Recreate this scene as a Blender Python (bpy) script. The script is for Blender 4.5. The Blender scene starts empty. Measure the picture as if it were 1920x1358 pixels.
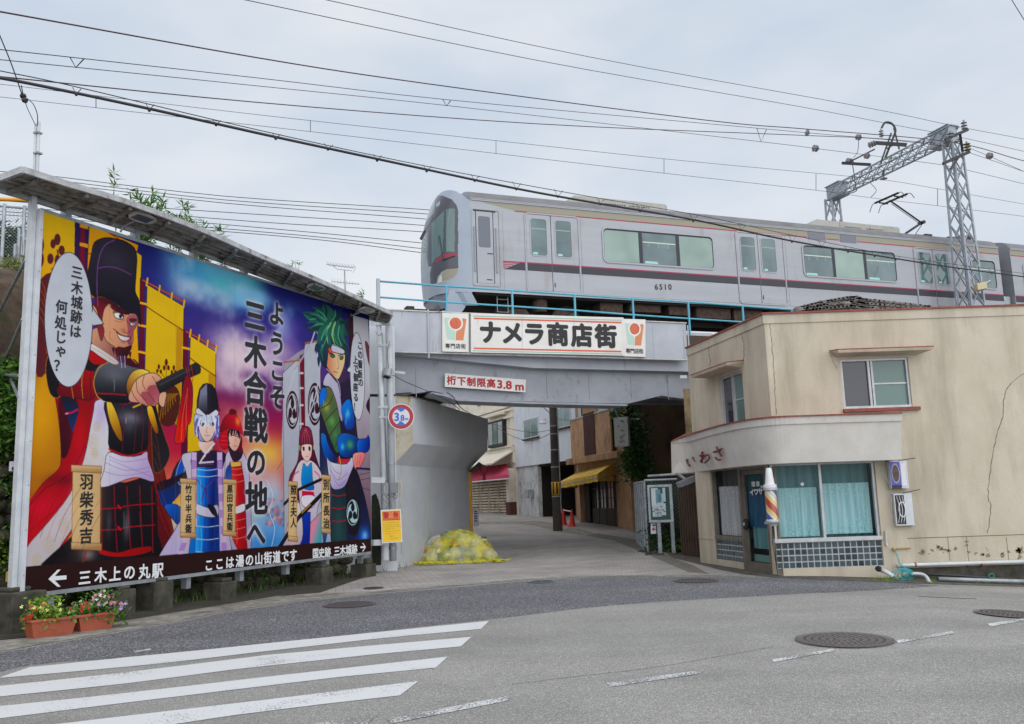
import bpy,math,random
import numpy as np
from mathutils import Vector,Matrix,geometry,noise
random.seed(7); RNG = np.random.default_rng(7)
S = bpy.context.scene
COL = S.collection
# ------------------------------------------------------------------ camera
FPX,CX,CY,EYE = 1650.0,960.0,679.0,1.6
cam = bpy.data.cameras.new('camera'); camo = bpy.data.objects.new('camera',cam); COL.objects.link(camo)
cam.sensor_width = 36; cam.lens = FPX / 1920 * 36; cam.clip_end = 3000; cam.clip_start = 0.05
CM = (Matrix.Rotation(math.pi/2 + math.radians(8.82),4,'X') @ Matrix.Rotation(math.radians(-1.9),4,'Z')).to_3x3()
camo.matrix_world = Matrix.Translation((0,0,EYE)) @ CM.to_4x4()
S.camera = camo
EYEV = Vector((0,0,EYE))
# ------------------------------------------------------------------ world: overcast sky
W = bpy.data.worlds.new("World"); S.world = W; W.use_nodes = True
nt = W.node_tree; N = nt.nodes; L = nt.links
bg = N['Background']
sky = N.new('ShaderNodeTexSky'); sky.sky_type = 'NISHITA'; sky.sun_disc = False
SUN_EL,SUN_ROT = math.radians(42),math.radians(158)
sky.sun_elevation = SUN_EL; sky.sun_rotation = SUN_ROT
tc = N.new('ShaderNodeTexCoord'); mp = N.new('ShaderNodeMapping'); mp.inputs['Scale'].default_value = (1.3,1.0,3.2)
L.new(tc.outputs['Generated'],mp.inputs['Vector'])
n1 = N.new('ShaderNodeTexNoise'); n1.inputs['Scale'].default_value = 1.7; n1.inputs['Detail'].default_value = 5; n1.inputs['Roughness'].default_value = .5
L.new(mp.outputs[0],n1.inputs['Vector'])
r1 = N.new('ShaderNodeValToRGB'); L.new(n1.outputs[0],r1.inputs[0])
r1.color_ramp.elements[0].position = .36; r1.color_ramp.elements[0].color = (5.1,5.9,6.95,1)
r1.color_ramp.elements[1].position = .66; r1.color_ramp.elements[1].color = (7.35,7.6,7.95,1)
mx = N.new('ShaderNodeMixRGB'); mx.inputs[0].default_value = .93
L.new(sky.outputs[0],mx.inputs[1]); L.new(r1.outputs[0],mx.inputs[2]); L.new(mx.outputs[0],bg.inputs[0])
bg.inputs[1].default_value = 0.071
# ------------------------------------------------------------------ sun (veiled)
sl = bpy.data.lights.new('sun','SUN'); sl.energy = 1.5; sl.angle = math.radians(110); sl.color = (1,.988,.97)
so = bpy.data.objects.new('sun',sl); COL.objects.link(so)
# sun stands behind the camera's right shoulder
sd = Vector((math.sin(SUN_ROT) * math.cos(SUN_EL),math.cos(SUN_ROT) * math.cos(SUN_EL),math.sin(SUN_EL)))
so.rotation_euler = sd.to_track_quat('Z','Y').to_euler()
S.view_settings.view_transform = 'Standard'; S.view_settings.look = 'None'; S.view_settings.exposure = 0.70
S.view_settings.gamma = 1
S.cycles.max_bounces = 6; S.cycles.transparent_max_bounces = 24
# ------------------------------------------------------------------ measuring: a pixel of the 1920 x 1358 photograph as a ray
def ray(px,py): return CM @ Vector(((px-CX)/FPX,-(py-CY)/FPX,-1))
def P(px,py,D): d = ray(px,py); return EYEV + d * (D / d.y)
def ZP(px,py,z): d = ray(px,py); return EYEV + d * ((z-EYE) / d.z)
def proj(v): q = CM.transposed() @ (Vector(v)-EYEV); return (CX + FPX*q.x/-q.z,CY - FPX*q.y/-q.z)
def ramp(t,w): # smooth ramp: 0 below 0, slope 1 past w
    return 0 if t <= 0 else (t*t/(2*w) if t < w else t - w/2)
def gh(x,y):
    return .032*ramp(y-22,3) - .062*ramp(x-4.2,2) * max(0,min(1,(30-y)/8)) + .03*ramp(-x-3.2,2)*max(0,min(1,(30-y)/8))
def G(px,py,dz=0):
    d = ray(px,py); f = lambda t: EYE+d.z*t-gh(d.x*t,d.y*t)-dz; t = 2
    while t < 120 and f(t) > 0: t += .2
    a,b = t-.2,t
    for _ in range(30): m = (a+b)/2; a,b = (m,b) if f(m) > 0 else (a,m)
    return EYEV+d*a
class PL:
    """a vertical plane through two plan points"""
    def __init__(s,a,b):
        s.o = Vector((a[0],a[1],0)); s.u = Vector((b[0]-a[0],b[1]-a[1],0)); s.L = s.u.length; s.u.normalize()
        s.n = Vector((s.u.y,-s.u.x,0)); s.z = Vector((0,0,1))
        if s.n.y > 0 and abs(s.n.y) > .2: s.n = -s.n
    def hit(s,px,py,off=0):
        d = ray(px,py); o = s.o + s.n*off
        return EYEV + d * ((o-EYEV).dot(s.n) / d.dot(s.n))
    def sz(s,px,py,off=0): h = s.hit(px,py,off); return (h-s.o).dot(s.u),h.z
    def at(s,u,z,off=0): return s.o + s.u*u + s.z*z + s.n*off
# ------------------------------------------------------------------ materials
def lin(c):
    if max(c) > 1.001: c = [v/255 for v in c]
    return [((v+.055)/1.055)**2.4 if v > .04045 else v/12.92 for v in c[:3]]
MATS = {}
def mat(name,c,rough=.6,c2=None,ns=3.,nd=4,metal=0,bump=0,bs=40,vor=None,spec=.5,lo=.35,hi=.65,stretch=None,alpha=1,trans=0,coat=0,raw=False,dirt=None,ds=1.3,dlo=.5,dhi=.75,dstretch=None):
    if name in MATS: return MATS[name]
    m = bpy.data.materials.new(name); m.use_nodes = True; MATS[name] = m
    T = m.node_tree; n = T.nodes; b = n['Principled BSDF']
    cc = lin(c) if not raw else c
    b.inputs['Roughness'].default_value = rough; b.inputs['Metallic'].default_value = metal
    b.inputs['Specular IOR Level'].default_value = spec
    b.inputs['Base Color'].default_value = (*cc,1)
    b.inputs['Transmission Weight'].default_value = trans; b.inputs['Alpha'].default_value = alpha
    if coat: b.inputs['Coat Weight'].default_value = coat
    g = n.new('ShaderNodeNewGeometry')
    def vec(st):
        if st is None: return g.outputs['Position']
        q = n.new('ShaderNodeMapping'); q.inputs['Scale'].default_value = st; T.links.new(g.outputs['Position'],q.inputs[0]); return q.outputs[0]
    last = None
    if c2 is not None:
        no = n.new('ShaderNodeTexNoise'); no.inputs['Scale'].default_value = ns; no.inputs['Detail'].default_value = nd; no.inputs['Roughness'].default_value = .6
        T.links.new(vec(stretch),no.inputs['Vector'])
        r = n.new('ShaderNodeValToRGB'); T.links.new(no.outputs[0],r.inputs[0])
        r.color_ramp.elements[0].position = lo; r.color_ramp.elements[0].color = (*cc,1)
        r.color_ramp.elements[1].position = hi; r.color_ramp.elements[1].color = (*(lin(c2) if not raw else c2),1)
        last = r.outputs[0]
    if dirt is not None:
        no = n.new('ShaderNodeTexNoise'); no.inputs['Scale'].default_value = ds; no.inputs['Detail'].default_value = 7; no.inputs['Roughness'].default_value = .65
        T.links.new(vec(dstretch),no.inputs['Vector'])
        r = n.new('ShaderNodeValToRGB'); T.links.new(no.outputs[0],r.inputs[0])
        r.color_ramp.elements[0].position = dlo; r.color_ramp.elements[0].color = (0,0,0,1)
        r.color_ramp.elements[1].position = dhi; r.color_ramp.elements[1].color = (1,1,1,1)
        x = n.new('ShaderNodeMixRGB'); T.links.new(r.outputs[0],x.inputs[0])
        x.inputs[1].default_value = (*cc,1); x.inputs[2].default_value = (*lin(dirt),1)
        if last: T.links.new(last,x.inputs[1])
        last = x.outputs[0]
    if last: T.links.new(last,b.inputs['Base Color'])
    if bump:
        no = n.new('ShaderNodeTexNoise'); no.inputs['Scale'].default_value = bs; no.inputs['Detail'].default_value = 4
        T.links.new(g.outputs['Position'],no.inputs['Vector'])
        bp = n.new('ShaderNodeBump'); bp.inputs['Strength'].default_value = bump; bp.inputs['Distance'].default_value = .01
        T.links.new(no.outputs[0],bp.inputs['Height']); T.links.new(bp.outputs[0],b.inputs['Normal'])
    return m
def asphalt(name,base,grain,dark,scale,gpos,patch):
    m = bpy.data.materials.new(name); m.use_nodes = True; T = m.node_tree; n = T.nodes; b = n['Principled BSDF']
    b.inputs['Roughness'].default_value = .88; g = n.new('ShaderNodeNewGeometry')
    v = n.new('ShaderNodeTexVoronoi'); v.inputs['Scale'].default_value = scale; T.links.new(g.outputs['Position'],v.inputs['Vector'])
    sp = n.new('ShaderNodeSeparateColor'); T.links.new(v.outputs['Color'],sp.inputs[0])
    r = n.new('ShaderNodeValToRGB'); T.links.new(sp.outputs[0],r.inputs[0]); e = r.color_ramp.elements
    e[0].position = 0; e[0].color = (*lin(dark),1); e[1].position = 1; e[1].color = (*lin(grain),1)
    for p_,c_ in ((.3,base),(gpos,base)):
        q = e.new(p_); q.color = (*lin(c_),1)
    no = n.new('ShaderNodeTexNoise'); no.inputs['Scale'].default_value = .8; no.inputs['Detail'].default_value = 8; no.inputs['Roughness'].default_value = .6
    T.links.new(g.outputs['Position'],no.inputs['Vector'])
    r2 = n.new('ShaderNodeValToRGB'); T.links.new(no.outputs[0],r2.inputs[0]); r2.color_ramp.elements[0].position = .35; r2.color_ramp.elements[1].position = .68
    r2.color_ramp.elements[0].color = (*[1-patch]*3,1); r2.color_ramp.elements[1].color = (*[1+patch]*3,1)
    # tyre-polished bands and faint stains, stretched along the road
    mp_ = n.new('ShaderNodeMapping'); mp_.inputs['Rotation'].default_value = (0,0,math.radians(-20)); mp_.inputs['Scale'].default_value = (.08,.55,1)
    T.links.new(g.outputs['Position'],mp_.inputs[0])
    n3 = n.new('ShaderNodeTexNoise'); n3.inputs['Scale'].default_value = 1.6; n3.inputs['Detail'].default_value = 3; T.links.new(mp_.outputs[0],n3.inputs['Vector'])
    r3 = n.new('ShaderNodeValToRGB'); T.links.new(n3.outputs[0],r3.inputs[0]); r3.color_ramp.elements[0].position = .4; r3.color_ramp.elements[1].position = .62
    r3.color_ramp.elements[0].color = (.9,.9,.91,1); r3.color_ramp.elements[1].color = (1.05,1.05,1.04,1)
    a = n.new('ShaderNodeMixRGB'); a.blend_type = 'MULTIPLY'; a.inputs[0].default_value = 1; T.links.new(r.outputs[0],a.inputs[1]); T.links.new(r2.outputs[0],a.inputs[2])
    c = n.new('ShaderNodeMixRGB'); c.blend_type = 'MULTIPLY'; c.inputs[0].default_value = 1; T.links.new(a.outputs[0],c.inputs[1]); T.links.new(r3.outputs[0],c.inputs[2])
    T.links.new(c.outputs[0],b.inputs['Base Color'])
    bp = n.new('ShaderNodeBump'); bp.inputs['Strength'].default_value = .5; bp.inputs['Distance'].default_value = .006
    T.links.new(v.outputs['Distance'],bp.inputs['Height']); T.links.new(bp.outputs[0],b.inputs['Normal'])
    MATS[name] = m; return m
def glass(name,c,rough=.08,spec=.6):
    return mat(name,c,rough=rough,spec=spec,coat=.3)
# ------------------------------------------------------------------ mesh builder
class MB:
    def __init__(s): s.v = []; s.f = []; s.sm = False
    def poly(s,pts):
        k = len(s.v); s.v += [Vector(p) for p in pts]; s.f.append(tuple(range(k,k+len(pts)))); return s
    def concave(s,pts):
        pts = [Vector(p) for p in pts]; k = len(s.v); s.v += pts
        for t in geometry.tessellate_polygon([pts]): s.f.append(tuple(k+i for i in t))
        return s
    def slab(s,pts,off,conc=False):
        pts = [Vector(p) for p in pts]; off = Vector(off); b = [p+off for p in pts]
        if conc: s.concave(pts); s.concave(b)
        else: s.poly(pts); s.poly(b[::-1])
        n = len(pts)
        for i in range(n): s.poly([pts[i],pts[(i+1) % n],b[(i+1) % n],b[i]])
        return s
    def box(s,c,ax,ay,az):
        """centre and three half-axis vectors"""
        c = Vector(c); ax = Vector(ax); ay = Vector(ay); az = Vector(az); k = len(s.v)
        for i in (-1,1):
            for j in (-1,1):
                for q in (-1,1): s.v.append(c+ax*i+ay*j+az*q)
        for f in ((0,1,3,2),(4,6,7,5),(0,4,5,1),(2,3,7,6),(0,2,6,4),(1,5,7,3)): s.f.append(tuple(k+i for i in f))
        return s
    def abox(s,x0,x1,y0,y1,z0,z1): return s.box(((x0+x1)/2,(y0+y1)/2,(z0+z1)/2),((x1-x0)/2,0,0),(0,(y1-y0)/2,0),(0,0,(z1-z0)/2))
    def pbox(s,pl,u0,u1,z0,z1,o0,o1):
        """box in a wall plane's frame"""
        return s.box(pl.at((u0+u1)/2,(z0+z1)/2,(o0+o1)/2),pl.u*((u1-u0)/2),pl.n*((o1-o0)/2),Vector((0,0,(z1-z0)/2)))
    def tube(s,pts,r,seg=8,cap=True,r2=None):
        pts = [Vector(p) for p in pts]; n = len(pts); k0 = len(s.v); prev = None
        for i,p in enumerate(pts):
            t = (pts[min(i+1,n-1)] - pts[max(i-1,0)]).normalized()
            if prev is None: a = t.orthogonal().normalized()
            else:
                a = prev - t*prev.dot(t); a = a.normalized() if a.length > 1e-6 else t.orthogonal().normalized()
            prev = a; b = t.cross(a); rr = r if r2 is None else r + (r2-r)*i/max(1,n-1)
            for j in range(seg):
                w = 2*math.pi*j/seg; s.v.append(p + a*math.cos(w)*rr + b*math.sin(w)*rr)
        for i in range(n-1):
            for j in range(seg):
                q = k0+i*seg; s.f.append((q+j,q+(j+1) % seg,q+seg+(j+1) % seg,q+seg+j))
        if cap:
            s.f.append(tuple(k0+j for j in range(seg))[::-1]); s.f.append(tuple(k0+(n-1)*seg+j for j in range(seg)))
        return s
    def bar(s,a,b,w,h=None,up=(0,0,1)):
        a = Vector(a); b = Vector(b); h = h or w; t = (b-a); l = t.length; t.normalize(); up = Vector(up)
        x = t.cross(up); x = x.normalized() if x.length > 1e-4 else t.orthogonal().normalized(); y = x.cross(t)
        return s.box((a+b)/2,t*(l/2),x*(w/2),y*(h/2))
    def lathe(s,c,prof,seg=20,axis=(0,0,1)):
        c = Vector(c); az = Vector(axis).normalized(); ax = az.orthogonal().normalized(); ay = az.cross(ax); k = len(s.v)
        for (r,z) in prof:
            for j in range(seg):
                w = 2*math.pi*j/seg; s.v.append(c + az*z + ax*(r*math.cos(w)) + ay*(r*math.sin(w)))
        for i in range(len(prof)-1):
            for j in range(seg): q = k+i*seg; s.f.append((q+j,q+(j+1) % seg,q+seg+(j+1) % seg,q+seg+j))
        s.f.append(tuple(k+j for j in range(seg))[::-1]); s.f.append(tuple(k+(len(prof)-1)*seg+j for j in range(seg)))
        return s
    def rock(s,c,rx,ry,rz,seed,ru=None):
        r_ = random.Random(seed); c = Vector(c); k = len(s.v); t = (1+5**.5)/2
        ic = [(-1,t,0),(1,t,0),(-1,-t,0),(1,-t,0),(0,-1,t),(0,1,t),(0,-1,-t),(0,1,-t),(t,0,-1),(t,0,1),(-t,0,-1),(-t,0,1)]
        fs = [(0,11,5),(0,5,1),(0,1,7),(0,7,10),(0,10,11),(1,5,9),(5,11,4),(11,10,2),(10,7,6),(7,1,8),(3,9,4),(3,4,2),(3,2,6),(3,6,8),(3,8,9),(4,9,5),(2,4,11),(6,2,10),(8,6,7),(9,8,1)]
        vs = [Vector(v).normalized() for v in ic]; mid = {}
        nf = []
        def m_(a,b):
            q = (min(a,b),max(a,b))
            if q not in mid: vs.append((vs[a]+vs[b]).normalized()); mid[q] = len(vs)-1
            return mid[q]
        for a,b,d in fs:
            e,f,g = m_(a,b),m_(b,d),m_(d,a); nf += [(a,e,g),(b,f,e),(d,g,f),(e,f,g)]
        an = r_.random()*6.28
        for v in vs:
            w = 1+.28*noise.noise(v*1.3+Vector((seed*3.7,seed*1.1,0)))+r_.uniform(-.06,.06)
            x,y,z = v.x*w*rx,v.y*w*ry,v.z*w*rz
            s.v.append(c+Vector((x*math.cos(an)-y*math.sin(an),x*math.sin(an)+y*math.cos(an),z)))
        s.f += [tuple(k+i for i in f) for f in nf]; return s
ROOTLOC = {}
def obj(name,mb,m,parent=None,smooth=False,bevel=0,label=None,cat=None,group=None,kind=None,autosm=False):
    me = bpy.data.meshes.new(name); base = Vector((0,0,0)); loc = Vector((0,0,0))
    if parent is not None: base = ROOTLOC[parent.name]
    elif kind != 'structure' and len(mb.v):
        xs = [v.x for v in mb.v]; ys = [v.y for v in mb.v]; zs = [v.z for v in mb.v]
        base = Vector(((min(xs)+max(xs))/2,(min(ys)+max(ys))/2,min(zs))); loc = base
    me.from_pydata([tuple(v-base) for v in mb.v],[],mb.f)
    for mm in (m if isinstance(m,(list,tuple)) else [m]): me.materials.append(mm)
    if smooth or mb.sm:
        me.polygons.foreach_set('use_smooth',[True]*len(me.polygons))
    o = bpy.data.objects.new(name,me); COL.objects.link(o); o.location = loc
    if parent is not None: o.parent = parent
    ROOTLOC[o.name] = base
    if bevel:
        b = o.modifiers.new('bevel','BEVEL'); b.width = bevel; b.segments = 2; b.limit_method = 'ANGLE'
    if autosm:
        me.polygons.foreach_set('use_smooth',[True]*len(me.polygons)); me.set_sharp_from_angle(angle=math.radians(35))
    tag(o,label,cat,group,kind); return o
def tag(o,label=None,cat=None,group=None,kind=None):
    if label: o['label'] = label
    if cat: o['category'] = cat
    if group: o['group'] = group
    if kind: o['kind'] = kind
    return o
def thing(name,loc,label,cat,group=None):
    o = bpy.data.objects.new(name,None); COL.objects.link(o); o.location = loc; ROOTLOC[o.name] = Vector(loc); o.empty_display_size = .1
    return tag(o,label,cat,group)
def dup(o,loc,rz=0,label=None,parent=None):
    c = o.copy(); COL.objects.link(c)
    if parent is None: c.location = loc; c.rotation_euler = (0,0,rz); ROOTLOC[c.name] = Vector(loc)
    else: c.parent = parent
    if label: c['label'] = label
    for ch in o.children: dup(ch,None,0,None,c)
    return c
# ------------------------------------------------------------------ lettering on a plane
def text_tris(ch):
    cu = bpy.data.curves.new('lettering','FONT'); cu.body = ch; cu.size = 1; cu.resolution_u = 5
    ob = bpy.data.objects.new('lettering',cu); COL.objects.link(ob)
    dg = bpy.context.evaluated_depsgraph_get(); dg.update()
    me = bpy.data.meshes.new_from_object(ob.evaluated_get(dg))
    v = [(p.co.x,p.co.y) for p in me.vertices]; f = [tuple(q.vertices) for q in me.polygons]
    bpy.data.objects.remove(ob); bpy.data.curves.remove(cu); bpy.data.meshes.remove(me)
    return v,f
GLY = {}
def glyph(ch):
    if ch not in GLY:
        v,f = text_tris(ch); xs = [p[0] for p in v]
        full = ord(ch) > 0x2000
        cx = .5 if full else (min(xs)+max(xs))/2
        GLY[ch] = ([(x-cx,y-.38 if full else y-.36) for x,y in v],f)
    return GLY[ch]
def put_char(mb,pl,ch,px,py,hpx,bold=0,off=.01,wfac=1,shear=0):
    """glyph centred on the point of the plane seen at px,py; hpx: em height in photo pixels; bold in em"""
    v,f = glyph(ch); c = pl.hit(px,py); h = hpx*c.y/FPX
    du = 1 if (proj(c+pl.u*.1)[0] > proj(c)[0]) else -1
    offs = [(0,0)] + ([(bold*math.cos(a),bold*math.sin(a)) for a in [i*math.pi/4 for i in range(8)]] if bold else [])
    if bold > .035: offs += [(bold*.5*math.cos(a),bold*.5*math.sin(a)) for a in [i*math.pi/2+.4 for i in range(4)]]
    for i,(ox,oy) in enumerate(offs):
        k = len(mb.v)
        for x,y in v: mb.v.append(c + pl.u*(du*((x+ox)*wfac+(y+oy)*shear)*h) + Vector((0,0,(y+oy)*h)) + pl.n*(off+i*.0004))
        mb.f += [tuple(k+j for j in q) for q in f]
def px_poly(pl,pts,off=0): return [pl.hit(x,y) + pl.n*off for x,y in pts]
def spline(pts,n=6,closed=True):
    m = len(pts); out = []
    rng = range(m) if closed else range(m-1)
    for i in rng:
        if closed: a,b,c,d = pts[(i-1) % m],pts[i],pts[(i+1) % m],pts[(i+2) % m]
        else: a,b,c,d = pts[max(i-1,0)],pts[i],pts[i+1],pts[min(i+2,m-1)]
        for k in range(n):
            t = k/n
            out.append(tuple(.5*((2*b[j])+(-a[j]+c[j])*t+(2*a[j]-5*b[j]+4*c[j]-d[j])*t*t+(-a[j]+3*b[j]-3*c[j]+d[j])*t**3) for j in range(len(b))))
    if not closed: out.append(tuple(pts[-1]))
    return out
# wall with real openings
def wall(mb,pl,u0,u1,z0,z1,holes,depth=.12,th=.2,off=0):
    us = sorted({u0,u1,*[h[0] for h in holes],*[h[1] for h in holes]}); zs = sorted({z0,z1,*[h[2] for h in holes],*[h[3] for h in holes]})
    us = [u for u in us if u0 <= u <= u1]; zs = [z for z in zs if z0 <= z <= z1]
    for i in range(len(us)-1):
        for j in range(len(zs)-1):
            um,zm = (us[i]+us[i+1])/2,(zs[j]+zs[j+1])/2
            if any(h[0] < um < h[1] and h[2] < zm < h[3] for h in holes): continue
            mb.poly([pl.at(us[i],zs[j],off),pl.at(us[i+1],zs[j],off),pl.at(us[i+1],zs[j+1],off),pl.at(us[i],zs[j+1],off)])
    for a,b,c,d in holes:
        for (p,q) in (((a,c),(b,c)),((b,c),(b,d)),((b,d),(a,d)),((a,d),(a,c))):
            mb.poly([pl.at(*p,off),pl.at(*q,off),pl.at(*q,off-depth),pl.at(*p,off-depth)])
# ------------------------------------------------------------------ palette
M_white = mat('white_painted_steel',(205,208,212),.45,c2=(186,190,196),ns=4,dirt=(120,95,70),ds=3,dlo=.66,dhi=.8)
M_black = mat('black_rubber',(28,28,30),.6)
M_dark = mat('dark_metal',(52,50,52),.5,c2=(40,38,40))
M_galv = mat('galvanised_steel',(168,174,180),.4,c2=(140,146,152),ns=5,metal=.35)
M_conc = mat('weathered_concrete',(84,79,70),.9,c2=(50,48,42),ns=5,bump=.5,bs=30,dirt=(54,62,40),ds=3)
M_kerb = mat('concrete_kerb',(152,148,138),.9,c2=(122,118,108),ns=6,bump=.4,bs=60)
# ================================================================== THE SETTING
A_road = asphalt('worn_asphalt',(139,137,133),(188,186,181),(108,106,103),120,.74,.10)
A_new = asphalt('coarse_asphalt',(86,86,90),(168,168,171),(58,58,62),75,.66,.10)
def grid_axis(a,b,fine0,fine1,f,c):
    out = [a]; x = a
    while x < b:
        x += f if fine0 <= x <= fine1 else c
        out.append(min(x,b))
    return out
g = MB(); gx = grid_axis(-300,300,-14,16,.5,12); gy = grid_axis(-30,500,-2,60,.5,12)
for y in gy:
    for x in gx: g.v.append(Vector((x,y,gh(x,y))))
nx = len(gx)
for j in range(len(gy)-1):
    for i in range(nx-1): q = j*nx+i; g.f.append((q,q+1,q+nx+1,q+nx))
obj('road',g,A_road,kind='structure',smooth=True)
def sheet(name,pts3,m,lift,kind='structure',step=.35,sub=True,**kw):
    """drape a flat outline (plan points) over the ground, cut along a grid"""
    import bmesh
    bm = bmesh.new(); f = bm.faces.new([bm.verts.new((p[0],p[1],0)) for p in pts3])
    bmesh.ops.triangulate(bm,faces=[f])
    if sub:
        xs = [p[0] for p in pts3]; ys = [p[1] for p in pts3]
        for ax,lo,hi in ((0,min(xs),max(xs)),(1,min(ys),max(ys))):
            t = math.floor(lo/.5)*.5+.5
            while t < hi:
                bmesh.ops.bisect_plane(bm,geom=bm.verts[:]+bm.edges[:]+bm.faces[:],plane_co=[t if ax == 0 else 0,t if ax == 1 else 0,0],plane_no=[1 if ax == 0 else 0,1 if ax == 1 else 0,0])
                t += .5
    bmesh.ops.remove_doubles(bm,verts=bm.verts,dist=1e-4)
    bmesh.ops.recalc_face_normals(bm,faces=bm.faces)
    mb = MB(); bm.verts.ensure_lookup_table()
    for v in bm.verts: mb.v.append(Vector((v.co.x,v.co.y,gh(v.co.x,v.co.y)+lift)))
    for fc in bm.faces:
        ids = [v.index for v in fc.verts]
        mb.f.append(tuple(ids) if fc.normal.z > 0 else tuple(ids[::-1]))
    bm.free(); return obj(name,mb,m,kind=kind,**kw)
def gp(pts): return [tuple(G(x,y))[:2] for x,y in pts]
# newer, coarser patch of asphalt in front of the underpass
sheet('asphalt_patch',gp(spline([(-300,1330),(-60,1278),(60,1247),(250,1233),(460,1215),(700,1185),(960,1157),(1150,1135),(1400,1119),(1640,1107),(1760,1099)],3,False)
      + [(1700,1094),(1560,1086),(1400,1083),(1280,1082),(1120,1083),(985,1090),(860,1101),(700,1115),(560,1129),(430,1148),(330,1168),(200,1190),(60,1214),(-60,1235),(-300,1280)]),A_new,.002)
# brick paved side street under the bridge
def pavers(name,a,b,joint,bw,bh,rot):
    m = bpy.data.materials.new(name); m.use_nodes = True; T = m.node_tree; n = T.nodes; bs = n['Principled BSDF']; bs.inputs['Roughness'].default_value = .85
    g = n.new('ShaderNodeNewGeometry'); mp_ = n.new('ShaderNodeMapping'); mp_.inputs['Rotation'].default_value = (0,0,rot); T.links.new(g.outputs['Position'],mp_.inputs[0])
    br = n.new('ShaderNodeTexBrick'); T.links.new(mp_.outputs[0],br.inputs['Vector']); br.inputs['Scale'].default_value = 1
    br.inputs['Brick Width'].default_value = bw; br.inputs['Row Height'].default_value = bh; br.inputs['Mortar Size'].default_value = .007
    br.inputs['Color1'].default_value = (*lin(a),1); br.inputs['Color2'].default_value = (*lin(b),1); br.inputs['Mortar'].default_value = (*lin(joint),1)
    no = n.new('ShaderNodeTexNoise'); no.inputs['Scale'].default_value = .6; no.inputs['Detail'].default_value = 9; no.inputs['Roughness'].default_value = .65; T.links.new(g.outputs['Position'],no.inputs['Vector'])
    r2 = n.new('ShaderNodeValToRGB'); T.links.new(no.outputs[0],r2.inputs[0]); r2.color_ramp.elements[0].position = .35; r2.color_ramp.elements[1].position = .65
    r2.color_ramp.elements[0].color = (.74,.74,.76,1); r2.color_ramp.elements[1].color = (1.12,1.1,1.08,1)
    x = n.new('ShaderNodeMixRGB'); x.blend_type = 'MULTIPLY'; x.inputs[0].default_value = 1; T.links.new(br.outputs[0],x.inputs[1]); T.links.new(r2.outputs[0],x.inputs[2])
    T.links.new(x.outputs[0],bs.inputs['Base Color'])
    bp = n.new('ShaderNodeBump'); bp.inputs['Strength'].default_value = .4; bp.inputs['Distance'].default_value = .004; bp.invert = True
    T.links.new(br.outputs['Fac'],bp.inputs['Height']); T.links.new(bp.outputs[0],bs.inputs['Normal'])
    return m
M_pav = pavers('grey_pink_pavers',(172,167,162),(156,150,147),(118,113,110),.3,.15,math.radians(-12))
M_gut = mat('pale_concrete_strip',(158,154,144),.9,c2=(120,116,108),ns=7,bump=.4,bs=70,dirt=(92,88,80),ds=2.2,dlo=.45,dhi=.7)
st = [(985,1086),(860,1097),(700,1111),(560,1126),(620,1105),(690,1080),(740,1062)]
pav = gp([(560,1128),(700,1113),(860,1099),(985,1088),(1120,1081),(1280,1080),(1400,1081),(1470,1082),(1440,1078),(1340,1064),(1300,1052),(1250,1042)])
pav += [(4.5,27),(4.2,30),(4.0,34),(3.9,36),(2.5,40),(.5,46),(-2,54),(-8,60),(-9,50),(-5,42),(-3.2,34),(-2.9,28),(-3.2,24),(-3.6,21.5),(-3.9,19.5),(-4.6,18.2)]
sheet('side_street',pav,M_pav,.0035)
# concrete gutter strip along the asphalt, and the dirt verge under the billboard
gut = [(-300,1275),(-60,1233),(60,1212),(200,1188),(330,1166),(430,1146),(560,1127),(700,1113),(860,1099),(985,1088),(1120,1082),(1280,1081),(1400,1082)]
gutb = [(1400,1079.5),(1280,1079),(1120,1079.5),(985,1085.5),(860,1096),(700,1109),(600,1114),(520,1118),(430,1133),(330,1149),(200,1170),(60,1195),(-60,1215),(-300,1250)]
sheet('gutter',gp(gut+gutb),M_gut,.0055)
M_dirt = mat('dark_soil',(66,60,50),1,c2=(44,40,32),ns=8,bump=1,bs=25,dirt=(60,72,34),ds=2)
sheet('verge',gp([(60,1195),(200,1170),(330,1149),(430,1133),(520,1118),(600,1112),(640,1098),(700,1078),(740,1060)]) + [(-3.4,24),(-6,24),(-9,18),(-12,9),(-9,9)],M_dirt,.0075)
sheet('shop_apron',gp([(1250,1044),(1300,1056),(1345,1068),(1400,1079),(1460,1084),(1560,1088),(1700,1094),(1960,1102),(1960,1096),(1680,1085),(1460,1081),(1340,1062),(1260,1036)]),
      mat('dark_concrete_apron',(98,94,86),.9,c2=(66,62,56),ns=5,bump=.5,bs=40),.006)
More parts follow.
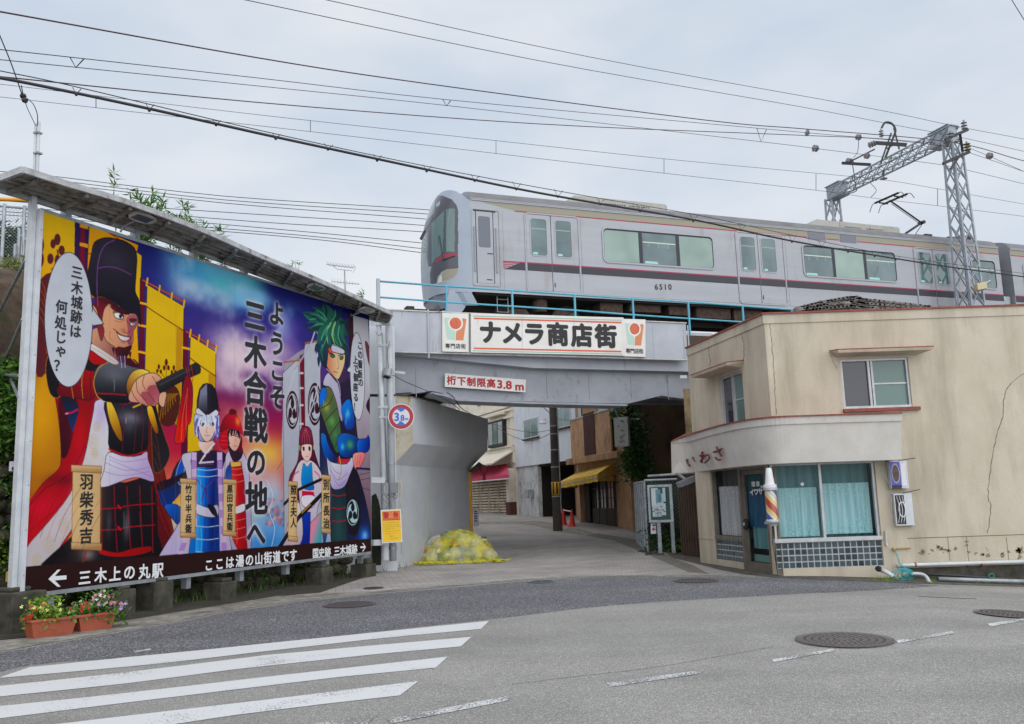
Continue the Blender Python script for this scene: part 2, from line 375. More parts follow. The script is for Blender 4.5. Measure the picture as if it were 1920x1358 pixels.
# painted markings
def paint(name,wear):
    m = bpy.data.materials.new(name); m.use_nodes = True; T = m.node_tree; n = T.nodes; b = n['Principled BSDF']; b.inputs['Roughness'].default_value = .7
    g = n.new('ShaderNodeNewGeometry'); no = n.new('ShaderNodeTexNoise'); no.inputs['Scale'].default_value = 55; no.inputs['Detail'].default_value = 4; T.links.new(g.outputs['Position'],no.inputs[0])
    n2 = n.new('ShaderNodeTexNoise'); n2.inputs['Scale'].default_value = 1.4; n2.inputs['Detail'].default_value = 5; T.links.new(g.outputs['Position'],n2.inputs[0])
    a = n.new('ShaderNodeMath'); a.operation = 'MULTIPLY_ADD'; T.links.new(n2.outputs[0],a.inputs[0]); a.inputs[1].default_value = .85; a.inputs[2].default_value = wear-.42
    c = n.new('ShaderNodeMath'); c.operation = 'ADD'; T.links.new(a.outputs[0],c.inputs[0]); T.links.new(no.outputs[0],c.inputs[1])
    r = n.new('ShaderNodeValToRGB'); T.links.new(c.outputs[0],r.inputs[0]); e = r.color_ramp.elements
    e[0].position = .70; e[0].color = (*lin((206,207,208)),1); e[1].position = .76; e[1].color = (*lin((124,123,121)),1)
    T.links.new(r.outputs[0],b.inputs['Base Color']); return m
Pm = [paint('road_paint',.02),paint('worn_road_paint',.09),paint('faded_road_paint',.22)]
cw = [([(-330,1345),(0,1271),(55,1252),(240,1233),(500,1207),(700,1187),(917,1165),(902,1180),(700,1199),(480,1224),(300,1245),(0,1272),(-330,1350)],0),
      ([(-330,1330),(0,1287),(240,1261),(500,1229),(700,1211),(884,1195),(864,1213),(700,1228),(440,1256),(240,1282),(0,1307),(-330,1346)],0),
      ([(-330,1372),(0,1325),(240,1300),(500,1270),(840,1232),(817,1253),(640,1270),(440,1294),(200,1323),(0,1348),(-330,1400)],0),
      ([(-330,1440),(0,1371),(240,1343),(500,1313),(785,1278),(750,1305),(600,1322),(440,1342),(240,1372),(0,1404),(-330,1470)],1),
      ([(300,1420),(520,1370),(640,1350),(710,1340),(685,1362),(620,1385),(500,1430)],2)]
for pts,w in cw: sheet('crosswalk_stripe',gp(pts),Pm[w],.0045)
for a,b,w,k in (((725,1352),(958,1311),9,2),((1138,1284),(1313,1262),7,2),((1447,1239),(1566,1220),5,2),((1680,1203),(1790,1187),5,2),((1852,1172),(1960,1158),5,2)):
    sheet('lane_dash',gp([(a[0],a[1]-w*.3),(b[0]-w,b[1]-w*.5),(b[0],b[1]),(b[0]-w,b[1]+w*.5),(a[0]+w,a[1]+w*.7)]),Pm[k],.0045)
sheet('paint_scrap',gp([(250,1222),(281,1217),(283,1219),(254,1224)]),Pm[1],.0045)
# tar joints and cracks in the asphalt
M_tar = mat('tar_line',(88,87,85),.9)
def crack(pts,w,name='road_crack'):
    s = spline(pts,5,False); s = [(x+random.uniform(-1.2,1.2),y+random.uniform(-.5,.5)) for x,y in s]
    sheet(name,gp(s+[(x,y+w) for x,y in s[::-1]]),M_tar,.003)
crack([(960,1284),(1090,1268),(1240,1250),(1450,1213)],.35); crack([(1720,1118),(1780,1121),(1830,1123)],.9)

# sky backdrop is the world; distant ground rises behind the railway
hb = MB()
prof = [(-80,75),(-40,70),(-12,64),(5,66),(30,70),(60,80)]
# railway embankment to the west (behind the billboard): bank face, top
M_bank = mat('bare_earth_bank',(98,80,66),1,c2=(62,50,42),ns=4,bump=1.2,bs=9,dirt=(58,62,34),ds=1.6,dlo=.52,dhi=.7)

sheet('lane_gutter',gp([(1096,1004),(1150,1014),(1215,1040),(1290,1073),(1330,1077),(1300,1061),(1240,1036),(1190,1012),(1120,1000)]),mat('dark_concrete_gutter',(126,121,112),.9,c2=(98,94,87),ns=5,bump=.5,bs=40),.0065)
sheet('lane_edge',gp([(884,983),(960,982),(1000,986),(1046,997),(1090,1004),(1118,1001),(1060,985),(1010,977),(960,978),(884,979)]),M_gut,.007)
sheet('paving_slab',gp([(1153,1031),(1183,1032),(1192,1038),(1160,1037)]),M_kerb,.008); sheet('paving_slab',gp([(930,1048),(968,1040),(975,1042),(940,1050)]),M_kerb,.008)
# ================================================================== BILLBOARD
BA,BB_ = P(60,1000,12.2),P(694,1000,19.9)
BP = PL(BA,BB_)
_,zb0 = BP.sz(47,1115); _,zt0 = BP.sz(80,388)
uL = BP.sz(62,750)[0]; uR = BP.sz(694,820)[0]
zB = .55; zT = (zt0+BP.sz(690,597)[1])/2
# ---- the print, painted into the panel's own grid
NU,NV,SS = 880,560,2
W_,H_ = uR-uL,zT-zB
pw,ph = NU*SS,NV*SS
IMG = np.zeros((ph,pw,3),np.float32) # sRGB 0..1, row 0 at the top
def uvp(pts): # photo pixel -> image pixel
    out = []
    for x,y in pts:
        u,z = BP.sz(x,y); out.append(((u-uL)/W_*pw,(zT-z)/H_*ph))
    return np.array(out)
def scale_at(x,y): # image pixels per photo pixel, vertical
    return BP.hit(x,y).y/FPX/H_*ph
def inside(q,X,Y):
    w = np.zeros(X.shape,bool); n = len(q)
    for i in range(n):
        x0,y0 = q[i]; x1,y1 = q[(i+1) % n]
        if y0 == y1: continue
        c = ((y0 <= Y) != (y1 <= Y)) & (X < (x1-x0)*(Y-y0)/(y1-y0)+x0)
        w ^= c
    return w
def region(q,pad=2):
    x0 = max(0,int(q[:,0].min()-pad)); x1 = min(pw,int(q[:,0].max()+pad)+1); y0 = max(0,int(q[:,1].min()-pad)); y1 = min(ph,int(q[:,1].max()+pad)+1)
    if x1 <= x0 or y1 <= y0: return None
    Y,X = np.mgrid[y0:y1,x0:x1].astype(np.float32); return (slice(y0,y1),slice(x0,x1)),X+.5,Y+.5
def C3(c): return np.array(c,np.float32)/255
def F(pts,c,c2=None,g=None,sm=3,ol=0,olc=(40,25,35)):
    """fill; c2 with gradient from g[0] to g[1] (photo pixels); outline of ol photo pixels"""
    pp = spline(pts,sm) if sm else pts
    q = uvp(pp); R = region(q)
    if R is None: return
    sl_,X,Y = R; w = inside(q,X,Y)
    if c2 is None: col = np.broadcast_to(C3(c),(*X.shape,3))
    else:
        if g is None: g = ((pts[0]),(pts[0][0],max(p[1] for p in pts)))
        a,b = uvp(g); d = b-a; t = np.clip(((X-a[0])*d[0]+(Y-a[1])*d[1])/(d@d),0,1)[...,None]
        col = C3(c)*(1-t)+C3(c2)*t
    IMG[sl_][w] = col[w]
    if ol: K(pp+[pp[0]],ol,olc,sm=0)
def K(pts,w,c,a=1,sm=3):
    pp = spline(pts,sm,False) if sm and len(pts) > 2 else pts
    q = uvp(pp)
    for i in range(len(q)-1):
        r = w*.5*scale_at(*pp[i]); R = region(q[i:i+2],r+2)
        if R is None: continue
        sl_,X,Y = R; d = q[i+1]-q[i]; n = max(1e-6,d@d)
        t = np.clip(((X-q[i][0])*d[0]+(Y-q[i][1])*d[1])/n,0,1)
        ds = np.hypot(X-q[i][0]-t*d[0],Y-q[i][1]-t*d[1]); al = (np.clip(r+.5-ds,0,1)*a)[...,None]
        IMG[sl_] = IMG[sl_]*(1-al)+C3(c)*al
def A(x,y,rx,ry,c,a=.8,mask=None,rot=0):
    """airbrush spot"""
    q = uvp([(x,y),(x+rx,y),(x,y+ry)]); sx = abs(q[1][0]-q[0][0]); sy = abs(q[2][1]-q[0][1])
    m_ = max(sx,sy)*2.2; R = region(q[:1],m_)
    if R is None: return
    sl_,X,Y = R; dx = X-q[0][0]; dy = Y-q[0][1]
    if rot: dx,dy = dx*math.cos(rot)+dy*math.sin(rot),-dx*math.sin(rot)+dy*math.cos(rot)
    al = np.exp(-(dx/sx)**2-(dy/sy)**2)*a
    if mask is not None:
        al = al*inside(uvp(spline(mask,3)),X,Y)
    al = al[...,None]; IMG[sl_] = IMG[sl_]*(1-al)+C3(c)*al
def fbm(h,w,cells,octv,seed):
    r = np.random.default_rng(seed); out = np.zeros((h,w),np.float32); amp = 1; tot = 0
    for o in range(octv):
        cy_,cx_ = int(cells*2**o*h/w)+2,cells*2**o+2; gq = r.random((cy_+1,cx_+1)).astype(np.float32)
        yy = np.linspace(0,cy_-1.001,h); xx = np.linspace(0,cx_-1.001,w); yi = yy.astype(int); xi = xx.astype(int)
        fy = (yy-yi)[:,None]; fx = (xx-xi)[None]; fy = fy*fy*(3-2*fy); fx = fx*fx*(3-2*fx)
        v = gq[yi][:,xi]*(1-fy)*(1-fx)+gq[yi+1][:,xi]*fy*(1-fx)+gq[yi][:,xi+1]*(1-fy)*fx+gq[yi+1][:,xi+1]*fy*fx
        out += v*amp; tot += amp; amp *= .55
    return out/tot
# --- painted sky: indigo, violet, crimson, orange, yellow with drifting cloud
yy = np.linspace(0,1,ph,dtype=np.float32)[:,None]
stops = [(0,(34,36,110)),(.10,(44,46,128)),(.25,(78,58,138)),(.38,(100,44,104)),(.5,(158,40,86)),(.62,(196,50,76)),(.72,(224,120,92)),(.80,(236,200,100)),(.88,(190,190,220)),(1,(110,170,220))]
for i in range(3): IMG[...,i] = np.interp(yy[:,0],[s[0] for s in stops],[s[1][i]/255 for s in stops])[:,None]
n0 = fbm(ph,pw,4,6,3); n1_ = fbm(ph,pw,5,6,9)
def cloud(nf,lo,hi,x,y,rx,ry,c,a):
    q = uvp([(x,y),(x+rx,y),(x,y+ry)]); sx = abs(q[1][0]-q[0][0]); sy = abs(q[2][1]-q[0][1])
    Y,X = np.mgrid[0:ph,0:pw].astype(np.float32); e = np.exp(-((X-q[0][0])/sx)**4-((Y-q[0][1])/sy)**4)
    al = (np.clip((nf-lo)/(hi-lo),0,1)*e*a)[...,None]; IMG[:] = IMG*(1-al)+C3(c)*al
cloud(n0,.30,.52,400,520,80,50,(96,176,220),.95)
cloud(n1_,.38,.54,385,555,60,26,(196,212,230),.85)
cloud(n0,.32,.5,445,530,50,26,(110,206,210),.8)
cloud(n1_,.44,.62,500,590,60,34,(130,190,236),.85)
cloud(n0,.30,.48,480,660,75,40,(222,200,222),.95)
cloud(n1_,.42,.6,440,700,60,36,(232,196,206),.9)
cloud(n0,.45,.6,560,700,50,70,(110,60,140),.6)
cloud(n1_,.48,.66,440,790,60,40,(236,150,130),.6)
cloud(n0,.36,.52,470,560,34,22,(150,206,240),.9); cloud(n1_,.38,.54,470,620,60,26,(206,196,226),.85); cloud(n0,.36,.52,450,670,46,26,(244,214,222),.95); cloud(n1_,.36,.5,420,500,40,24,(120,186,220),.8); cloud(n0,.4,.55,530,620,40,30,(120,90,190),.6); cloud(fbm(ph,pw,7,6,33),.42,.56,400,505,70,36,(170,214,238),.85); cloud(fbm(ph,pw,6,6,35),.42,.56,470,690,70,50,(240,220,228),.8); cloud(fbm(ph,pw,8,6,37),.46,.56,500,600,44,30,(190,214,246),.8)
A(500,850,50,34,(246,214,96),.85); A(455,880,26,40,(236,200,210),.8); A(505,930,46,50,(206,212,236),.9)
A(520,975,46,46,(92,164,222),.85); A(500,1020,50,24,(60,130,200),.8); A(540,900,14,46,(196,110,110),.8)
for i in range(60):
    x = random.uniform(500,545); y = random.uniform(935,985); A(x,y,random.uniform(2,5),random.uniform(2,5),random.choice([(222,160,160),(196,120,130),(90,110,160),(236,196,190),(150,90,110)]),.8)
K([(500,900),(512,930),(505,960),(515,990),(508,1030)],1.4,(236,244,250),.8)
K([(520,880),(538,850),(544,830),(536,900)],1.6,(150,70,80),.6)
# far wall of the castle hill, right of the title
F([(533,680),(560,660),(600,640),(600,780),(606,890),(533,900),(528,840)],(168,160,176),(196,196,206),((533,640),(533,900)),sm=0)
YEL,YEL2,YDK = (236,196,24),(214,166,20),(92,44,40)
# left amber field and banner
F([(50,380),(80,388),(140,404),(139,470),(130,760),(150,900),(100,1000),(40,1000)],(232,176,30),(178,110,34),((80,420),(80,950)),sm=0)
A(70,770,40,90,(240,180,40),.7); A(60,640,22,60,(90,36,40),.85)
F([(78,386),(141,405),(139,540),(72,545)],(238,196,30),(226,168,26),((80,400),(80,540)),sm=0)
for x,y,rx,ry in ((100,458,5,9),(108,450,6,11),(116,470,6,9),(95,486,6,10),(108,490,5,12),(120,486,6,9),(76,430,5,12),(77,460,6,16),(76,487,7,15)):
    F([(x+rx*math.cos(t),y+ry*math.sin(t)) for t in [i*math.pi/4 for i in range(8)]],(100,40,44))
K([(108,520),(112,500),(108,470)],3,(100,40,44)); K([(98,505),(106,520)],3,(100,40,44))
F([(70,545),(95,512),(112,530),(100,640),(86,700),(66,692)],(96,38,44))
for k in range(5): K([(68,520+k*16),(84,540+k*18),(88,600+k*16)],1.2,(214,110,60),.8)
# pole with ties and the orange banner behind the hat
F([(141,405),(166,412),(164,520),(158,600),(139,560)],(38,34,96),(96,30,60),((150,410),(150,560)),sm=0)
F([(152,408),(160,411),(158,560),(150,540)],(128,26,52),sm=0)
for y in (455,420): F([(150,y),(166,y+4),(166,y+11),(150,y+7)],(240,170,50),sm=0)
F([(168,418),(202,436),(260,460),(240,560),(168,560),(164,500)],(238,176,50),(226,140,40),((168,430),(180,560)),sm=0,ol=1.2)
K([(176,420),(222,448)],3,(190,80,40)); K([(165,476),(200,482)],1.6,(120,40,40))
F([(255,472),(266,480),(263,560),(258,620),(262,700),(250,760),(236,700)],YEL,(232,160,40),((255,480),(255,740)),sm=0,ol=1.2)
def banner(x0,y0,x1,y1,yb0,yb1,pole,ties):
    F([(x0-13,y0-12),(x0-5,y0-8),(x0-7,yb0),(x0-17,yb0)],(112,24,46),(92,24,60),((x0,y0),(x0,yb0)),sm=0,ol=1)
    K([(x0-8,y0-8),(x1+1,y1-8)],4.2,(150,40,40)); K([(x0-8,y0-8),(x1+1,y1-8)],1.4,(226,130,60))
    F([(x0,y0),(x1,y1),(x1-2,(y1+yb1)/2),(x1-7,yb1),(x0-6,yb0),(x0-3,(y0+yb0)/2)],YEL,(222,182,20),((x0,y0),(x1,yb1)),sm=0,ol=1.4)
    F([(x1-14,y1+40),(x1-2,y1+44),(x1-7,yb1),(x1-16,yb1-4)],(206,150,24),(196,150,20),((x1,y1),(x1,yb1)),sm=0)
    for k in range(4):
        t = k/3; xx = x0+(x1-x0)*t; yq = y0+(y1-y0)*t
        K([(xx+1,yq-11),(xx-1,yq+2)],4,(246,186,50))
    h = (y1-y0); K([(x0,y0+42),(x0+(x1-x0)*.35,y0+h*.3+46),(x1,y1+46)],2.2,(128,66,30))
    for y in ties: K([(x0-15,y),(x0-1,y+3)],4.5,(246,186,50))
banner(276,534,345,575,760,800,0,(568,610,660))
banner(357,630,405,660,860,880,0,(652,692))
def paulownia(x,y,s):
    for dx,dy,rx,ry in ((0,-22,3,7),(-4,-12,2.6,5),(4,-12,2.6,5),(-14,-14,2.4,5),(14,-12,2.4,5),(-17,-6,2.2,4),(-10,-5,2.2,4),(10,-4,2.2,4),(17,-4,2.2,4)):
        F([(x+dx*s+rx*s*math.cos(t),y+dy*s+ry*s*math.sin(t)) for t in [i*math.pi/4 for i in range(8)]],(96,40,30),sm=2)
    K([(x,y-18*s),(x,y+6*s)],1.2*s,(96,40,30)); K([(x-14*s,y-8*s),(x-4*s,y+5*s)],1.2*s,(96,40,30)); K([(x+14*s,y-6*s),(x+4*s,y+6*s)],1.2*s,(96,40,30))
paulownia(312,702,1); paulownia(398,772,.8)
F([(300,735),(325,722),(338,745),(330,790),(312,800),(298,785)],(84,36,28))
for k in range(7): K([(300+k*5,790-k*6),(304+k*4,762-k*3),(316+k*3,738)],.9,(216,170,40))
# ------------- lord in a black court hat
RED,RDK = (186,24,44),(112,14,34)
# cloak, back side
F([(95,700),(104,745),(112,800),(115,855),(110,880),(82,905),(60,935),(48,960),(42,1066),(140,1052),(205,920),(200,740),(150,720)],(150,16,36),(196,30,50),((110,740),(80,1000)),ol=1.2)
F([(112,746),(146,750),(140,800),(128,850),(116,856),(113,800)],(86,14,34),(60,12,28),((113,750),(120,850)))
A(150,820,14,40,(206,40,50),.8); A(80,950,40,22,(214,50,66),.7); A(120,900,30,12,(90,10,26),.6)
F([(116,742),(148,760),(140,800),(136,810),(126,780)],(26,28,48),(36,60,110),((120,745),(136,810)))
K([(123,776),(134,774),(146,768)],3.2,(214,40,80)); K([(124,776),(128,775)],2,(250,190,210))
K([(54,950),(86,915),(130,890),(160,835)],1.2,(90,8,24)); K([(50,1000),(90,968),(128,930)],1,(120,10,30),.7)
# cloak lining: white brocade
F([(180,752),(200,752),(205,790),(207,830),(205,862),(195,905),(186,930),(140,985),(84,1064),(44,1068),(48,1030),(90,980),(132,925),(158,860),(170,800),(176,770)],(226,222,230),(206,196,200),((190,760),(100,1040)),ol=1)
A(190,775,12,24,(196,176,226),.7)
for cx0,cy0,r in ((176,828,13),(182,800,9),(120,985,13),(92,1020,15),(70,1050,12),(140,960,9),(178,850,9)):
    for rr in (r,r*.62,r*.3): K([(cx0+rr*.72*math.cos(t*.55),cy0+rr*math.sin(t*.55)) for t in range(12)],.7,(196,170,96),.75)
K([(207,790),(208,830),(206,862),(196,905),(186,925),(142,992),(92,1064)],3.6,(196,152,46)); K([(209,790),(209,850),(198,910)],1,(90,50,20))
# robe skirt and right cloak
F([(280,740),(292,800),(300,850),(312,900),(318,960),(328,1042),(250,1052),(262,900),(274,800)],(96,32,30),(128,40,34),((290,760),(300,1040)),ol=1.2)
F([(285,745),(300,790),(310,820),(319,852),(306,880),(291,886),(286,860)],(22,20,26),(44,38,44),((290,750),(312,870)),ol=1.2,olc=(150,90,40))
F([(298,900),(326,1044),(300,1048),(280,950)],(120,30,30),(90,20,30),((300,900),(320,1040)))
# hakama
F([(188,905),(236,905),(286,900),(296,1000),(290,1052),(84,1070),(120,1020),(150,990),(180,930)],(34,28,34),(20,16,22),((220,910),(220,1040)),ol=1.2)
F([(90,1062),(140,1034),(186,1030),(250,1040),(250,1056),(84,1070)],(30,20,28),(20,24,34),((100,1040),(240,1050)))
A(166,1040,12,10,(200,180,186),.5); K([(155,1058),(164,1028),(172,1010)],3,(150,20,36))
for x,dx in ((190,2),(214,6),(238,8),(262,6),(285,2)): K([(x,912),(x+dx*.4,970),(x+dx,1036)],1.5,(176,26,44))
for y in (950,990): K([(188,y+4),(225,y+2),(240,y-2),(290,y-6)],1.8,(186,28,44))
for y in (948,988): K([(222,y),(226,y+5)],4,(206,40,50))
A(238,985,6,26,(120,116,122),.7); A(205,980,5,26,(90,84,96),.6)
F([(188,1030),(220,1036),(250,1028),(282,1024),(282,1034),(250,1042),(214,1044),(188,1038)],(196,24,40),(150,16,32),((188,1030),(280,1034)),ol=.8)
# white sash
F([(204,848),(240,856),(274,846),(278,862),(290,902),(262,896),(240,898),(190,914),(196,880)],(226,224,236),(186,160,206),((210,850),(280,905)),ol=1)
for a,b,c_ in (((204,855),(232,866),(276,860)),((200,868),(236,882),(282,876)),((196,884),(230,892),(280,884)),((206,862),(240,876),(286,894))): K([a,b,c_],.9,(150,120,176),.8)
# breastplate
F([(196,755),(234,760),(272,752),(278,800),(274,846),(240,856),(206,842),(204,800)],(44,42,50),(20,18,24),((240,770),(240,850)),ol=1.2)
A(244,784,20,12,(150,148,160),.75); A(242,800,12,14,(90,88,100),.6)
for x in (232,254,268): K([(x-2,758),(x+1,800),(x-3,848)],1.2,(130,26,56))
K([(205,842),(240,855),(274,846)],3.2,(186,24,44))
F([(200,754),(210,756),(224,790),(230,826),(220,820),(206,790)],(246,206,90),(150,90,26),((205,760),(228,820)),ol=1); F([(276,762),(286,764),(297,806),(292,812),(280,786)],(246,200,80),(150,90,26),((280,765),(294,808)),ol=1)
# shoulders: left dark sleeve, red shoulder plates, arm, gauntlet
F([(86,690),(94,738),(112,744),(110,700),(96,660)],(28,24,30),ol=1,olc=(200,150,60))
F([(170,650),(200,664),(230,690),(214,700),(168,690)],(60,20,30),ol=1)
F([(168,655),(186,676),(182,700),(176,748),(140,746),(110,740),(112,722),(150,700)],(206,40,44),(112,16,34),((170,670),(140,745)),ol=1.2)
K([(166,676),(154,710),(156,747)],1.3,(210,160,70)); K([(134,722),(138,747)],1.3,(210,160,70)); K([(176,676),(170,712),(172,746)],1.2,(60,10,20))
F([(160,668),(190,672),(206,690),(176,696),(158,690)],(30,26,32),ol=1)
F([(205,676),(236,682),(262,692),(244,740),(240,756),(206,754),(186,746),(176,722),(180,692)],(96,98,108),(20,18,24),((215,690),(215,752)),ol=1.4)
A(215,705,20,12,(130,132,140),.5); K([(183,738),(214,739),(236,741)],2.2,(196,26,60)); K([(206,678),(186,690),(176,716),(182,742),(192,750)],1.8,(206,160,70))
F([(262,692),(280,697),(276,706),(256,712),(252,740),(242,744),(237,722),(246,700)],(248,216,110),(150,90,40),((270,694),(245,740)),ol=1.4)
# far shoulder, collar
F([(222,672),(252,674),(262,690),(240,686)],(70,20,36)); K([(238,664),(256,682)],1.4,(210,160,60))
# neck, collar
F([(175,618),(200,620),(226,660),(214,676),(186,662),(172,640)],(214,160,130),(150,92,92),((176,630),(222,668)))
F([(170,644),(192,656),(222,678),(214,684),(186,668),(168,656)],(232,226,226),(206,196,206),((170,645),(220,680)),ol=1.2,olc=(150,110,60))
K([(172,652),(194,664),(216,680)],1.1,(206,170,90))
F([(168,656),(186,668),(200,680),(178,684),(166,672)],(186,22,40),ol=.8)
# face
F([(176,575),(196,562),(232,578),(256,588),(257,610),(250,622),(250,640),(243,652),(226,660),(214,650),(200,640),(192,620),(186,600)],(232,178,138),(206,140,112),((190,590),(255,620)),ol=1)
F([(238,596),(256,590),(257,610),(250,622),(246,650),(238,640),(240,620)],(176,100,108),(160,84,100),((240,600),(255,640)))
F([(176,570),(190,560),(206,566),(196,580),(192,604),(196,622),(190,640),(182,612),(174,590)],(118,30,40),(150,60,66),((180,570),(190,630)),ol=.8)
F([(174,573),(180,578),(184,590),(178,586)],(226,170,130),ol=1)
F([(208,573),(222,577),(233,592),(226,590),(210,580)],(96,36,36)); F([(243,598),(256,598),(256,603),(245,604)],(96,36,44))
F([(214,588),(224,587),(232,597),(224,599),(216,595)],(240,238,236),ol=1.4,olc=(50,24,30)); F([(224,590),(229,592),(228,597),(224,597)],(40,30,40),sm=2)
F([(244,606),(252,605),(252,611),(246,611)],(226,220,222),ol=1.2,olc=(50,24,30)); F([(248,606),(251,606),(250,611)],(60,24,60),sm=0)
K([(212,586),(222,583),(233,594)],1.6,(70,26,34)); K([(215,602),(226,604),(234,600)],1,(150,86,76),.8)
K([(238,600),(246,618),(241,624),(232,624)],1.2,(130,64,66)); A(232,620,5,4,(176,100,90),.7)
F([(219,622),(228,629),(244,633),(240,639),(232,640),(224,635)],(246,242,238),(216,206,206),((220,622),(240,640)),ol=1.4,olc=(70,24,34))
K([(213,617),(219,622),(226,629),(246,633)],1.5,(80,30,36)); K([(208,622),(206,632),(212,640)],.9,(160,96,84),.8); K([(228,642),(236,644)],1,(150,80,80))
F([(216,654),(224,650),(232,652),(248,648),(243,662),(236,672),(226,674),(218,664)],(84,24,36),(50,16,30),((220,652),(236,672)),sm=2)
for x,y in ((220,668),(228,676),(236,676),(244,668),(213,660)): F([(x-4,y-8),(x+3,y-8),(x+1,y+6)],(84,28,40),sm=0)
for k in range(4): K([(222+k*4,668),(226+k*3,690)],1.4,(206,196,226) if k % 2 else (120,90,150))
# hat
F([(165,516),(172,476),(178,455),(196,447),(214,448),(238,455),(256,474),(255,520),(254,548),(262,568),(264,610),(256,590),(244,588),(234,584),(216,566),(192,556),(176,556),(166,540)],(52,46,62),(26,22,34),((200,450),(230,590)),ol=1.6,olc=(20,16,24))
A(215,490,26,20,(70,64,82),.6); A(205,560,26,10,(16,14,22),.7,)
F([(176,558),(200,560),(222,574),(244,590),(228,588),(208,572),(190,566)],(96,20,34),(60,16,28),((176,560),(240,590)))
K([(215,451),(196,462),(185,490),(182,530),(184,575)],1.6,(140,90,160)); K([(183,504),(200,501),(222,504),(246,516)],1.6,(136,80,156))
# fist
F([(272,702),(290,700),(302,708),(300,716),(296,722),(310,744),(312,752),(308,764),(300,756),(294,758),(290,762),(280,760),(276,762),(262,756),(246,754),(241,745),(246,730),(254,714)],(238,192,152),(196,120,120),((262,706),(290,762)),ol=1.2)
F([(286,722),(298,726),(300,748),(290,752),(276,730)],(170,84,96),(196,110,120),((286,722),(300,750))); F([(270,734),(284,740),(290,758),(278,758),(264,742)],(176,92,100),sm=2)
for pts in (((271,704),(268,722),(284,744),(292,756)),((256,714),(258,734),(272,750),(278,760)),((247,732),(252,744),(262,756)),((286,706),(292,716),(298,730))): K(list(pts),1.3,(120,56,60))
F([(300,738),(312,736),(310,752),(306,764),(298,756)],(232,180,150),ol=1)
K([(250,764),(264,758)],3,(226,180,70))
# baton
F([(292,718),(330,698),(366,681),(374,688),(375,700),(340,716),(300,738)],(62,60,66),(30,28,34),((320,700),(328,722)),sm=0,ol=1.2)
F([(364,682),(374,684),(376,698),(366,702)],(44,44,50),ol=1); K([(300,722),(360,692)],1.6,(96,94,100),.7)
for dx in (0,4,10): K([(348+dx,688-dx*.3),(352+dx,704),(357+dx*.4,716)],1.4,(196,40,70))
F([(346,712),(358,712),(362,740),(358,790),(350,800),(346,828),(328,830),(330,806),(338,760)],(226,60,50),(150,20,50),((335,800),(356,740)),ol=1)
for k in range(4): K([(352,728),(346+k*3-6,780),(334+k*6,826)],1.3,(246,130,100) if k % 2 else (140,16,40),.8)
K([(350,708),(352,722)],6,(150,30,50))
# ------------- pale haired general in blue
F([(326,880),(338,862),(352,870),(352,900),(334,930),(312,950),(300,940),(298,905),(318,900)],(40,34,60),(24,60,140),((330,880),(310,950)),ol=1)
F([(330,892),(340,862),(346,880),(340,910)],(30,90,190),ol=1,olc=(200,220,240))
F([(296,906),(324,896),(350,884),(352,892),(330,905),(300,920)],(36,22,40),ol=1); F([(308,950),(332,946),(350,968),(340,990)],(34,110,206),(20,40,110),((310,950),(345,990)),ol=1)
F([(340,858),(356,848),(400,846),(430,858),(434,872),(420,900),(432,1044),(300,1060),(324,1000),(346,960),(352,900)],(206,200,222),(190,176,214),((350,860),(400,1040)),ol=1.2)
F([(362,848),(420,848),(420,870),(406,900),(366,900)],(64,44,70),(40,26,50),((370,850),(400,890)))
F([(368,876),(407,876),(410,950),(412,1048),(352,1052),(364,960)],(30,110,200),(16,60,150),((365,900),(412,900)),sm=0,ol=1.2)
F([(370,876),(386,876),(380,1048),(366,1050)],(70,170,236),(20,100,200),((370,900),(390,900)),sm=0); A(400,960,8,90,(14,30,90),.8)
for y in (880,892,986,1010,1034): K([(368,y),(390,y+2),(410,y-1)],1.3,(206,220,236))
F([(367,944),(390,952),(408,946),(409,966),(392,970),(367,962)],(226,224,232),(190,180,206),((370,945),(405,968)),ol=1)
F([(388,946),(402,950),(408,968),(398,964)],(30,24,40)); K([(369,898),(384,916),(402,898)],2,(110,50,120)); K([(384,916),(378,940)],2.6,(96,40,110)); K([(385,916),(392,938)],2.2,(96,40,110))
for x0 in (359,407):
    for k in range(13):
        y = 848+k*15.4; dx = 0 if x0 > 380 else -max(0,k-8)*6; dx2 = 3*k*.25 if x0 > 380 else dx
        F([(x0+dx2,y),(x0+10+dx2,y),(x0+10+dx2+(dx and -6),y+15),(x0+dx2+(dx and -6),y+15)],(176,140,204) if k % 2 else (214,186,222),sm=0)
    K([(x0,850),(x0,950)],1,(110,80,140)); K([(x0+10,850),(x0+10,950)],1,(110,80,140))
K([(374,868),(400,866)],3.4,(226,206,226)); K([(374,872),(400,871)],1,(120,80,120))
F([(376,826),(398,826),(400,836),(386,852),(373,836)],(246,216,200),(226,180,170),((380,830),(390,850)))
K([(376,834),(386,850),(378,862)],3,(226,220,230)); K([(402,832),(386,850),(376,866)],3.2,(232,228,238))
F([(364,784),(370,776),(408,776),(412,790),(411,822),(404,818),(398,826),(378,828),(370,818),(366,806)],(196,206,232),(110,100,180),((385,780),(412,826)),ol=1)
F([(373,792),(388,786),(405,792),(404,806),(398,820),(389,829),(380,822),(374,808)],(248,224,212),(232,196,186),((380,790),(395,828)),ol=.8)
for pts in (((374,778),(372,792),(378,800)),((380,778),(382,792),(388,800)),((394,778),(390,792),(392,798)),((402,778),(402,792),(406,800)),((368,782),(367,800),(370,818)),((409,782),(410,800),(408,818))): K(list(pts),2.4,(222,230,244)); 
for x in (379,398): F([(x-4,795),(x,793),(x+4,795),(x,799)],(60,90,150),ol=1); K([(x-5,793+(0 if x > 390 else -1)),(x+5,793+(-1 if x > 390 else 1))],1.3,(60,40,50))
K([(388,800),(387,811),(389,812)],.9,(176,120,110)); K([(384,817),(393,817)],1.1,(170,96,96)); 
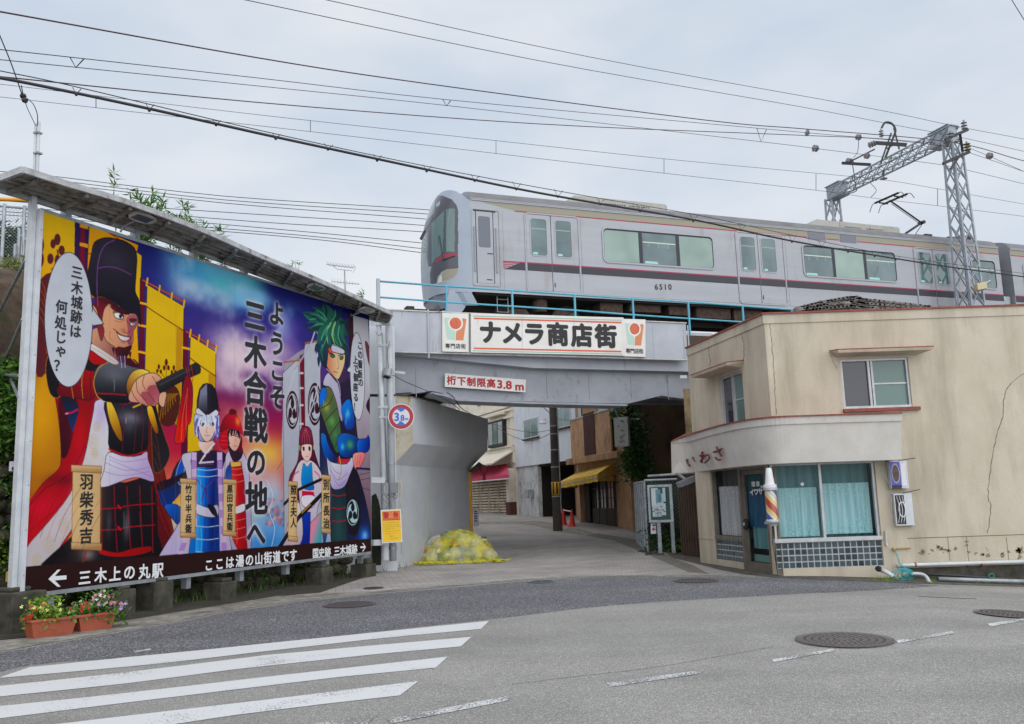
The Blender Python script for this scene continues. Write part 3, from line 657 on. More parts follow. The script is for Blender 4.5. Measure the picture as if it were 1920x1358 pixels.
F([(369,772),(374,730),(388,719),(404,730),(409,772),(389,780)],(60,54,70),(30,26,38),((374,740),(400,740)),sm=2,ol=1.2); F([(376,732),(388,720),(389,776),(371,770)],(136,136,156),(50,46,60),((376,740),(384,775)),sm=0)
F([(367,768),(372,765),(388,780),(405,768),(410,773),(408,780),(389,783),(368,776)],(226,222,234),ol=.9,sm=0)
# ------------- general with a crimson helmet
F([(428,846),(446,840),(462,860),(468,900),(470,1040),(440,1044),(424,960),(422,870)],(206,196,216),(176,160,190),((430,850),(465,1000)),ol=1)
F([(430,868),(452,866),(458,900),(464,1036),(450,1040),(436,1010),(430,930)],(222,50,50),(150,20,40),((432,900),(465,900)),sm=0,ol=1)
for y in (878,889,902,974,990,1008): K([(430,y),(444,y+2),(460,y-2)],1,(250,170,150),.8)
F([(432,866),(452,866),(452,874),(433,876)],(236,180,96),ol=.8,sm=0)
F([(422,946),(440,950),(458,944),(458,958),(440,964),(424,962)],(224,220,228),ol=.9)
F([(424,880),(433,872),(434,905),(424,905)],(30,70,160),ol=.8); F([(426,826),(448,830),(456,846),(450,862),(436,864)],(50,30,50))
F([(414,812),(426,806),(428,838),(418,842),(412,830)],(196,24,50),ol=1); F([(446,815),(454,822),(452,848),(444,840)],(110,16,36))
for y in (818,826,834): K([(413,y),(427,y)],.9,(240,90,110))
F([(428,812),(440,806),(451,818),(448,836),(441,846),(434,842),(428,830)],(246,210,190),(226,170,156),((430,812),(446,842)),ol=.9)
for pts in (((430,806),(428,822),(430,832)),((437,806),(434,816)),((444,808),(442,818)),((449,812),(449,822))): K(list(pts),2.6,(60,26,40))
for x,y in ((436,816),(447,819)): K([(x-3,y),(x+3,y+.5)],1.8,(50,26,40)); K([(x-3,y-4),(x+3,y-3)],1,(60,30,40))
K([(442,822),(443,830)],.8,(170,100,96)); K([(438,836),(444,837)],1,(160,80,86))
F([(412,810),(418,788),(428,776),(440,775),(449,786),(454,806),(458,818),(444,808),(426,804)],(206,30,64),(130,12,34),((440,780),(416,806)),ol=1.2)
A(446,790,5,9,(240,150,70),.9); F([(430,771),(435,767),(443,771),(441,777),(431,777)],(110,20,30),ol=.8)
# ------------- right side: pale banners with the three-comma crest
LB = (198,200,210)
F([(560,672),(564,1040),(533,1040),(530,700)],LB,(180,182,194),((540,690),(540,900)),sm=0,ol=.8)
F([(572,646),(600,640),(604,1030),(565,1036),(566,680)],LB,(186,188,200),((570,650),(570,900)),sm=0,ol=.8)
F([(562,668),(570,664),(572,800),(574,820),(566,820)],(124,22,44),sm=0,ol=.8)
F([(655,590),(663,592),(690,600),(698,800),(700,1042),(660,1040)],(204,204,212),(124,94,110),((670,700),(690,960)),sm=0)
F([(652,588),(662,592),(664,680),(656,700)],(60,20,36),sm=0)
K([(532,680),(562,676)],3,(180,110,60)); K([(572,644),(594,640)],3,(180,110,60))
for y in (700,728,760,795): K([(562,y),(568,y)],4,(214,206,210))
def tomoe(cx0,cy0,rx,ry,fg,bgc):
    e = lambda r,n=20: [(cx0+rx*r*math.cos(2*math.pi*i/n),cy0+ry*r*math.sin(2*math.pi*i/n)) for i in range(n)]
    F(e(1),fg); F(e(.86),bgc)
    for k in range(3):
        a0 = k*2*math.pi/3+.6; hx,hy = cx0+rx*.34*math.cos(a0),cy0+ry*.34*math.sin(a0)
        F([(hx+rx*.27*math.cos(i*math.pi/6),hy+ry*.27*math.sin(i*math.pi/6)) for i in range(12)],fg)
        outer = [(cx0+rx*.80*math.cos(a0-.1-1.75*t),cy0+ry*.80*math.sin(a0-.1-1.75*t)) for t in [i/8 for i in range(9)]]
        inner = [(cx0+rx*(.56+.22*t)*math.cos(a0-.1-1.75*t),cy0+ry*(.56+.22*t)*math.sin(a0-.1-1.75*t)) for t in [i/8 for i in range(9)]]
        hd = [(hx+rx*.27*math.cos(a0+.9),hy+ry*.27*math.sin(a0+.9))]
        F(hd+outer+inner[::-1]+[(hx-rx*.1*math.cos(a0),hy-ry*.1*math.sin(a0))],fg,sm=0)
tomoe(548,769,12,36,(58,22,40),LB); tomoe(590,758,13,40,(58,22,40),LB)
F([(684,640),(692,650),(694,690),(688,670)],(110,60,70)); F([(686,760),(696,742),(698,780),(692,775)],(60,24,40))
K([(592,616),(580,650),(556,690),(540,740)],3.6,(206,206,222)); K([(592,616),(602,660),(592,740),(575,790)],3,(206,206,222)); K([(590,618),(578,652),(552,694)],.8,(120,110,140))
# ------------- young lord with green hair
F([(604,742),(612,760),(630,800),(632,900),(614,1000),(606,1020),(600,900),(599,790)],(40,34,52),(30,60,120),((610,760),(620,1000)))
F([(602,812),(618,824),(626,842),(622,880),(606,850)],(40,120,210),(24,50,130),((605,820),(622,870)),ol=1)
F([(622,1030),(622,920),(640,880),(664,870),(690,960),(694,1030),(650,1036)],(34,26,40),(30,44,90),((640,900),(680,1030)),ol=1)
F([(622,920),(648,910),(650,1030),(622,1034)],(30,50,60),(40,70,70),((622,930),(650,1030)),sm=0)
A(634,980,8,40,(60,100,100),.5)
for y in (928,952,976): K([(622,y),(636,y+2),(648,y-1)],2,(180,24,50))
A(682,1006,10,18,(50,110,220),.95); A(684,1004,5,8,(150,210,250),.8)
F([(655,900),(668,920),(676,960),(670,1000),(656,1000),(648,960)],(44,34,44),(30,22,34),((655,900),(665,1000)),ol=.8)
tomoe(661,961,13,28,(24,34,44),(190,214,220))
F([(613,857),(620,866),(650,870),(662,850),(664,868),(655,892),(646,912),(632,918),(622,914),(616,890)],(222,222,234),(176,160,206),((630,870),(640,915)),ol=1)
for pts in (((615,868),(632,900),(652,886)),((618,880),(634,910),(648,900)),((614,860),(628,884),(640,888))): K(list(pts),.9,(130,110,160))
F([(604,720),(618,704),(640,700),(656,715),(664,760),(668,800),(670,850),(640,860),(618,840),(606,790)],(50,36,66),(36,30,60),((620,710),(640,850)),ol=1)
F([(612,702),(624,700),(634,722),(640,760),(642,790),(636,780),(622,730),(606,722)],(206,200,220),(176,170,200),((615,705),(640,780)),ol=.8)
F([(599,738),(604,728),(620,728),(632,760),(638,800),(640,830),(632,850),(618,820),(604,780),(598,756)],(104,112,70),(60,110,70),((604,735),(630,840)),ol=1.2)
F([(598,752),(602,730),(610,728),(612,742),(602,762)],(50,120,220),ol=1)
A(612,764,6,9,(170,180,100),.8); A(622,790,6,9,(110,180,90),.8); A(628,814,5,8,(90,140,90),.8)
for pts in (((602,766),(618,756),(624,742)),((608,792),(622,776),(632,766)),((616,820),(630,800),(637,790)),((628,838),(636,822),(641,812))): K(list(pts),1.8,(70,36,40))
F([(640,764),(654,748),(662,770),(664,800),(650,806),(644,790)],(40,130,220),(20,70,160),((645,760),(660,800)),ol=1.2); A(652,776,4,9,(120,210,250),.8)
F([(632,822),(646,812),(672,822),(674,848),(650,858),(636,850)],(30,110,200),(20,50,120),((640,820),(660,856)),ol=1); A(656,834,7,9,(90,170,110),.9); A(642,838,4,7,(110,200,250),.8)
F([(670,826),(686,822),(690,816),(694,828),(690,846),(672,850)],(30,110,210),(30,40,130),((672,830),(692,846)),ol=1)
F([(662,852),(680,848),(684,856),(672,880),(664,876)],(246,170,160),(236,120,120),((664,855),(678,875)),ol=.9)
for k in range(3): K([(666+k*5,854),(665+k*4,872)],1,(196,40,70))
K([(636,856),(640,884),(634,900)],2.6,(196,170,80))
F([(610,690),(616,680),(636,690),(652,696),(650,712),(636,720),(622,706)],(70,50,84),ol=.8); K([(612,692),(634,716),(638,742)],1.6,(206,200,222))
F([(610,664),(614,650),(628,656),(645,660),(646,680),(640,700),(632,712),(618,696),(610,680)],(236,204,160),(226,140,110),((630,670),(612,670)),ol=1)
F([(612,652),(614,664),(626,662),(646,666),(648,656)],(226,90,80),(230,120,96),((612,655),(640,662)),sm=2)
F([(618,664),(624,664),(628,669),(622,671)],(70,120,90),ol=1.2); F([(637,670),(643,668),(643,673),(638,675)],(70,120,90),ol=1.2)
K([(615,659),(628,668)],1.6,(40,40,40)); K([(634,668),(646,663)],1.6,(40,40,40)); K([(633,672),(635,690),(631,692)],.9,(150,90,70)); K([(625,697),(633,699)],1.4,(150,60,60))
F([(568,588),(580,602),(596,598),(604,588),(584,592)],(40,120,100),ol=.7)
F([(574,612),(590,612),(596,600),(580,594),(592,582),(606,576),(600,572),(616,574),(634,592),(644,600),(650,622),(655,630),(646,632),(652,660),(653,700),(646,680),(646,662),(622,656),(616,652),(612,690),(602,680),(598,656),(592,664),(596,640),(596,622),(586,622)],(44,110,96),(28,44,62),((610,590),(620,690)),sm=2,ol=1)
for pts,c_ in ((((580,600),(600,596),(612,582)),(90,180,150)),(((590,612),(606,604),(618,592)),(70,150,120)),(((622,600),(616,622),(606,650)),(96,170,130)),(((628,600),(632,624),(640,650)),(110,190,120)),(((624,606),(626,630),(634,648)),(140,210,120)),(((614,604),(606,624),(604,660)),(60,110,130)),(((602,630),(602,660),(606,676)),(56,80,110)),(((640,612),(646,640),(650,670)),(40,80,90))): K(list(pts),2.6,c_,.75)
F([(622,646),(632,648),(645,656),(644,665),(630,662),(622,658)],(206,206,222),ol=1.2); F([(612,580),(618,582),(616,588)],(206,210,216),sm=0)
F([(644,600),(654,618),(656,628),(650,624)],(30,50,60))
K([(668,878),(694,880)],4,(36,34,80)); K([(674,890),(694,886)],1,(70,40,60)); K([(676,900),(696,896)],1,(70,40,60)); K([(680,915),(696,920)],1,(70,40,60))
# ------------- lady with long auburn hair
F([(541,903),(556,870),(560,850),(562,810),(572,799),(584,808),(588,840),(600,880),(608,900),(606,930),(590,940),(560,940)],(110,34,60),(70,20,44),((565,820),(600,920)),ol=1)
F([(560,868),(574,862),(590,868),(604,892),(606,924),(596,950),(590,980),(566,980),(560,920),(548,905)],(226,214,220),(206,196,214),((560,870),(600,960)),ol=.9)
F([(568,870),(576,876),(584,868),(586,900),(588,918),(566,912)],(50,160,220),(20,110,190),((570,870),(586,915)),ol=.9)
F([(566,920),(588,922),(590,930),(566,932)],(206,40,80),sm=0); F([(566,930),(590,930),(588,950),(574,952),(566,945)],(232,226,236),ol=.8)
F([(564,960),(582,960),(582,1030),(562,1032)],(30,70,180),(20,40,130),((566,960),(580,1030)),sm=0,ol=.8)
F([(582,980),(602,960),(602,1030),(580,1032)],(226,150,170),(60,170,180),((585,1000),(600,1010)),sm=0,ol=.8)
F([(561,942),(568,1000),(556,1030),(530,1040),(540,980),(550,960)],(222,214,206),(186,170,190),((555,950),(545,1030)),ol=.9)
F([(566,832),(572,828),(584,832),(584,852),(580,862),(575,866),(569,860),(565,850)],(250,226,212),(240,200,190),((570,835),(580,862)),ol=.8)
F([(562,840),(562,812),(572,800),(584,810),(588,838),(585,848),(584,834),(566,835),(565,850)],(146,50,76),(96,30,56),((572,803),(572,840)),ol=.8)
for k in range(4): K([(573,804),(567+k*4,818),(566+k*5,832)],1.3,(206,110,120),.8)
for x in (569,580): F([(x-2,838),(x+2,838),(x+2,845),(x-1,845)],(40,50,80),sm=2)
K([(573,856),(578,856)],1,(200,90,90)); K([(562,836),(562,844)],2.6,(226,180,80)); K([(588,836),(588,842)],2.6,(226,180,80))
K([(548,905),(552,890),(560,884)],3,(226,110,150)); K([(600,905),(598,892),(590,884)],3,(226,110,150))
K([(520,1032),(560,970),(602,928)],9,(26,22,28),sm=0); K([(533,945),(560,918),(604,898)],6,(26,22,28),sm=0); K([(566,962),(582,946)],2,(220,150,60))
# ------------- speech balloons and name scrolls
def ell(cx0,cy0,rx,ry,tilt=0): return [(cx0+rx*math.cos(t)+tilt*math.sin(t)*ry,cy0+ry*math.sin(t)) for t in [i*math.pi/10 for i in range(20)]]
F([(166,566),(195,608),(170,612)],(206,210,218),sm=0,ol=1.4)
F(ell(129,600,45,126),(208,212,220),ol=1.4); F([(160,570),(192,607),(160,610)],(208,212,220),sm=0)
F([(660,680),(650,695),(660,702)],(212,214,222),sm=0,ol=1)
F(ell(670,706,13.5,82,.02),(212,214,222),ol=1.2); F([(664,682),(652,695),(664,701)],(212,214,222),sm=0)
def scroll(x0,y0,x1,y1,tw=3):
    F([(x0,y0),(x1,y0+2),(x1-1,y1+1),(x0-2,y1)],(222,190,142),(206,170,122),((x0,y0),(x1,y0)),sm=0,ol=1,olc=(130,90,60))
    A((x0+x1)/2,(y0+y1)/2,(x1-x0)*.5,(y1-y0)*.5,(232,204,158),.6)
    h = (y1-y0)*.085
    for yy0 in (y0-1,y1-h): F([(x0-tw,yy0),(x1+tw*.6,yy0+2),(x1+tw*.6,yy0+h+2),(x0-tw,yy0+h-1)],(228,200,152),(176,134,92),(((x0),yy0),(x0,yy0+h+3)),sm=0,ol=1,olc=(130,90,60))
scroll(137,873,189,1030); scroll(340,898,367,1007,2); scroll(420,899,442,1004,2); scroll(542,903,557,1014,1.5); scroll(604,891,619,999,1.5)
def spk(bx_,by_,tx_,ty_,w,c,bend=.15):
    dx,dy = tx_-bx_,ty_-by_; l = math.hypot(dx,dy); nx2,ny2 = -dy/l,dx/l; mx_,my_ = bx_+dx*.5+nx2*l*bend,by_+dy*.5+ny2*l*bend
    F([(bx_-nx2*w,by_-ny2*w),(mx_-nx2*w*.8,my_-ny2*w*.8),(tx_,ty_),(mx_+nx2*w*.8,my_+ny2*w*.8),(bx_+nx2*w,by_+ny2*w)],c,sm=2)
G1_,G2_,G3_,G4_ = (30,62,70),(44,110,92),(84,168,130),(150,214,140)
for q in ((606,606,572,590,4,G1_),(604,616,578,624,4,G1_),(606,600,590,572,5,G1_),(612,598,606,568,5,G1_),(626,600,640,576,5,G1_),(636,606,656,596,4,G1_),(604,640,590,662,4,G1_),(606,660,598,690,4,G1_),(648,640,657,664,3,G1_),
          (608,604,566,586,3,G2_),(606,610,574,606,3,G2_),(610,600,584,576,3.4,G2_),(616,598,610,570,3.4,G2_),(610,610,596,644,4,G2_),(616,606,606,676,4,G2_),(624,604,622,654,4.4,G2_),(634,606,640,656,4,G2_),(642,610,652,650,3.4,G2_),
          (610,602,578,590,1.4,G3_),(612,600,592,582,1.4,G3_),(614,612,606,660,1.6,G3_),(620,606,616,648,1.6,G4_),(628,606,630,650,1.8,G4_),(636,612,644,652,1.5,G3_),(606,608,582,616,1.2,G3_),(624,600,628,580,1.3,G3_),(622,610,612,640,1,(60,90,140)),(604,640,602,682,2,(44,60,110))):
    spk(*q)
F([(622,648),(632,650),(645,657),(644,664),(630,662),(622,658)],(212,212,226),ol=1)
for q in ((384,780,376,802,2.4,(214,222,240)),(390,779,384,803,2.4,(236,240,250)),(394,779,398,801,2.4,(206,214,236)),(400,780,407,803,2.2,(226,230,246)),(374,780,368,806,2.6,(190,198,226)),(370,786,366,820,2.2,(120,110,186)),(407,784,411,822,2.4,(110,100,180)),(376,784,372,812,1.4,(240,244,252)),(405,786,405,816,1.2,(236,240,252)),(372,800,374,826,1.6,(100,90,170)),(410,800,406,828,1.4,(130,120,196)),(388,780,389,798,1,(170,176,206))):
    spk(*q,.06)
for q in ((430,806,428,826,2,(52,24,38)),(435,806,433,820,2,(52,24,38)),(440,807,440,818,1.8,(80,36,50)),(446,808,450,822,2,(52,24,38))): spk(*q,.05)
# gloss on lacquer, folds on cloth
for x,y,l,c,w in ((214,712,22,(170,172,180),1.6),(236,784,10,(200,200,208),1.4),(232,960,30,(110,108,114),2),(262,960,30,(90,88,96),1.6),(376,900,60,(150,214,250),1.8),(377,990,44,(150,214,250),1.8),(442,900,30,(250,150,130),1.4),(444,980,40,(250,150,130),1.4),(648,776,20,(190,236,252),1.4),(606,750,10,(150,210,250),1.4)): K([(x,y),(x+1,y+l*.5),(x,y+l)],w,c,.55)
for k in range(9): x = 60+k*13; K([(x+40,890+k*6),(x+10,940+k*6),(x-10,1000+k*4)],1.6,(226,70,84) if k % 2 else (104,8,26),.28)
for k in range(6): K([(286+k*2,800+k*30),(296+k*3,830+k*32),(300+k*4,860+k*30)],2,(160,70,50),.35)
for k in range(7): K([(330+k*15,870+(k % 3)*6),(328+k*15,960),(322+k*16,1036)],1.2,(150,136,180),.3)
# seams between the printed sheets
for px_ in (206,330,440,533,620): K([(px_,380+.343*(px_-80)),(px_,1080)],.5,(60,50,70),.35,sm=0)
# dark title band
q = [(30,1066),(47,1062),(692,1010),(720,1008),(720,1060),(30,1140)]
F(q,(50,26,26),sm=0)
# soft white glow behind the title lettering
TITLE = [('三',478,592,62),('木',479,660,64),('合',478,728,66),('戦',479.5,797,68),('の',480,866,56),('地',481,934,64),('へ',480,1000,54),
         ('よ',519,588,50),('う',519,644,50),('こ',520,694,46),('そ',520,744,50)]
gl = np.zeros((ph,pw),np.float32)
for ch,x,y,h in TITLE:
    v,f = glyph(ch); c = uvp([(x,y)])[0]; s_ = h*scale_at(x,y)
    for vx,vy in v:
        pass
    for tri in f:
        q = np.array([(c[0]+v[i][0]*s_,c[1]-v[i][1]*s_) for i in tri]); R = region(q,1)
        if R is None: continue
        sl_,X,Y = R; gl[sl_][inside(q,X,Y)] = 1
def blur(a,r,n=3):
    for _ in range(n):
        for ax in (0,1):
            cs = np.cumsum(np.pad(a,[(r+1,r) if i == ax else (0,0) for i in (0,1)]),axis=ax)
            a = (np.take(cs,range(2*r+1,cs.shape[ax]),ax)-np.take(cs,range(0,cs.shape[ax]-2*r-1),ax))/(2*r+1)
    return a
al = np.clip(blur(gl,9)*3.2,0,.92)[...,None]; IMG[:] = IMG*(1-al)+C3((232,232,242))*al
# faint print texture and dust
IMG *= (1+(fbm(ph,pw,30,4,21)-.5)*.07)[...,None]; IMG[:] = np.clip(IMG,0,1)
small = IMG.reshape(NV,SS,NU,SS,3).mean(axis=(1,3)); LINC = np.where(small > .04045,((small+.055)/1.055)**2.4,small/12.92); LUM_ = LINC.mean(axis=2,keepdims=True); LINC = np.clip(LUM_+(LINC-LUM_)*1.12,.002,1)**1.06*.80
BR = thing('billboard',(BP.at((uL+uR)/2,0).x,BP.at((uL+uR)/2,0).y,0),'tall painted billboard of warriors with a narrow metal roof, standing before the mossy stone wall','billboard')
me = bpy.data.meshes.new('printed_panel'); b0 = ROOTLOC['billboard']
us = np.linspace(uL,uR,NU); zs = np.linspace(zT,zB,NV)
UU,ZZ = np.meshgrid(us,zs); co = np.empty((NU*NV,3))
co[:,0] = BP.o.x+BP.u.x*UU.ravel()-b0.x; co[:,1] = BP.o.y+BP.u.y*UU.ravel()-b0.y; co[:,2] = ZZ.ravel()
idx = np.arange(NU*NV).reshape(NV,NU); fc = np.stack([idx[:-1,:-1],idx[1:,:-1],idx[1:,1:],idx[:-1,1:]],-1).reshape(-1,4)
me.vertices.add(len(co)); me.vertices.foreach_set('co',co.ravel()); me.loops.add(fc.size); me.loops.foreach_set('vertex_index',fc.ravel())
me.polygons.add(len(fc)); me.polygons.foreach_set('loop_start',np.arange(0,fc.size,4)); me.polygons.foreach_set('loop_total',np.full(len(fc),4)); me.update(calc_edges=True)
ca = me.color_attributes.new('print','FLOAT_COLOR','POINT'); ca.data.foreach_set('color',np.concatenate([LINC.reshape(-1,3),np.ones((NU*NV,1))],1).ravel().astype(np.float32))
m = bpy.data.materials.new('printed_sheet'); m.use_nodes = True; at = m.node_tree.nodes.new('ShaderNodeAttribute'); at.attribute_name = 'print'
bs = m.node_tree.nodes['Principled BSDF']; m.node_tree.links.new(at.outputs['Color'],bs.inputs['Base Color']); bs.inputs['Roughness'].default_value = .5; bs.inputs['Specular IOR Level'].default_value = .12
me.materials.append(m); po = bpy.data.objects.new('printed_panel',me); COL.objects.link(po); po.parent = BR
# backing, so the panel has thickness
mb = MB().pbox(BP,uL,uR,zB,zT,-.06,-.012); obj('panel_backing',mb,M_galv,BR)
# lettering on the print
ink = mat('printed_ink',(24,22,28),.5)
mb = MB()
for ch,x,y,h in TITLE: put_char(mb,BP,ch,x,y,h,bold=.034,off=.006)
obj('title_lettering',mb,ink,BR)
mb = MB()
for ch,x,y in (('三',144,511),('木',144,540),('城',143.5,567),('跡',142.6,594),('は',141,621),('何',115,575.5),('処',113.5,605),('じ',113.5,632),('ゃ',114,657),('？',112,686)): put_char(mb,BP,ch,x,y,27,bold=.022,off=.006)
for ch,x,y in (('こ',674.7,648),('の',675,665),('看',675,683),('板',675,701),('の',676,717),('上',666,675),('で',667,691),('御',667,708),('座',666.5,726),('る',667,745),('！',667,763)): put_char(mb,BP,ch,x,y,17,bold=.022,off=.006)
for t,xs,ys,h in (('羽柴秀吉',[162,162,162,161],[903,937,970,1004],31),('竹中半兵衛',[353]*5,[917,935,953.5,972,991],17),('黒田官兵衛',[430.5]*5,[917,934,952,970,987],16.5),
                     ('照子夫人',[550]*4,[919,939.5,959.5,980],19),('別所長治',[611.5]*4,[909,933,957.5,981],20)):
    for ch,x,y in zip(t,xs,ys): put_char(mb,BP,ch,x,y,h,bold=.02,off=.006)
obj('panel_lettering',mb,ink,BR)
mb = MB()
wht = mat('white_lettering',(226,228,230),.5)
for t,xs,ys,h in (('三木上の丸駅',[158,188,215,242,270,295],[1083,1078.5,1076,1073,1071.5,1069.5],28),('ここは湯の山街道です',[391,411,430,449,467,484.5,501.5,518,534,549],[1059.5,1057,1054.5,1052,1050,1048,1046,1044.5,1043,1041],23),
                     ('国史跡',[591,602.5,614],[1037.5,1036.5,1035.5],19),('三木城跡',[631,642,653,664],[1033.5,1032.3,1031,1030],19)):
    for ch,x,y in zip(t,xs,ys): put_char(mb,BP,ch,x,y,h,bold=.03,off=.008)
ar = [(90,1086),(107,1068.5),(113,1068),(102,1080.5),(124,1079),(124,1086.5),(102,1088.5),(113,1100),(107,1100.5)]
mb.concave(px_poly(BP,ar,.008)); mb.concave(px_poly(BP,[(685.5,1026),(680.5,1018.5),(678.5,1018.5),(682.5,1024),(675,1024.8),(675,1028.2),(682.5,1027.6),(678.5,1034.5),(680.5,1034)],.008))
obj('band_lettering',mb,wht,BR)
# frame
mb = MB().pbox(BP,uL-.065,uL,zB-.08,zT+.02,-.07,.03); mb.pbox(BP,uL-.15,uL-.07,.42,zT+.5,-.12,-.03)
obj('end_post',mb,M_white,BR,bevel=.004)
mb = MB()
for uq in np.linspace(uL+.5,uR-.2,7): mb.pbox(BP,uq-.05,uq+.05,.3,zT+.35,-.2,-.08)
mb.pbox(BP,uL,uR,zT+.0,zT+.06,-.10,-.02)
mb.pbox(BP,uL,uR,zB-.06,zB-.003,-.10,-.0)
obj('steel_frame',mb,M_galv,BR)
# studs on the white end post
mb = MB()
for k in range(9): c = BP.at(uL-.032,.8+k*.6,.03); mb.lathe(c,[(.009,0),(.009,.006),(.004,.009)],8,BP.n)
obj('bolt',mb,M_galv,BR)
# stays running back from the end post to the bank
mb = MB(); pb = BP.at(uL-.15,0,-.1)
for z1,(x,y,D) in ((5.15,(-30,640,14.2)),(4.3,(-10,720,13.6)),(3.2,(6,677,13.3)),(3.5,(-40,700,14))):
    mb.tube([pb+Vector((0,0,z1)),P(x,y,D)],.022,6)
obj('stay',mb,M_galv,BR)
# roof: a shallow gutter-like canopy tilted outwards, carried on brackets
M_roof = mat('weathered_roof_sheet',(150,148,144),.7,c2=(112,108,102),ns=3,dirt=(74,62,54),ds=5,dlo=.5,dhi=.66)
def rp(x,y,D): return P(x,y,D)
# outer lip, ridge and inner edge as seen in the photograph, at their distances
def uz(u,z,o): return BP.at(u,z,o)
rA = BP.sz(62,372)
RO = .95 # projection in front of the panel
def Rpt(px,py,off): return BP.hit(px,py,off)
# lip and rear edge follow the slightly sagging line the roof really has
LIP = [Rpt(x,y,.62) for x,y in spline([(43,321),(134,350),(240,382),(380,434),(483,480),(600,529),(735,590)],4,False)]
REAR = [Rpt(x,y,-.12) for x,y in spline([(-26,347),(59,371),(180,409),(287,441),(370,471),(480,511),(559,542),(674,590),(728,604)],4,False)]
def along(L_,t):
    u0 = (L_[0]-BP.o).dot(BP.u); u1 = (L_[-1]-BP.o).dot(BP.u); u_ = u0+(u1-u0)*t
    for a_,b_ in zip(L_[:-1],L_[1:]):
        ua,ub = (a_-BP.o).dot(BP.u),(b_-BP.o).dot(BP.u)
        if ub >= u_-1e-6: return a_.lerp(b_,(u_-ua)/(ub-ua))
    return L_[-1].copy()
NR = 28; lp_ = [along(LIP,i/NR) for i in range(NR+1)]; rr_ = [along(REAR,i/NR) for i in range(NR+1)]
th = Vector((0,0,.035)); zr = sum(p.z for p in rr_)/len(rr_)
mb = MB()
for i in range(NR): mb.slab([lp_[i],lp_[i+1],rr_[i+1],rr_[i]],th)
obj('roof',mb,M_roof,BR)
fl = MB()
for i in range(NR): fl.bar(lp_[i]+th/2,lp_[i+1]+th/2,.045,.085); fl.bar(rr_[i]-th*.6,rr_[i+1]-th*.6,.05,.07)
fl.bar(lp_[0]+th/2,rr_[0]+th/2,.05,.09); fl.bar(lp_[-1]+th/2,rr_[-1]+th/2,.05,.08)
obj('roof_edge',fl,mat('aluminium_trim',(186,188,190),.45,c2=(150,150,150),ns=6,dirt=(92,80,70),ds=6,dlo=.58,dhi=.7),BR)
mb = MB(); nb = 12
for k in range(nb):
    t = (k+.35)/nb; a = along(LIP,t); b = along(REAR,t); mb.bar(a.lerp(b,.06)-th*1.1,a.lerp(b,.97)-th*1.3,.05,.055)
for q0 in (.3,.5,.68):
    for i in range(NR): mb.bar(lp_[i].lerp(rr_[i],q0)-th*.5,lp_[i+1].lerp(rr_[i+1],q0)-th*.5,.035,.035)
obj('roof_rib',mb,M_roof,BR)
# flood lamps on arms under the roof
M_lamp = mat('lamp_housing',(196,196,192),.5,c2=(160,158,150),ns=9)
for px_,py_ in ((268,410),(455,476),(593,540),(688,583)):
    c = Rpt(px_,py_,.42); D_ = c.y
    ax = BP.n*.5+Vector((0,0,.10)); ax.normalize(); sd_ = BP.u
    lp = MB()
    pr = [(-.24,.05,.03),(-.18,.11,.06),(0,.15,.075),(.16,.12,.06),(.24,.05,.02)]
    up = sd_.cross(ax).normalized(); up = up if up.z > 0 else -up
    base = len(lp.v)
    for t,w,h in pr:
        for (i,j) in ((-1,0),(-.7,1),(.7,1),(1,0)): lp.v.append(c+sd_*t+ax*(i*w)+up*(j*h))
    for i in range(4):
        for j in range(4): q_ = base+i*4; lp.f.append((q_+j,q_+(j+1) % 4,q_+4+(j+1) % 4,q_+4+j))
    lp.f += [(base,base+1,base+2,base+3),(base+19,base+18,base+17,base+16)]
    lo = obj('flood_lamp',lp,M_lamp,BR,smooth=False)
    arm = MB().tube([c-ax*.05+up*.03,c-ax*.42+up*.02,BP.at((c-BP.o).dot(BP.u),zr-.06,-.05)],.016,8); obj('lamp_arm',arm,M_galv,lo)
    gl_ = MB().slab([c+sd_*t+ax*i-up*.002 for t,i in ((-.17,-.08),(.15,-.08),(.15,.08),(-.17,.08))],-up*.006); obj('lamp_glass',gl_,glass('lamp_glass',(90,92,92)),lo)
# concrete footings and steel legs
foot = [(14,1200,.85,'largest concrete footing, under the white end post beside the planters'),(210,1160,.62,'mossy footing behind the second flower planter'),(282,1155,.72,'tall narrow concrete footing just past the flower planters'),(405,1130,.5,'squat wide concrete footing under the middle of the dark title band'),
        (590,1100,.55,'concrete block footing under the station distance lettering'),(672,1070,.45,'broad dark footing by the warning sign pipes')]
for i,(x,y,h,lb) in enumerate(foot):
    gpt = G(x+18,y); u_ = (BP.hit(x+20,y-20)-BP.o).dot(BP.u); o_ = -.12
    bb = MB(); w = .2 if i else .26
    zg = gh(gpt.x,gpt.y)
    bb.pbox(BP,u_-w,u_+w,zg-.3,zg+h*.62,-.36,.06 if i else .2); bb.pbox(BP,u_-w*.6,u_+w*.6,zg+h*.62,max(zg+h*.62+.06,.40),-.3,.02)
    obj('concrete_footing',bb,M_conc,bevel=.02,label=lb,cat='footing',group='concrete footings under the billboard')
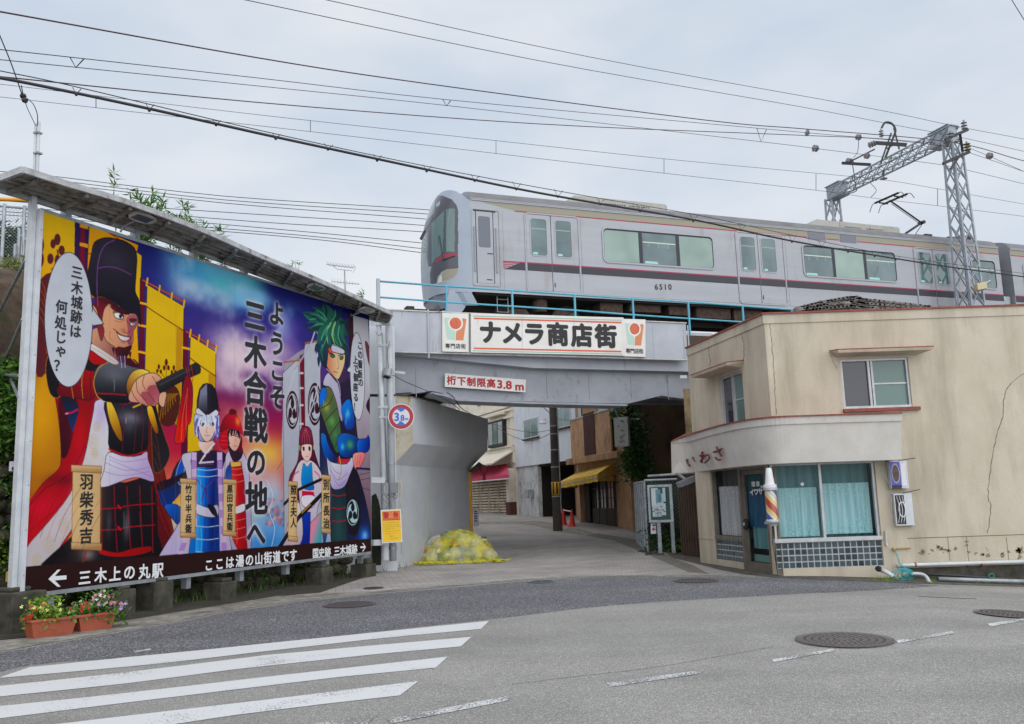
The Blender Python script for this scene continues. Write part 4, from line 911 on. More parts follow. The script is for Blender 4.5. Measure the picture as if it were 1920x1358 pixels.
# ================================================================== BANK, STONE WALL, GREENERY
WP = PL(BP.at(uL-9,0,-1.15),BP.at(uR+2.2,0,-1.15)); WL = WP.L
if WP.n.dot(BP.n) < 0: WP.n = -WP.n
hb = MB(); rows = [(0,-.5),(-.12,3.1),(-.3,3.5),(-.8,5.2),(-1.3,5.75),(-4.5,5.9),(-40,6.0),(-70,0)]
nu_ = 90
for o_,z_ in rows:
    for i in range(nu_+1):
        u_ = i/nu_*WL; k = noise.noise(Vector((u_*.6,z_*1.3,o_)))*.22 if 3.2 < z_ < 5.8 else 0
        hb.v.append(WP.at(u_,z_+k*.8,o_+k))
for j in range(len(rows)-1):
    for i in range(nu_): q_ = j*(nu_+1)+i; hb.f.append((q_,q_+1,q_+nu_+2,q_+nu_+1))
obj('bank',hb,M_bank,kind='structure',smooth=True)
M_stone = mat('mossy_field_stone',(104,98,86),.95,c2=(66,60,50),ns=5,bump=.8,bs=22,dirt=(58,70,30),ds=3.2,dlo=.5,dhi=.62)
sw = MB(); k = 0; z_ = -.1
while z_ < 3.3:
    u_ = random.uniform(0,.2)
    while u_ < WL:
        vis = u_ < 10.5 or z_ < 1.25
        r_ = random.uniform(.10,.19)
        if vis: sw.rock(WP.at(u_,z_+random.uniform(-.04,.04),random.uniform(-.02,.05)),r_*1.15,r_*.9,r_*.85,k); k += 1
        u_ += r_*1.75
    z_ += .23
obj('stone_wall',sw,M_stone,label='old retaining wall of rounded mossy stones behind the billboard',cat='wall')
def leafcloud(mb,centers,n,size,seed,flat=.5,long=1.6,droop=0):
    r_ = random.Random(seed)
    for c,(rx,ry,rz) in centers:
        for _ in range(n):
            v = Vector([max(-1,min(1,r_.gauss(0,.5))) for _ in '123'])
            p = Vector(c)+Vector((v.x*rx,v.y*ry,v.z*rz)); a = Vector((r_.uniform(-1,1),r_.uniform(-1,1),r_.uniform(-.7,.7)-droop)).normalized()
            b = a.orthogonal().normalized(); b = (b+a.cross(b)*r_.uniform(-1.5,1.5)).normalized(); s_ = size*r_.uniform(.6,1.35)
            mb.poly([p,p+a*s_*.45*long+b*s_*.32,p+a*s_*long,p+a*s_*.45*long-b*s_*.32])
    return mb
M_leaf = mat('green_leaves',(96,138,50),.6,c2=(50,84,30),ns=6,spec=.3)
M_leafy = mat('yellow_green_leaves',(132,158,50),.6,c2=(84,120,40),ns=9,spec=.3)
M_leafd = mat('deep_green_leaves',(42,72,30),.6,c2=(24,44,20),ns=5,spec=.3)
iv = MB()
for i in range(16):
    leafcloud(iv,[(WP.hit(random.uniform(-30,40),y_,.06),(.5,.22,.3)) for y_ in (random.uniform(690,830),random.uniform(700,780))],300,.062,100+i)
for i in range(14): leafcloud(iv,[(WP.hit(random.uniform(-30,40),random.uniform(820,1160),.08),(.22,.12,.2))],80,.05,200+i)
for i in range(34): leafcloud(iv,[(WP.at(random.uniform(9.3,WL-1),random.uniform(.2,.9),.12),(.25,.12,.2))],46,.05,300+i)
obj('ivy',iv,[M_leaf],kind='stuff',label='low ivy and weeds growing over the stone wall',cat='ivy')
iv2 = MB()
for i in range(8): leafcloud(iv2,[(WP.hit(random.uniform(-20,36),random.uniform(690,1150),.12),(.3,.15,.2))],60,.05,400+i)
obj('weeds',iv2,[M_leafy],kind='stuff',label='bright young weeds on the stone wall',cat='weeds')
gr = MB()
for i in range(520):
    u_ = random.uniform(8.7,WL); p = WP.at(u_,0,random.uniform(.0,.9)); p.z = gh(p.x,p.y)+.01; a = random.uniform(0,6.28); h = random.uniform(.05,.2)
    dx = Vector((math.cos(a),math.sin(a),0)); gr.poly([p-dx*.008,p+dx*.008,p+dx*.04+Vector((0,0,h))])
obj('grass',gr,[M_leaf],kind='stuff',label='thin grass along the foot of the wall',cat='grass')
def twigplant(name,base,top,n,ln,seed,lab,sz=.16,group=None,spread=.35):
    r_ = random.Random(seed); t = thing(name,base,lab,'plant',group); base = Vector(base); top = Vector(top)
    st_ = MB(); lf = MB()
    for k in range(n):
        e = top+Vector((r_.uniform(-spread,spread),r_.uniform(-spread,spread),r_.uniform(-spread*.7,spread*.5))); m_ = base.lerp(e,.5)+Vector((r_.uniform(-.08,.08),0,0))
        path = spline([tuple(base+Vector((r_.uniform(-.1,.1),0,0))),tuple(m_),tuple(e)],5,False); st_.tube(path,.008,5,r2=.003)
        for _ in range(ln):
            q_ = Vector(path[r_.randint(len(path)//3,len(path)-1)]); a = Vector((r_.uniform(-1,1),r_.uniform(-1,1),r_.uniform(-.3,.9))).normalized(); b = a.orthogonal().normalized(); s_ = sz*r_.uniform(.6,1.2)
            lf.poly([q_,q_+a*s_*.4+b*s_*.09,q_+a*s_,q_+a*s_*.4-b*s_*.09])
    obj('stem',st_,M_leafd,t); obj('foliage',lf,M_leaf,t)
    return t
bamboo = [((225,420),(217,328),1,34,.14,'single tall bamboo shoot rising highest above the billboard roof'),((275,430),(276,376),9,26,.3,'densest bamboo clump above the billboard roof'),
          ((330,440),(328,392),5,18,.28,'bamboo tuft standing beside the densest clump'),((385,460),(380,425),5,16,.28,'low bamboo tuft spilling over the middle of the billboard roof'),((425,480),(408,432),3,12,.2,'thin bamboo sprig over the billboard roof'),
          ((553,520),(553,494),2,9,.1,'tiny sprout of leaves on the far half of the billboard roof'),((668,580),(668,553),3,12,.18,'leafy sprout at the far end of the billboard roof')]
for i,(b_,t_,n_,l_,sp,lb) in enumerate(bamboo):
    D_ = 12.6+(b_[0]-60)/634*7.6+1.3; pb_ = P(b_[0],b_[1],D_); twigplant('bamboo_plant',pb_+Vector((0,0,-.6)),P(*t_,D_),int(n_*1.6),l_*2,50+i,lb,sz=.19,group='bamboo above the billboard',spread=sp)
# hedge top glimpsed between roof and panel
hg = MB()
for i in range(50):
    u_ = random.uniform(uL+1.2,uR-.3); leafcloud(hg,[(BP.at(u_,zT+.06,-.9),(.3,.25,.16))],40,.07,700+i)
obj('hedge',hg,[M_leafy],label='strip of bright leaves seen between the billboard and its roof',cat='hedge')
# chain-link fence and bush upper left
FP = PL(P(-90,450,17),P(60,450,17.6))
ft = thing('chain_link_fence',FP.at(1,5.8),'grey chain link fence on top of the earth bank','fence')
zf0,zf1 = FP.sz(20,492)[1]-.3,FP.sz(20,388)[1]
mb = MB(); L_ = FP.L
for k in range(-30,60):
    for s_ in (1,-1):
        u0 = k*.07; u1 = u0+s_*(zf1-zf0)
        a_,b_ = (u0,zf0),(u1,zf1)
        def clip(a_,b_):
            (ax_,az_),(bx_,bz_) = a_,b_; t0,t1 = 0,1; dx = bx_-ax_
            lo_,hi_ = sorted(((0-ax_)/dx,(L_-ax_)/dx)); t0 = max(t0,lo_); t1 = min(t1,hi_)
            return None if t0 >= t1 else ((ax_+dx*t0,az_+(bz_-az_)*t0),(ax_+dx*t1,az_+(bz_-az_)*t1))
        c_ = clip(a_,b_)
        if c_: mb.tube([FP.at(*c_[0],s_*.002),FP.at(*c_[1],s_*.002)],.0035,3,cap=False)
obj('wire_mesh',mb,M_galv,ft)
for u_ in (.1,(FP.hit(5,450)-FP.o).dot(FP.u),(FP.hit(43,450)-FP.o).dot(FP.u),(FP.hit(52,450)-FP.o).dot(FP.u)): obj('fence_post',MB().tube([FP.at(u_,zf0-.4),FP.at(u_,zf1+.05)],.035,10),M_galv,ft,smooth=False)
obj('top_rail',MB().tube([FP.at(0,zf1),FP.at(L_,zf1)],.03,8),M_galv,ft)
obj('guard_pipe',MB().tube([P(-60,372,19),P(62,376,20),P(140,388,21)],.045,10),mat('orange_yellow_paint',(216,150,40),.5),label='orange painted pipe passing behind the billboard roof above the fence',cat='pipe')
pf = thing('pipe_scaffold',P(35,500,16),'galvanised pipe bracing clamped together beside the fence','scaffold')
mb = MB(); mb.tube([P(37,430,16),P(34,492,16)],.04); mb.tube([P(25,478,16),P(60,481,16.2)],.03); mb.tube([P(44,420,16),P(45,480,16)],.035); mb.tube([P(30,425,16),P(60,426,16.2)],.022); mb.tube([P(27,485,15.9),P(29,458,15.9)],.03); mb.tube([P(38,440,16),P(55,455,16)],.02)
obj('pipe',mb,M_galv,pf)
tb = thing('leafy_bush',P(20,500,24),'round green bush growing behind the chain link fence','bush')
mb = MB(); rr = random.Random(5)
leafcloud(mb,[(P(rr.uniform(-50,60),rr.uniform(440,540),rr.uniform(23,25)),(.6,.5,.45)) for _ in range(26)],130,.13,88); obj('foliage',mb,M_leafd,tb)
mb = MB()
for k in range(5): mb.tube([P(-20+k*15,560,24),P(-30+k*20,480,24)],.04,6,r2=.015)
obj('branch',mb,mat('bark',(80,66,52),.9),tb)
# grass tufts on the lip of the bank
gt = MB(); rr = random.Random(9)
for i in range(260):
    p = P(rr.uniform(-20,60),rr.uniform(490,505),rr.uniform(14.6,15.4)); a = Vector((rr.uniform(-1,1),rr.uniform(-1,1),rr.uniform(-.6,1))).normalized(); gt.poly([p,p+a.orthogonal()*.012,p+a*rr.uniform(.12,.32)])
obj('dry_grass',gt,[mat('dry_grass',(120,124,60),.8,c2=(80,92,40),ns=9)],kind='stuff',label='straggling grass on the lip of the earth bank',cat='grass')
# white pole rising behind the roof
wp_ = thing('cable_pole',BP.at(uL-.15,zT+.7,-.2),'slim white twin pole rising behind the billboard roof with a stay wire on top','pole')
a0 = P(70,345,12.6); a1 = P(73,229,12.6)
mb = MB().tube([a0-Vector((0,0,.4)),a1],.024,10); mb.tube([a0-Vector((.045,0,.4)),a1+Vector((-.045,0,-.03))],.02,8); obj('pole_tube',mb,M_white,wp_)
mb = MB()
for y_ in (250,288): c = P(71.5,y_,12.6); mb.pbox(BP,(c-BP.o).dot(BP.u)-.05,(c-BP.o).dot(BP.u)+.04,c.z-.012,c.z+.012,(c-BP.o).dot(BP.n)-.05,(c-BP.o).dot(BP.n)+.05)
obj('clamp',mb,M_galv,wp_)
# ================================================================== RAILWAY BRIDGE
A0 = P(735,700,21.5); th_ = math.radians(20.8); DU = Vector((math.cos(th_),math.sin(th_),0))
GP = PL((A0.x,A0.y),(A0.x+DU.x,A0.y+DU.y)) # girder / parapet face
def gz(x,y,off=0): return GP.sz(x,y,off)
zPT = (gz(735,587)[1]+gz(1287,603)[1])/2; zPB = (gz(735,661)[1]+gz(1287,672)[1])/2; zGB = gz(1000,751)[1]
u735 = 0; u1287 = gz(1287,640)[0]
M_bridge = mat('grey_bridge_paint',(178,182,190),.6,c2=(164,168,178),ns=1.2,bump=.12,bs=8,dirt=(126,112,98),ds=2.6,dlo=.58,dhi=.8,dstretch=(3,3,.3))
M_bridge2 = mat('bridge_web_paint',(160,164,172),.6,c2=(146,149,158),ns=1.2,dirt=(104,98,92),ds=3,dlo=.58,dhi=.8,dstretch=(1,1,.6))
M_rust = mat('rusty_concrete_edge',(192,188,174),.8,c2=(172,160,132),ns=3,dirt=(140,100,60),ds=4,dlo=.58,dhi=.72,dstretch=(2,2,.4))
BRG = thing('railway_bridge',GP.at(3.5,0),'low grey railway bridge carrying the train over the narrow side street','bridge')
mb = MB(); mb.pbox(GP,-2.6,u1287+.02,zPB,zPT,-.12,0); obj('parapet',mb,M_bridge,BRG,bevel=.012)
mb = MB()
for px_ in (735,803,826,1225,1283):
    u_ = gz(px_,640)[0]; mb.pbox(GP,u_-.012,u_+.012,zPB+.01,zPT-.01,.0,.009)
u0_ = gz(803,640)[0]; mb.tube([GP.at(u0_,zPT+.06,.03),GP.at(u0_,zPB-.16,.03)],.022,10); mb.tube([GP.at(gz(1290,640)[0],zPT-.05,.03),GP.at(gz(1290,640)[0],zPB-.1,.03)],.02,8)
obj('drain_pipe',mb,M_bridge,BRG)
mb = MB(); mb.pbox(GP,-2.6,u1287+.03,zPT,zPT+.03,-.16,.03); mb.pbox(GP,-2.6,u1287+.03,zPB-.03,zPB,-.14,.02); obj('coping',mb,mat('pale_steel_cap',(196,196,196),.5,c2=(168,164,158),ns=5,dirt=(110,78,56),ds=5,dlo=.62,dhi=.72),BRG)
# cantilevered slab fascia below the parapet, then the deeper web set back
mb = MB(); w0 = [gz(x,y,-.30) for x,y in ((735,664),(1000,690),(1290,697))]
mb.slab([GP.at(-2.6,zPB+.02,-.30),GP.at(u1287+2.5,zPB+.02,-.30),GP.at(u1287+2.5,w0[2][1],-.30),GP.at(w0[1][0],w0[1][1],-.30),GP.at(w0[0][0],w0[0][1],-.30),GP.at(-2.6,zPB,-.30)],GP.n*-.25)
obj('slab_edge',mb,M_bridge,BRG)
def gp2(pts,off): return [GP.at(*gz(x,y,off),off) for x,y in pts]
web = [(640,655),(1310,672),(1310,752),(1240,742),(1178,757),(1060,755),(960,752),(860,752),(850,748),(828,737),(808,733),(735,745),(640,752)]
mb = MB().slab(gp2(web,-.55),GP.n*-.35,conc=True); obj('main_girder',mb,M_bridge2,BRG)
# far girder and deck soffit
zG = zGB
mb = MB(); mb.pbox(GP,-2.6,u1287+3,zPB-.05,zPB+.25,-5.4,-.9)
mb.pbox(GP,-1.0,u1287+3,zG+.50,zPB-.05,-5.2,-4.8)
for k in range(7): u_ = 1.2+k*.95; mb.pbox(GP,u_-.1,u_+.1,zG+.42,zPB-.05,-4.8,-.9)
obj('deck',mb,M_bridge2,BRG)
# bottom flange under the girder
fp = gp2([(858,748),(1000,754),(1176,758)],-.4)
mb = MB()
for a,b in zip(fp[:-1],fp[1:]): mb.slab([a,b,b+GP.n*-.8,a+GP.n*-.8],(0,0,-.05))
hp = gp2([(808,735),(832,739),(858,748)],-.4)
for a,b in zip(hp[:-1],hp[1:]): mb.slab([a,b,b+GP.n*-.8,a+GP.n*-.8],(0,0,-.05))
obj('bottom_flange',mb,M_bridge2,BRG)
mb = MB()
for u_ in [gz(x,700)[0] for x in (752,790)]+[gz(x,700)[0] for x in (1040,1120,1200,1270)]: mb.pbox(GP,u_-.008,u_+.008,zG+.12,w0[1][1]-.05,-.55,-.535)
for x in range(840,1290,22):
    for y in (693,742): c = GP.hit(x,y+(x-840)*.01,-.55); mb.lathe(c,[(.016,0),(.012,.012),(.001,.014)],6,GP.n)
obj('rivet_row',mb,M_bridge2,BRG)
for px_,py_ in ((853,745),(893,764),(920,762)):
    c = GP.hit(px_,py_-10,-.7); pts = [c+Vector((0,0,.12)),c+Vector((0,0,-.02))]+[c+GP.u*(.07-.07*math.cos(a))+Vector((0,0,-.02-.09*math.sin(a))) for a in [i*math.pi/6 for i in range(1,7)]]
    obj('hook',MB().tube(pts,.014,8),M_galv,BRG)
# abutment: lower wall, corbel and the street-side face, running back under the deck
def AP(px,py,D): return P(px,py,D)
nearT,farT = P(770,742,22.2),P(915,783,28.6)
zc = nearT.z; zc2 = P(775,832,22.2).z
M_abut = mat('abutment_paint',(206,209,214),.65,c2=(194,198,205),ns=1.1,bump=.15,bs=5,dirt=(166,162,152),ds=1.4,dlo=.58,dhi=.8,dstretch=(1,1,.3))
n0_,f0_ = P(770,742,22.2),P(915,786,28.6); n1b,f1b = P(775,832,22.2),P(914,845,28.6)
lw0,lw1 = P(738,872,21.9),P(878,882,28.4)
gb0 = Vector((lw0.x,lw0.y,-.4)); gb1 = Vector((lw1.x,lw1.y,-.4))
L0 = Vector((-9,0,0))
mb = MB()
def solid(front,back): # front/back lists same length -> closed prism strip
    n = len(front)
    for i in range(n-1): mb.poly([front[i],back[i],back[i+1],front[i+1]])
    mb.poly(front[::-1]); mb.poly(back)
leftdir = -GP.u*3.2
F_ = [n0_,n1b,lw0,gb0]; B_ = [f0_,f1b,lw1,gb1]
top = max(n0_.z,0)
mb.poly([n0_,f0_,f1b,n1b]); mb.poly([n1b,f1b,lw1,lw0]); mb.poly([lw0,lw1,gb1,gb0])
# front face (rust-streaked end of the corbel) and body to the left
fl_ = [n0_,n1b,lw0,gb0,gb0+leftdir,Vector((gb0.x,gb0.y,n0_.z))+leftdir]
mb.poly([n0_,f0_,f0_+leftdir,Vector((gb0.x,gb0.y,n0_.z))+leftdir])
mb.poly([f0_,f1b,lw1,gb1,gb1+leftdir,f0_+leftdir])
obj('abutment',mb,M_abut,BRG)
mb = MB().concave(fl_); obj('abutment_end',mb,M_rust,BRG)
mb = MB()
for t in (.36,): 
    a,b = n0_.lerp(f0_,t),n1b.lerp(f1b,t); nn = Vector((f0_.y-n0_.y,-(f0_.x-n0_.x),0)).normalized(); mb.bar(a+nn*.004,b+nn*.004,.012,.012)
    a,b = lw0.lerp(lw1,t+.03),gb0.lerp(gb1,t+.03); mb.bar(a+nn*.004,b+nn*.004,.012,.012)
obj('joint_strip',mb,M_rust,BRG)
# mortar between coping and seat
mb = MB().slab([P(735,742,22.0),P(770,742,22.1),P(830,757,24),P(830,752,24),P(770,736,22.1),P(735,738,22)],GP.n*-.5,conc=True); obj('bearing_seat',mb,M_conc,BRG)
# grey wing wall left of the pipes
mb = MB(); WG = PL(P(640,800,20.9),P(742,800,21.4)); mb.slab([WG.at(-.5,-.3),WG.at(WG.L,-.3),WG.at(WG.L,4.15),WG.at(-.5,4.15)],WG.n*-.6)
mb.slab([WG.at(-.5,4.22),WG.at(WG.L,4.22),WG.at(WG.L,5.9),WG.at(-.5,5.9)],WG.n*-.6)
obj('wing_wall',mb,M_abut,BRG)
# right abutment, mostly behind the barber shop
def prism(mb,plan,z0,z1):
    a = [Vector((x,y,z0)) for x,y in plan]; b = [Vector((x,y,z1)) for x,y in plan]
    mb.concave(a); mb.concave(b); n = len(a)
    for i in range(n): mb.poly([a[i],a[(i+1) % n],b[(i+1) % n],b[i]])
    return mb
ra = P(1282,750,23.4); rd = Vector((1.8,6.2,0)).normalized()
q0 = Vector((ra.x,ra.y,0)); q1 = q0+rd*6.5
obj('far_abutment',prism(MB(),[q0[:2],(q0+DU*2.4)[:2],(q1+DU*2.4)[:2],q1[:2]],-1,zG+.25),mat('stained_ochre_concrete',(150,130,96),.9,c2=(92,80,62),ns=3,bump=.5,bs=14),BRG)
e0 = q0+DU*2.0; e1 = e0+rd*3.2; e2 = e0+rd*9
obj('railway_embankment',prism(MB(),[e0[:2],(e0+DU*34)[:2],(e2+DU*34)[:2],e2[:2]],-1,zPB),M_bank,kind='structure')
obj('railway_embankment',prism(MB(),[e1[:2],(e1+DU*34)[:2],(e2+DU*34)[:2],e2[:2]],zPB,6.45),M_bank,kind='structure')
w0_ = f0_+DU*-.8+Vector((0,0,0)); wv = Vector((-GP.n.x,-GP.n.y,0))
lw_ = GP.at(-2.6,0,-2.2)
obj('railway_embankment',prism(MB(),[lw_[:2],(lw_+wv*7)[:2],(lw_+wv*7-DU*26)[:2],(lw_-DU*26)[:2]],0,6.2),M_bank,kind='structure')
# ballast and rails
M_ball = mat('brown_ballast',(92,78,68),1,c2=(56,48,42),ns=30,bump=1.5,bs=40)
zR = None
# ------------------------------------------------------------------ shopping street sign and crests on the parapet
M_sign = mat('off_white_enamel',(222,220,216),.4,c2=(212,209,203),ns=2,dirt=(150,128,106),ds=4,dlo=.68,dhi=.82)
def plate(name,pl,c,off,th,m,parent=None,**kw): return obj(name,MB().slab([pl.hit(x,y)+pl.n*off for x,y in c],pl.n*th),m,parent,**kw)
sg = thing('street_sign',GP.hit(1022,660,.1),'long white sign with big black lettering and red edge stripes on the bridge parapet','sign')
plate('sign_board',GP,[(881,589),(1166,597),(1166,668),(881,662)],.03,.07,M_sign,sg)
plate('red_stripe',GP,[(886,597),(1162,605),(1162,608),(886,600)],.1025,.001,mat('sign_orange_red',(206,92,60),.5),sg)
plate('red_stripe',GP,[(886,653),(1162,659),(1162,662),(886,656)],.1025,.001,MATS['sign_orange_red'],sg)
plate('green_stripe',GP,[(884,593),(1163,601),(1163,603),(884,595)],.1025,.001,mat('sign_green',(150,186,166),.5),sg)
plate('green_stripe',GP,[(884,658),(1163,664),(1163,666),(884,660)],.1025,.001,MATS['sign_green'],sg)
mb = MB()
for ch,x,y in (('ナ',917,624),('メ',958,625.5),('ラ',999,627),('商',1043,628),('店',1088,630),('街',1133,631.5)): put_char(mb,GP,ch,x,y,46,bold=.05,off=.104)
obj('lettering',mb,ink,sg)
mb = MB()
for px_ in (976,1073): mb.slab([GP.hit(x,y)+GP.n*.101 for x,y in ((px_,592+(px_-881)*.028),(px_+.8,592+(px_-881)*.028),(px_+.8,664+(px_-881)*.021),(px_,664+(px_-881)*.021))],GP.n*.001)
obj('panel_joint',mb,M_galv,sg)
for X0,Y0,lb in ((828,588,'red ball crest panel beside the top of the grey corner abutment'),(1167,599,'red ball crest panel nearer the barber shop roof')):
    w = 49 if X0 < 1000 else 41; h = 72 if X0 < 1000 else 70
    t = thing('crest_panel',GP.hit(X0+w/2,Y0+h,.1),lb,'sign','crest panels on the bridge')
    Z = lambda fx,fy: (X0+w*fx,Y0+h*fy+fx*w*.03)
    plate('sign_board',GP,[Z(0,0),Z(1,0),Z(1,1),Z(0,1)],.02,.05,M_sign,t)
    def pc(name,pts,m,off): obj(name,MB().concave([GP.hit(*Z(*p))+GP.n*off for p in pts]),m,t)
    pc('pale_cup_half',[(.06,.12),(.30,.12),(.50,.52),(.47,.70),(.18,.68)],mat('faded_mint',(176,204,190),.5),.0715)
    pc('orange_cup_half',[(.92,.14),(.78,.12),(.52,.50),(.50,.70),(.80,.70)],mat('faded_orange',(206,128,84),.5),.0715)
    e = lambda r: [(.50+r*math.cos(i*math.pi/12)*.72,.26+r*.49*math.sin(i*math.pi/12)) for i in range(24)]
    pc('white_ring',e(.40),M_sign,.0725); pc('red_ball',e(.31),mat('faded_red',(186,84,58),.5,c2=(206,104,70),ns=9),.0735)
    mb = MB()
    for i,ch in enumerate('専門店街'): put_char(mb,GP,ch,*Z(.2+.2*i,.85),10,bold=.02,off=.074)
    obj('lettering',mb,ink,t)
# height limit sign on the girder
GW = PL(GP.at(-2,0,-.5),GP.at(5,0,-.5)); 
if GW.n.dot(GP.n) < 0: GW.n = -GW.n
cs = thing('clearance_sign',GW.hit(908,736),'narrow white plate with red clearance lettering bolted to the girder','sign')
plate('sign_board',GW,[(833,701),(984,713),(983,736.5),(832.5,726)],.06,.02,M_sign,cs)
mb = MB(); M_red = mat('deep_red_paint',(170,30,44),.5)
for ch,x,y in (('桁',845,714),('下',863.5,715.5),('制',882,717),('限',900.5,718.3),('高',919,719.6),('3',935,721),('.',943.5,722),('8',952,722.5),('m',972,725)): put_char(mb,GW,ch,x,y,17.5 if ord(ch) > 255 else 21,bold=.04,off=.082,wfac=1.05 if ord(ch) > 255 else 1.15)
obj('lettering',mb,M_red,cs)
mb = MB()
for x,y in ((838,705),(979,716),(979,733),(838,723),(908,710.5),(908,728)): mb.lathe(GW.hit(x,y)+GW.n*.08,[(.014,0),(.01,.008)],8,GW.n)
obj('bolt',mb,M_galv,cs)
# blue railing
M_blue = mat('faded_blue_paint',(74,158,182),.5,c2=(96,170,190),ns=6,dirt=(110,120,120),ds=8,dlo=.62,dhi=.75)
RL = PL(GP.at(-3,0,-.12),GP.at(20,0,-.12)); RL.n = GP.n
rl = thing('railing',RL.hit(1000,596),'thin sky blue pipe railing along the bridge and the track','railing')
tp = [RL.hit(x,y) for x,y in ((709,527.5),(837,537),(960,545),(1077,553),(1186,560.5),(1290,566.5),(1392,574),(1484,581),(1560,588))]
bt = [RL.hit(x,y) for x,y in ((711,557.5),(837,567),(960,574.5),(1077,582),(1186,590.5),(1290,597.5),(1392,604),(1484,611),(1560,617))]
obj('top_rail',MB().tube(tp,.026,8),M_blue,rl,smooth=True); obj('middle_rail',MB().tube(bt,.024,8),M_blue,rl,smooth=True)
for i,p in enumerate(tp[1:]): obj('post',MB().bar(Vector((p.x,p.y,zPT-.3-(i > 4)*.6)),p,.045,.045,GP.n),M_blue,rl)
obj('end_post',MB().bar(Vector((tp[0].x,tp[0].y,zPT-1.2)),tp[0]+Vector((0,0,.06)),.085,.085,GP.n),M_bridge,rl)
# ================================================================== TRAIN
TP = PL(P(885,500,25.9),(P(885,500,25.9).x+DU.x,P(885,500,25.9).y+DU.y)) # near side of the cars
def tz(x,y,off=0): return TP.sz(x,y,off)
u_c = tz(885,450)[0]
zb_ = (tz(885,541)[1]+tz(1440,574)[1])/2
zrf = tz(885,361)[1]; H_T = zrf-zb_
sl_T = (tz(1440,574)[1]-tz(885,541)[1])/(tz(1440,574)[0]-tz(885,541)[0]); sl_T2 = (tz(1865,461)[1]-tz(900,361)[1])/(tz(1865,461)[0]-tz(900,361)[0])
SL = sl_T2*.6+sl_T*.4
W_T = 2.74; zB_ = 7.91; zG_ = 10.69; zTOP = 11.02; zRail = 6.80
RIDGE = .12
M_steel = mat('brushed_stainless_steel',(160,162,168),.42,c2=(152,154,161),ns=.7,metal=.25,stretch=(.3,.3,5),dirt=(138,132,126),ds=1.6,dlo=.56,dhi=.85,dstretch=(1,1,.25))
M_roofT = mat('train_roof_grey',(116,116,118),.6,c2=(102,102,104),ns=2,dirt=(92,84,82),ds=2,dlo=.6,dhi=.8)
M_beige = mat('olive_beige_band',(146,141,122),.5); M_mag = mat('crimson_line',(160,30,66),.5); M_navy = mat('navy_black_band',(38,35,48),.4)
M_pale = mat('pale_blue_front_paint',(152,162,176),.35,c2=(146,156,170),ns=1.5); M_mask = mat('charcoal_gloss_mask',(70,70,80),.25)
M_win = mat('train_window_green',(60,86,92),.05,c2=(92,116,118),ns=.9,nd=2,spec=.6,coat=.3); M_winb = mat('train_window_blind',(112,136,128),.12,c2=(136,160,150),ns=.7,nd=2,spec=.6,coat=.3); M_winc = glass('cab_window',(84,110,110),.05); M_wind = glass('dark_cab_window',(84,92,104),.12)  # paler second tone in the train panes stands in for reflections
M_rub = mat('window_rubber',(40,42,52),.5); M_under = mat('underframe_black',(36,32,32),.8,c2=(24,22,22),ns=4); M_brown = mat('brake_dust_brown',(82,64,54),.85,c2=(54,42,38),ns=8)
M_lite = mat('interior_light_strip',(200,206,190),.5)
def tbox(mb,u0,u1,z0,z1,o0,o1): return mb.pbox(TP,u0,u1,z0,z1,o0,o1)
def roundrect(u0,u1,z0,z1,r,off,n=5):
    pts = []
    for cx_,cz_,a0 in ((u1-r,z1-r,0),(u0+r,z1-r,90),(u0+r,z0+r,180),(u1-r,z0+r,270)):
        for k in range(n+1): a = math.radians(a0+90*k/n); pts.append(TP.at(cx_+r*math.cos(a),cz_+r*math.sin(a),off))
    return pts
def rect(x0,y0,x1,y1): # photo box -> u,z box (averaging the slanted edges)
    u0,za = tz(x0,y0); u1,zc_ = tz(x1,y1); return u0,u1,zc_,za
def ring(mb,u0,u1,z0,z1,r,w,off,h):
    a = roundrect(u0-w,u1+w,z0-w,z1+w,r+w,off+h); b = roundrect(u0,u1,z0,z1,r,off+h); c = roundrect(u0-w,u1+w,z0-w,z1+w,r+w,off)
    n = len(a)
    for i in range(n): j = (i+1) % n; mb.poly([a[i],a[j],b[j],b[i]]); mb.poly([a[i],c[i],c[j],a[j]])
def car(root,uA,uB,tag_):
    # hollow-looking body shell: side, arched roof, far side, ends
    hp_ = [(0,zG_),(-.02,zG_+.07),(-.07,zG_+.18),(-.16,zG_+.29),(-.32,zG_+.38),(-.6,zG_+.46),(-.95,zG_+.51),(-W_T/2,zG_+.53)]
    prof = [(0,zB_)]+hp_+[(-W_T-o,z) for o,z in hp_[:-1]][::-1]+[(-W_T,zB_)]
    sb = MB(); sb.poly([TP.at(uA,zB_),TP.at(uB,zB_),TP.at(uB,zG_),TP.at(uA,zG_)]); sb.poly([TP.at(uA,zB_,-W_T),TP.at(uB,zB_,-W_T),TP.at(uB,zG_,-W_T),TP.at(uA,zG_,-W_T)])
    sb.poly([TP.at(uA,zB_),TP.at(uB,zB_),TP.at(uB,zB_,-W_T),TP.at(uA,zB_,-W_T)])
    for e in (uA,uB): sb.concave([TP.at(e,z,o) for o,z in prof])
    obj('body',sb,M_steel,root)
    rb = MB()
    for a,b in zip(prof[1:-2],prof[2:-1]): rb.poly([TP.at(uA,a[1],a[0]),TP.at(uB,a[1],a[0]),TP.at(uB,b[1],b[0]),TP.at(uA,b[1],b[0])])
    obj('roof',rb,M_roofT,root,autosm=True)
    gb = MB(); tbox(gb,uA,uB,zG_-.0,zG_+.035,.0,.03); tbox(gb,uA,uB,zG_+.05,zG_+.075,-.03,.015); obj('gutter',gb,M_steel,root)
def decal(root,name,u0,u1,z0,z1,m,off=.004,sk0=0,sk1=0):
    return obj(name,MB().poly([TP.at(u0+sk0,z0,off),TP.at(u1+sk1,z0,off),TP.at(u1,z1,off),TP.at(u0,z1,off)]),m,root)
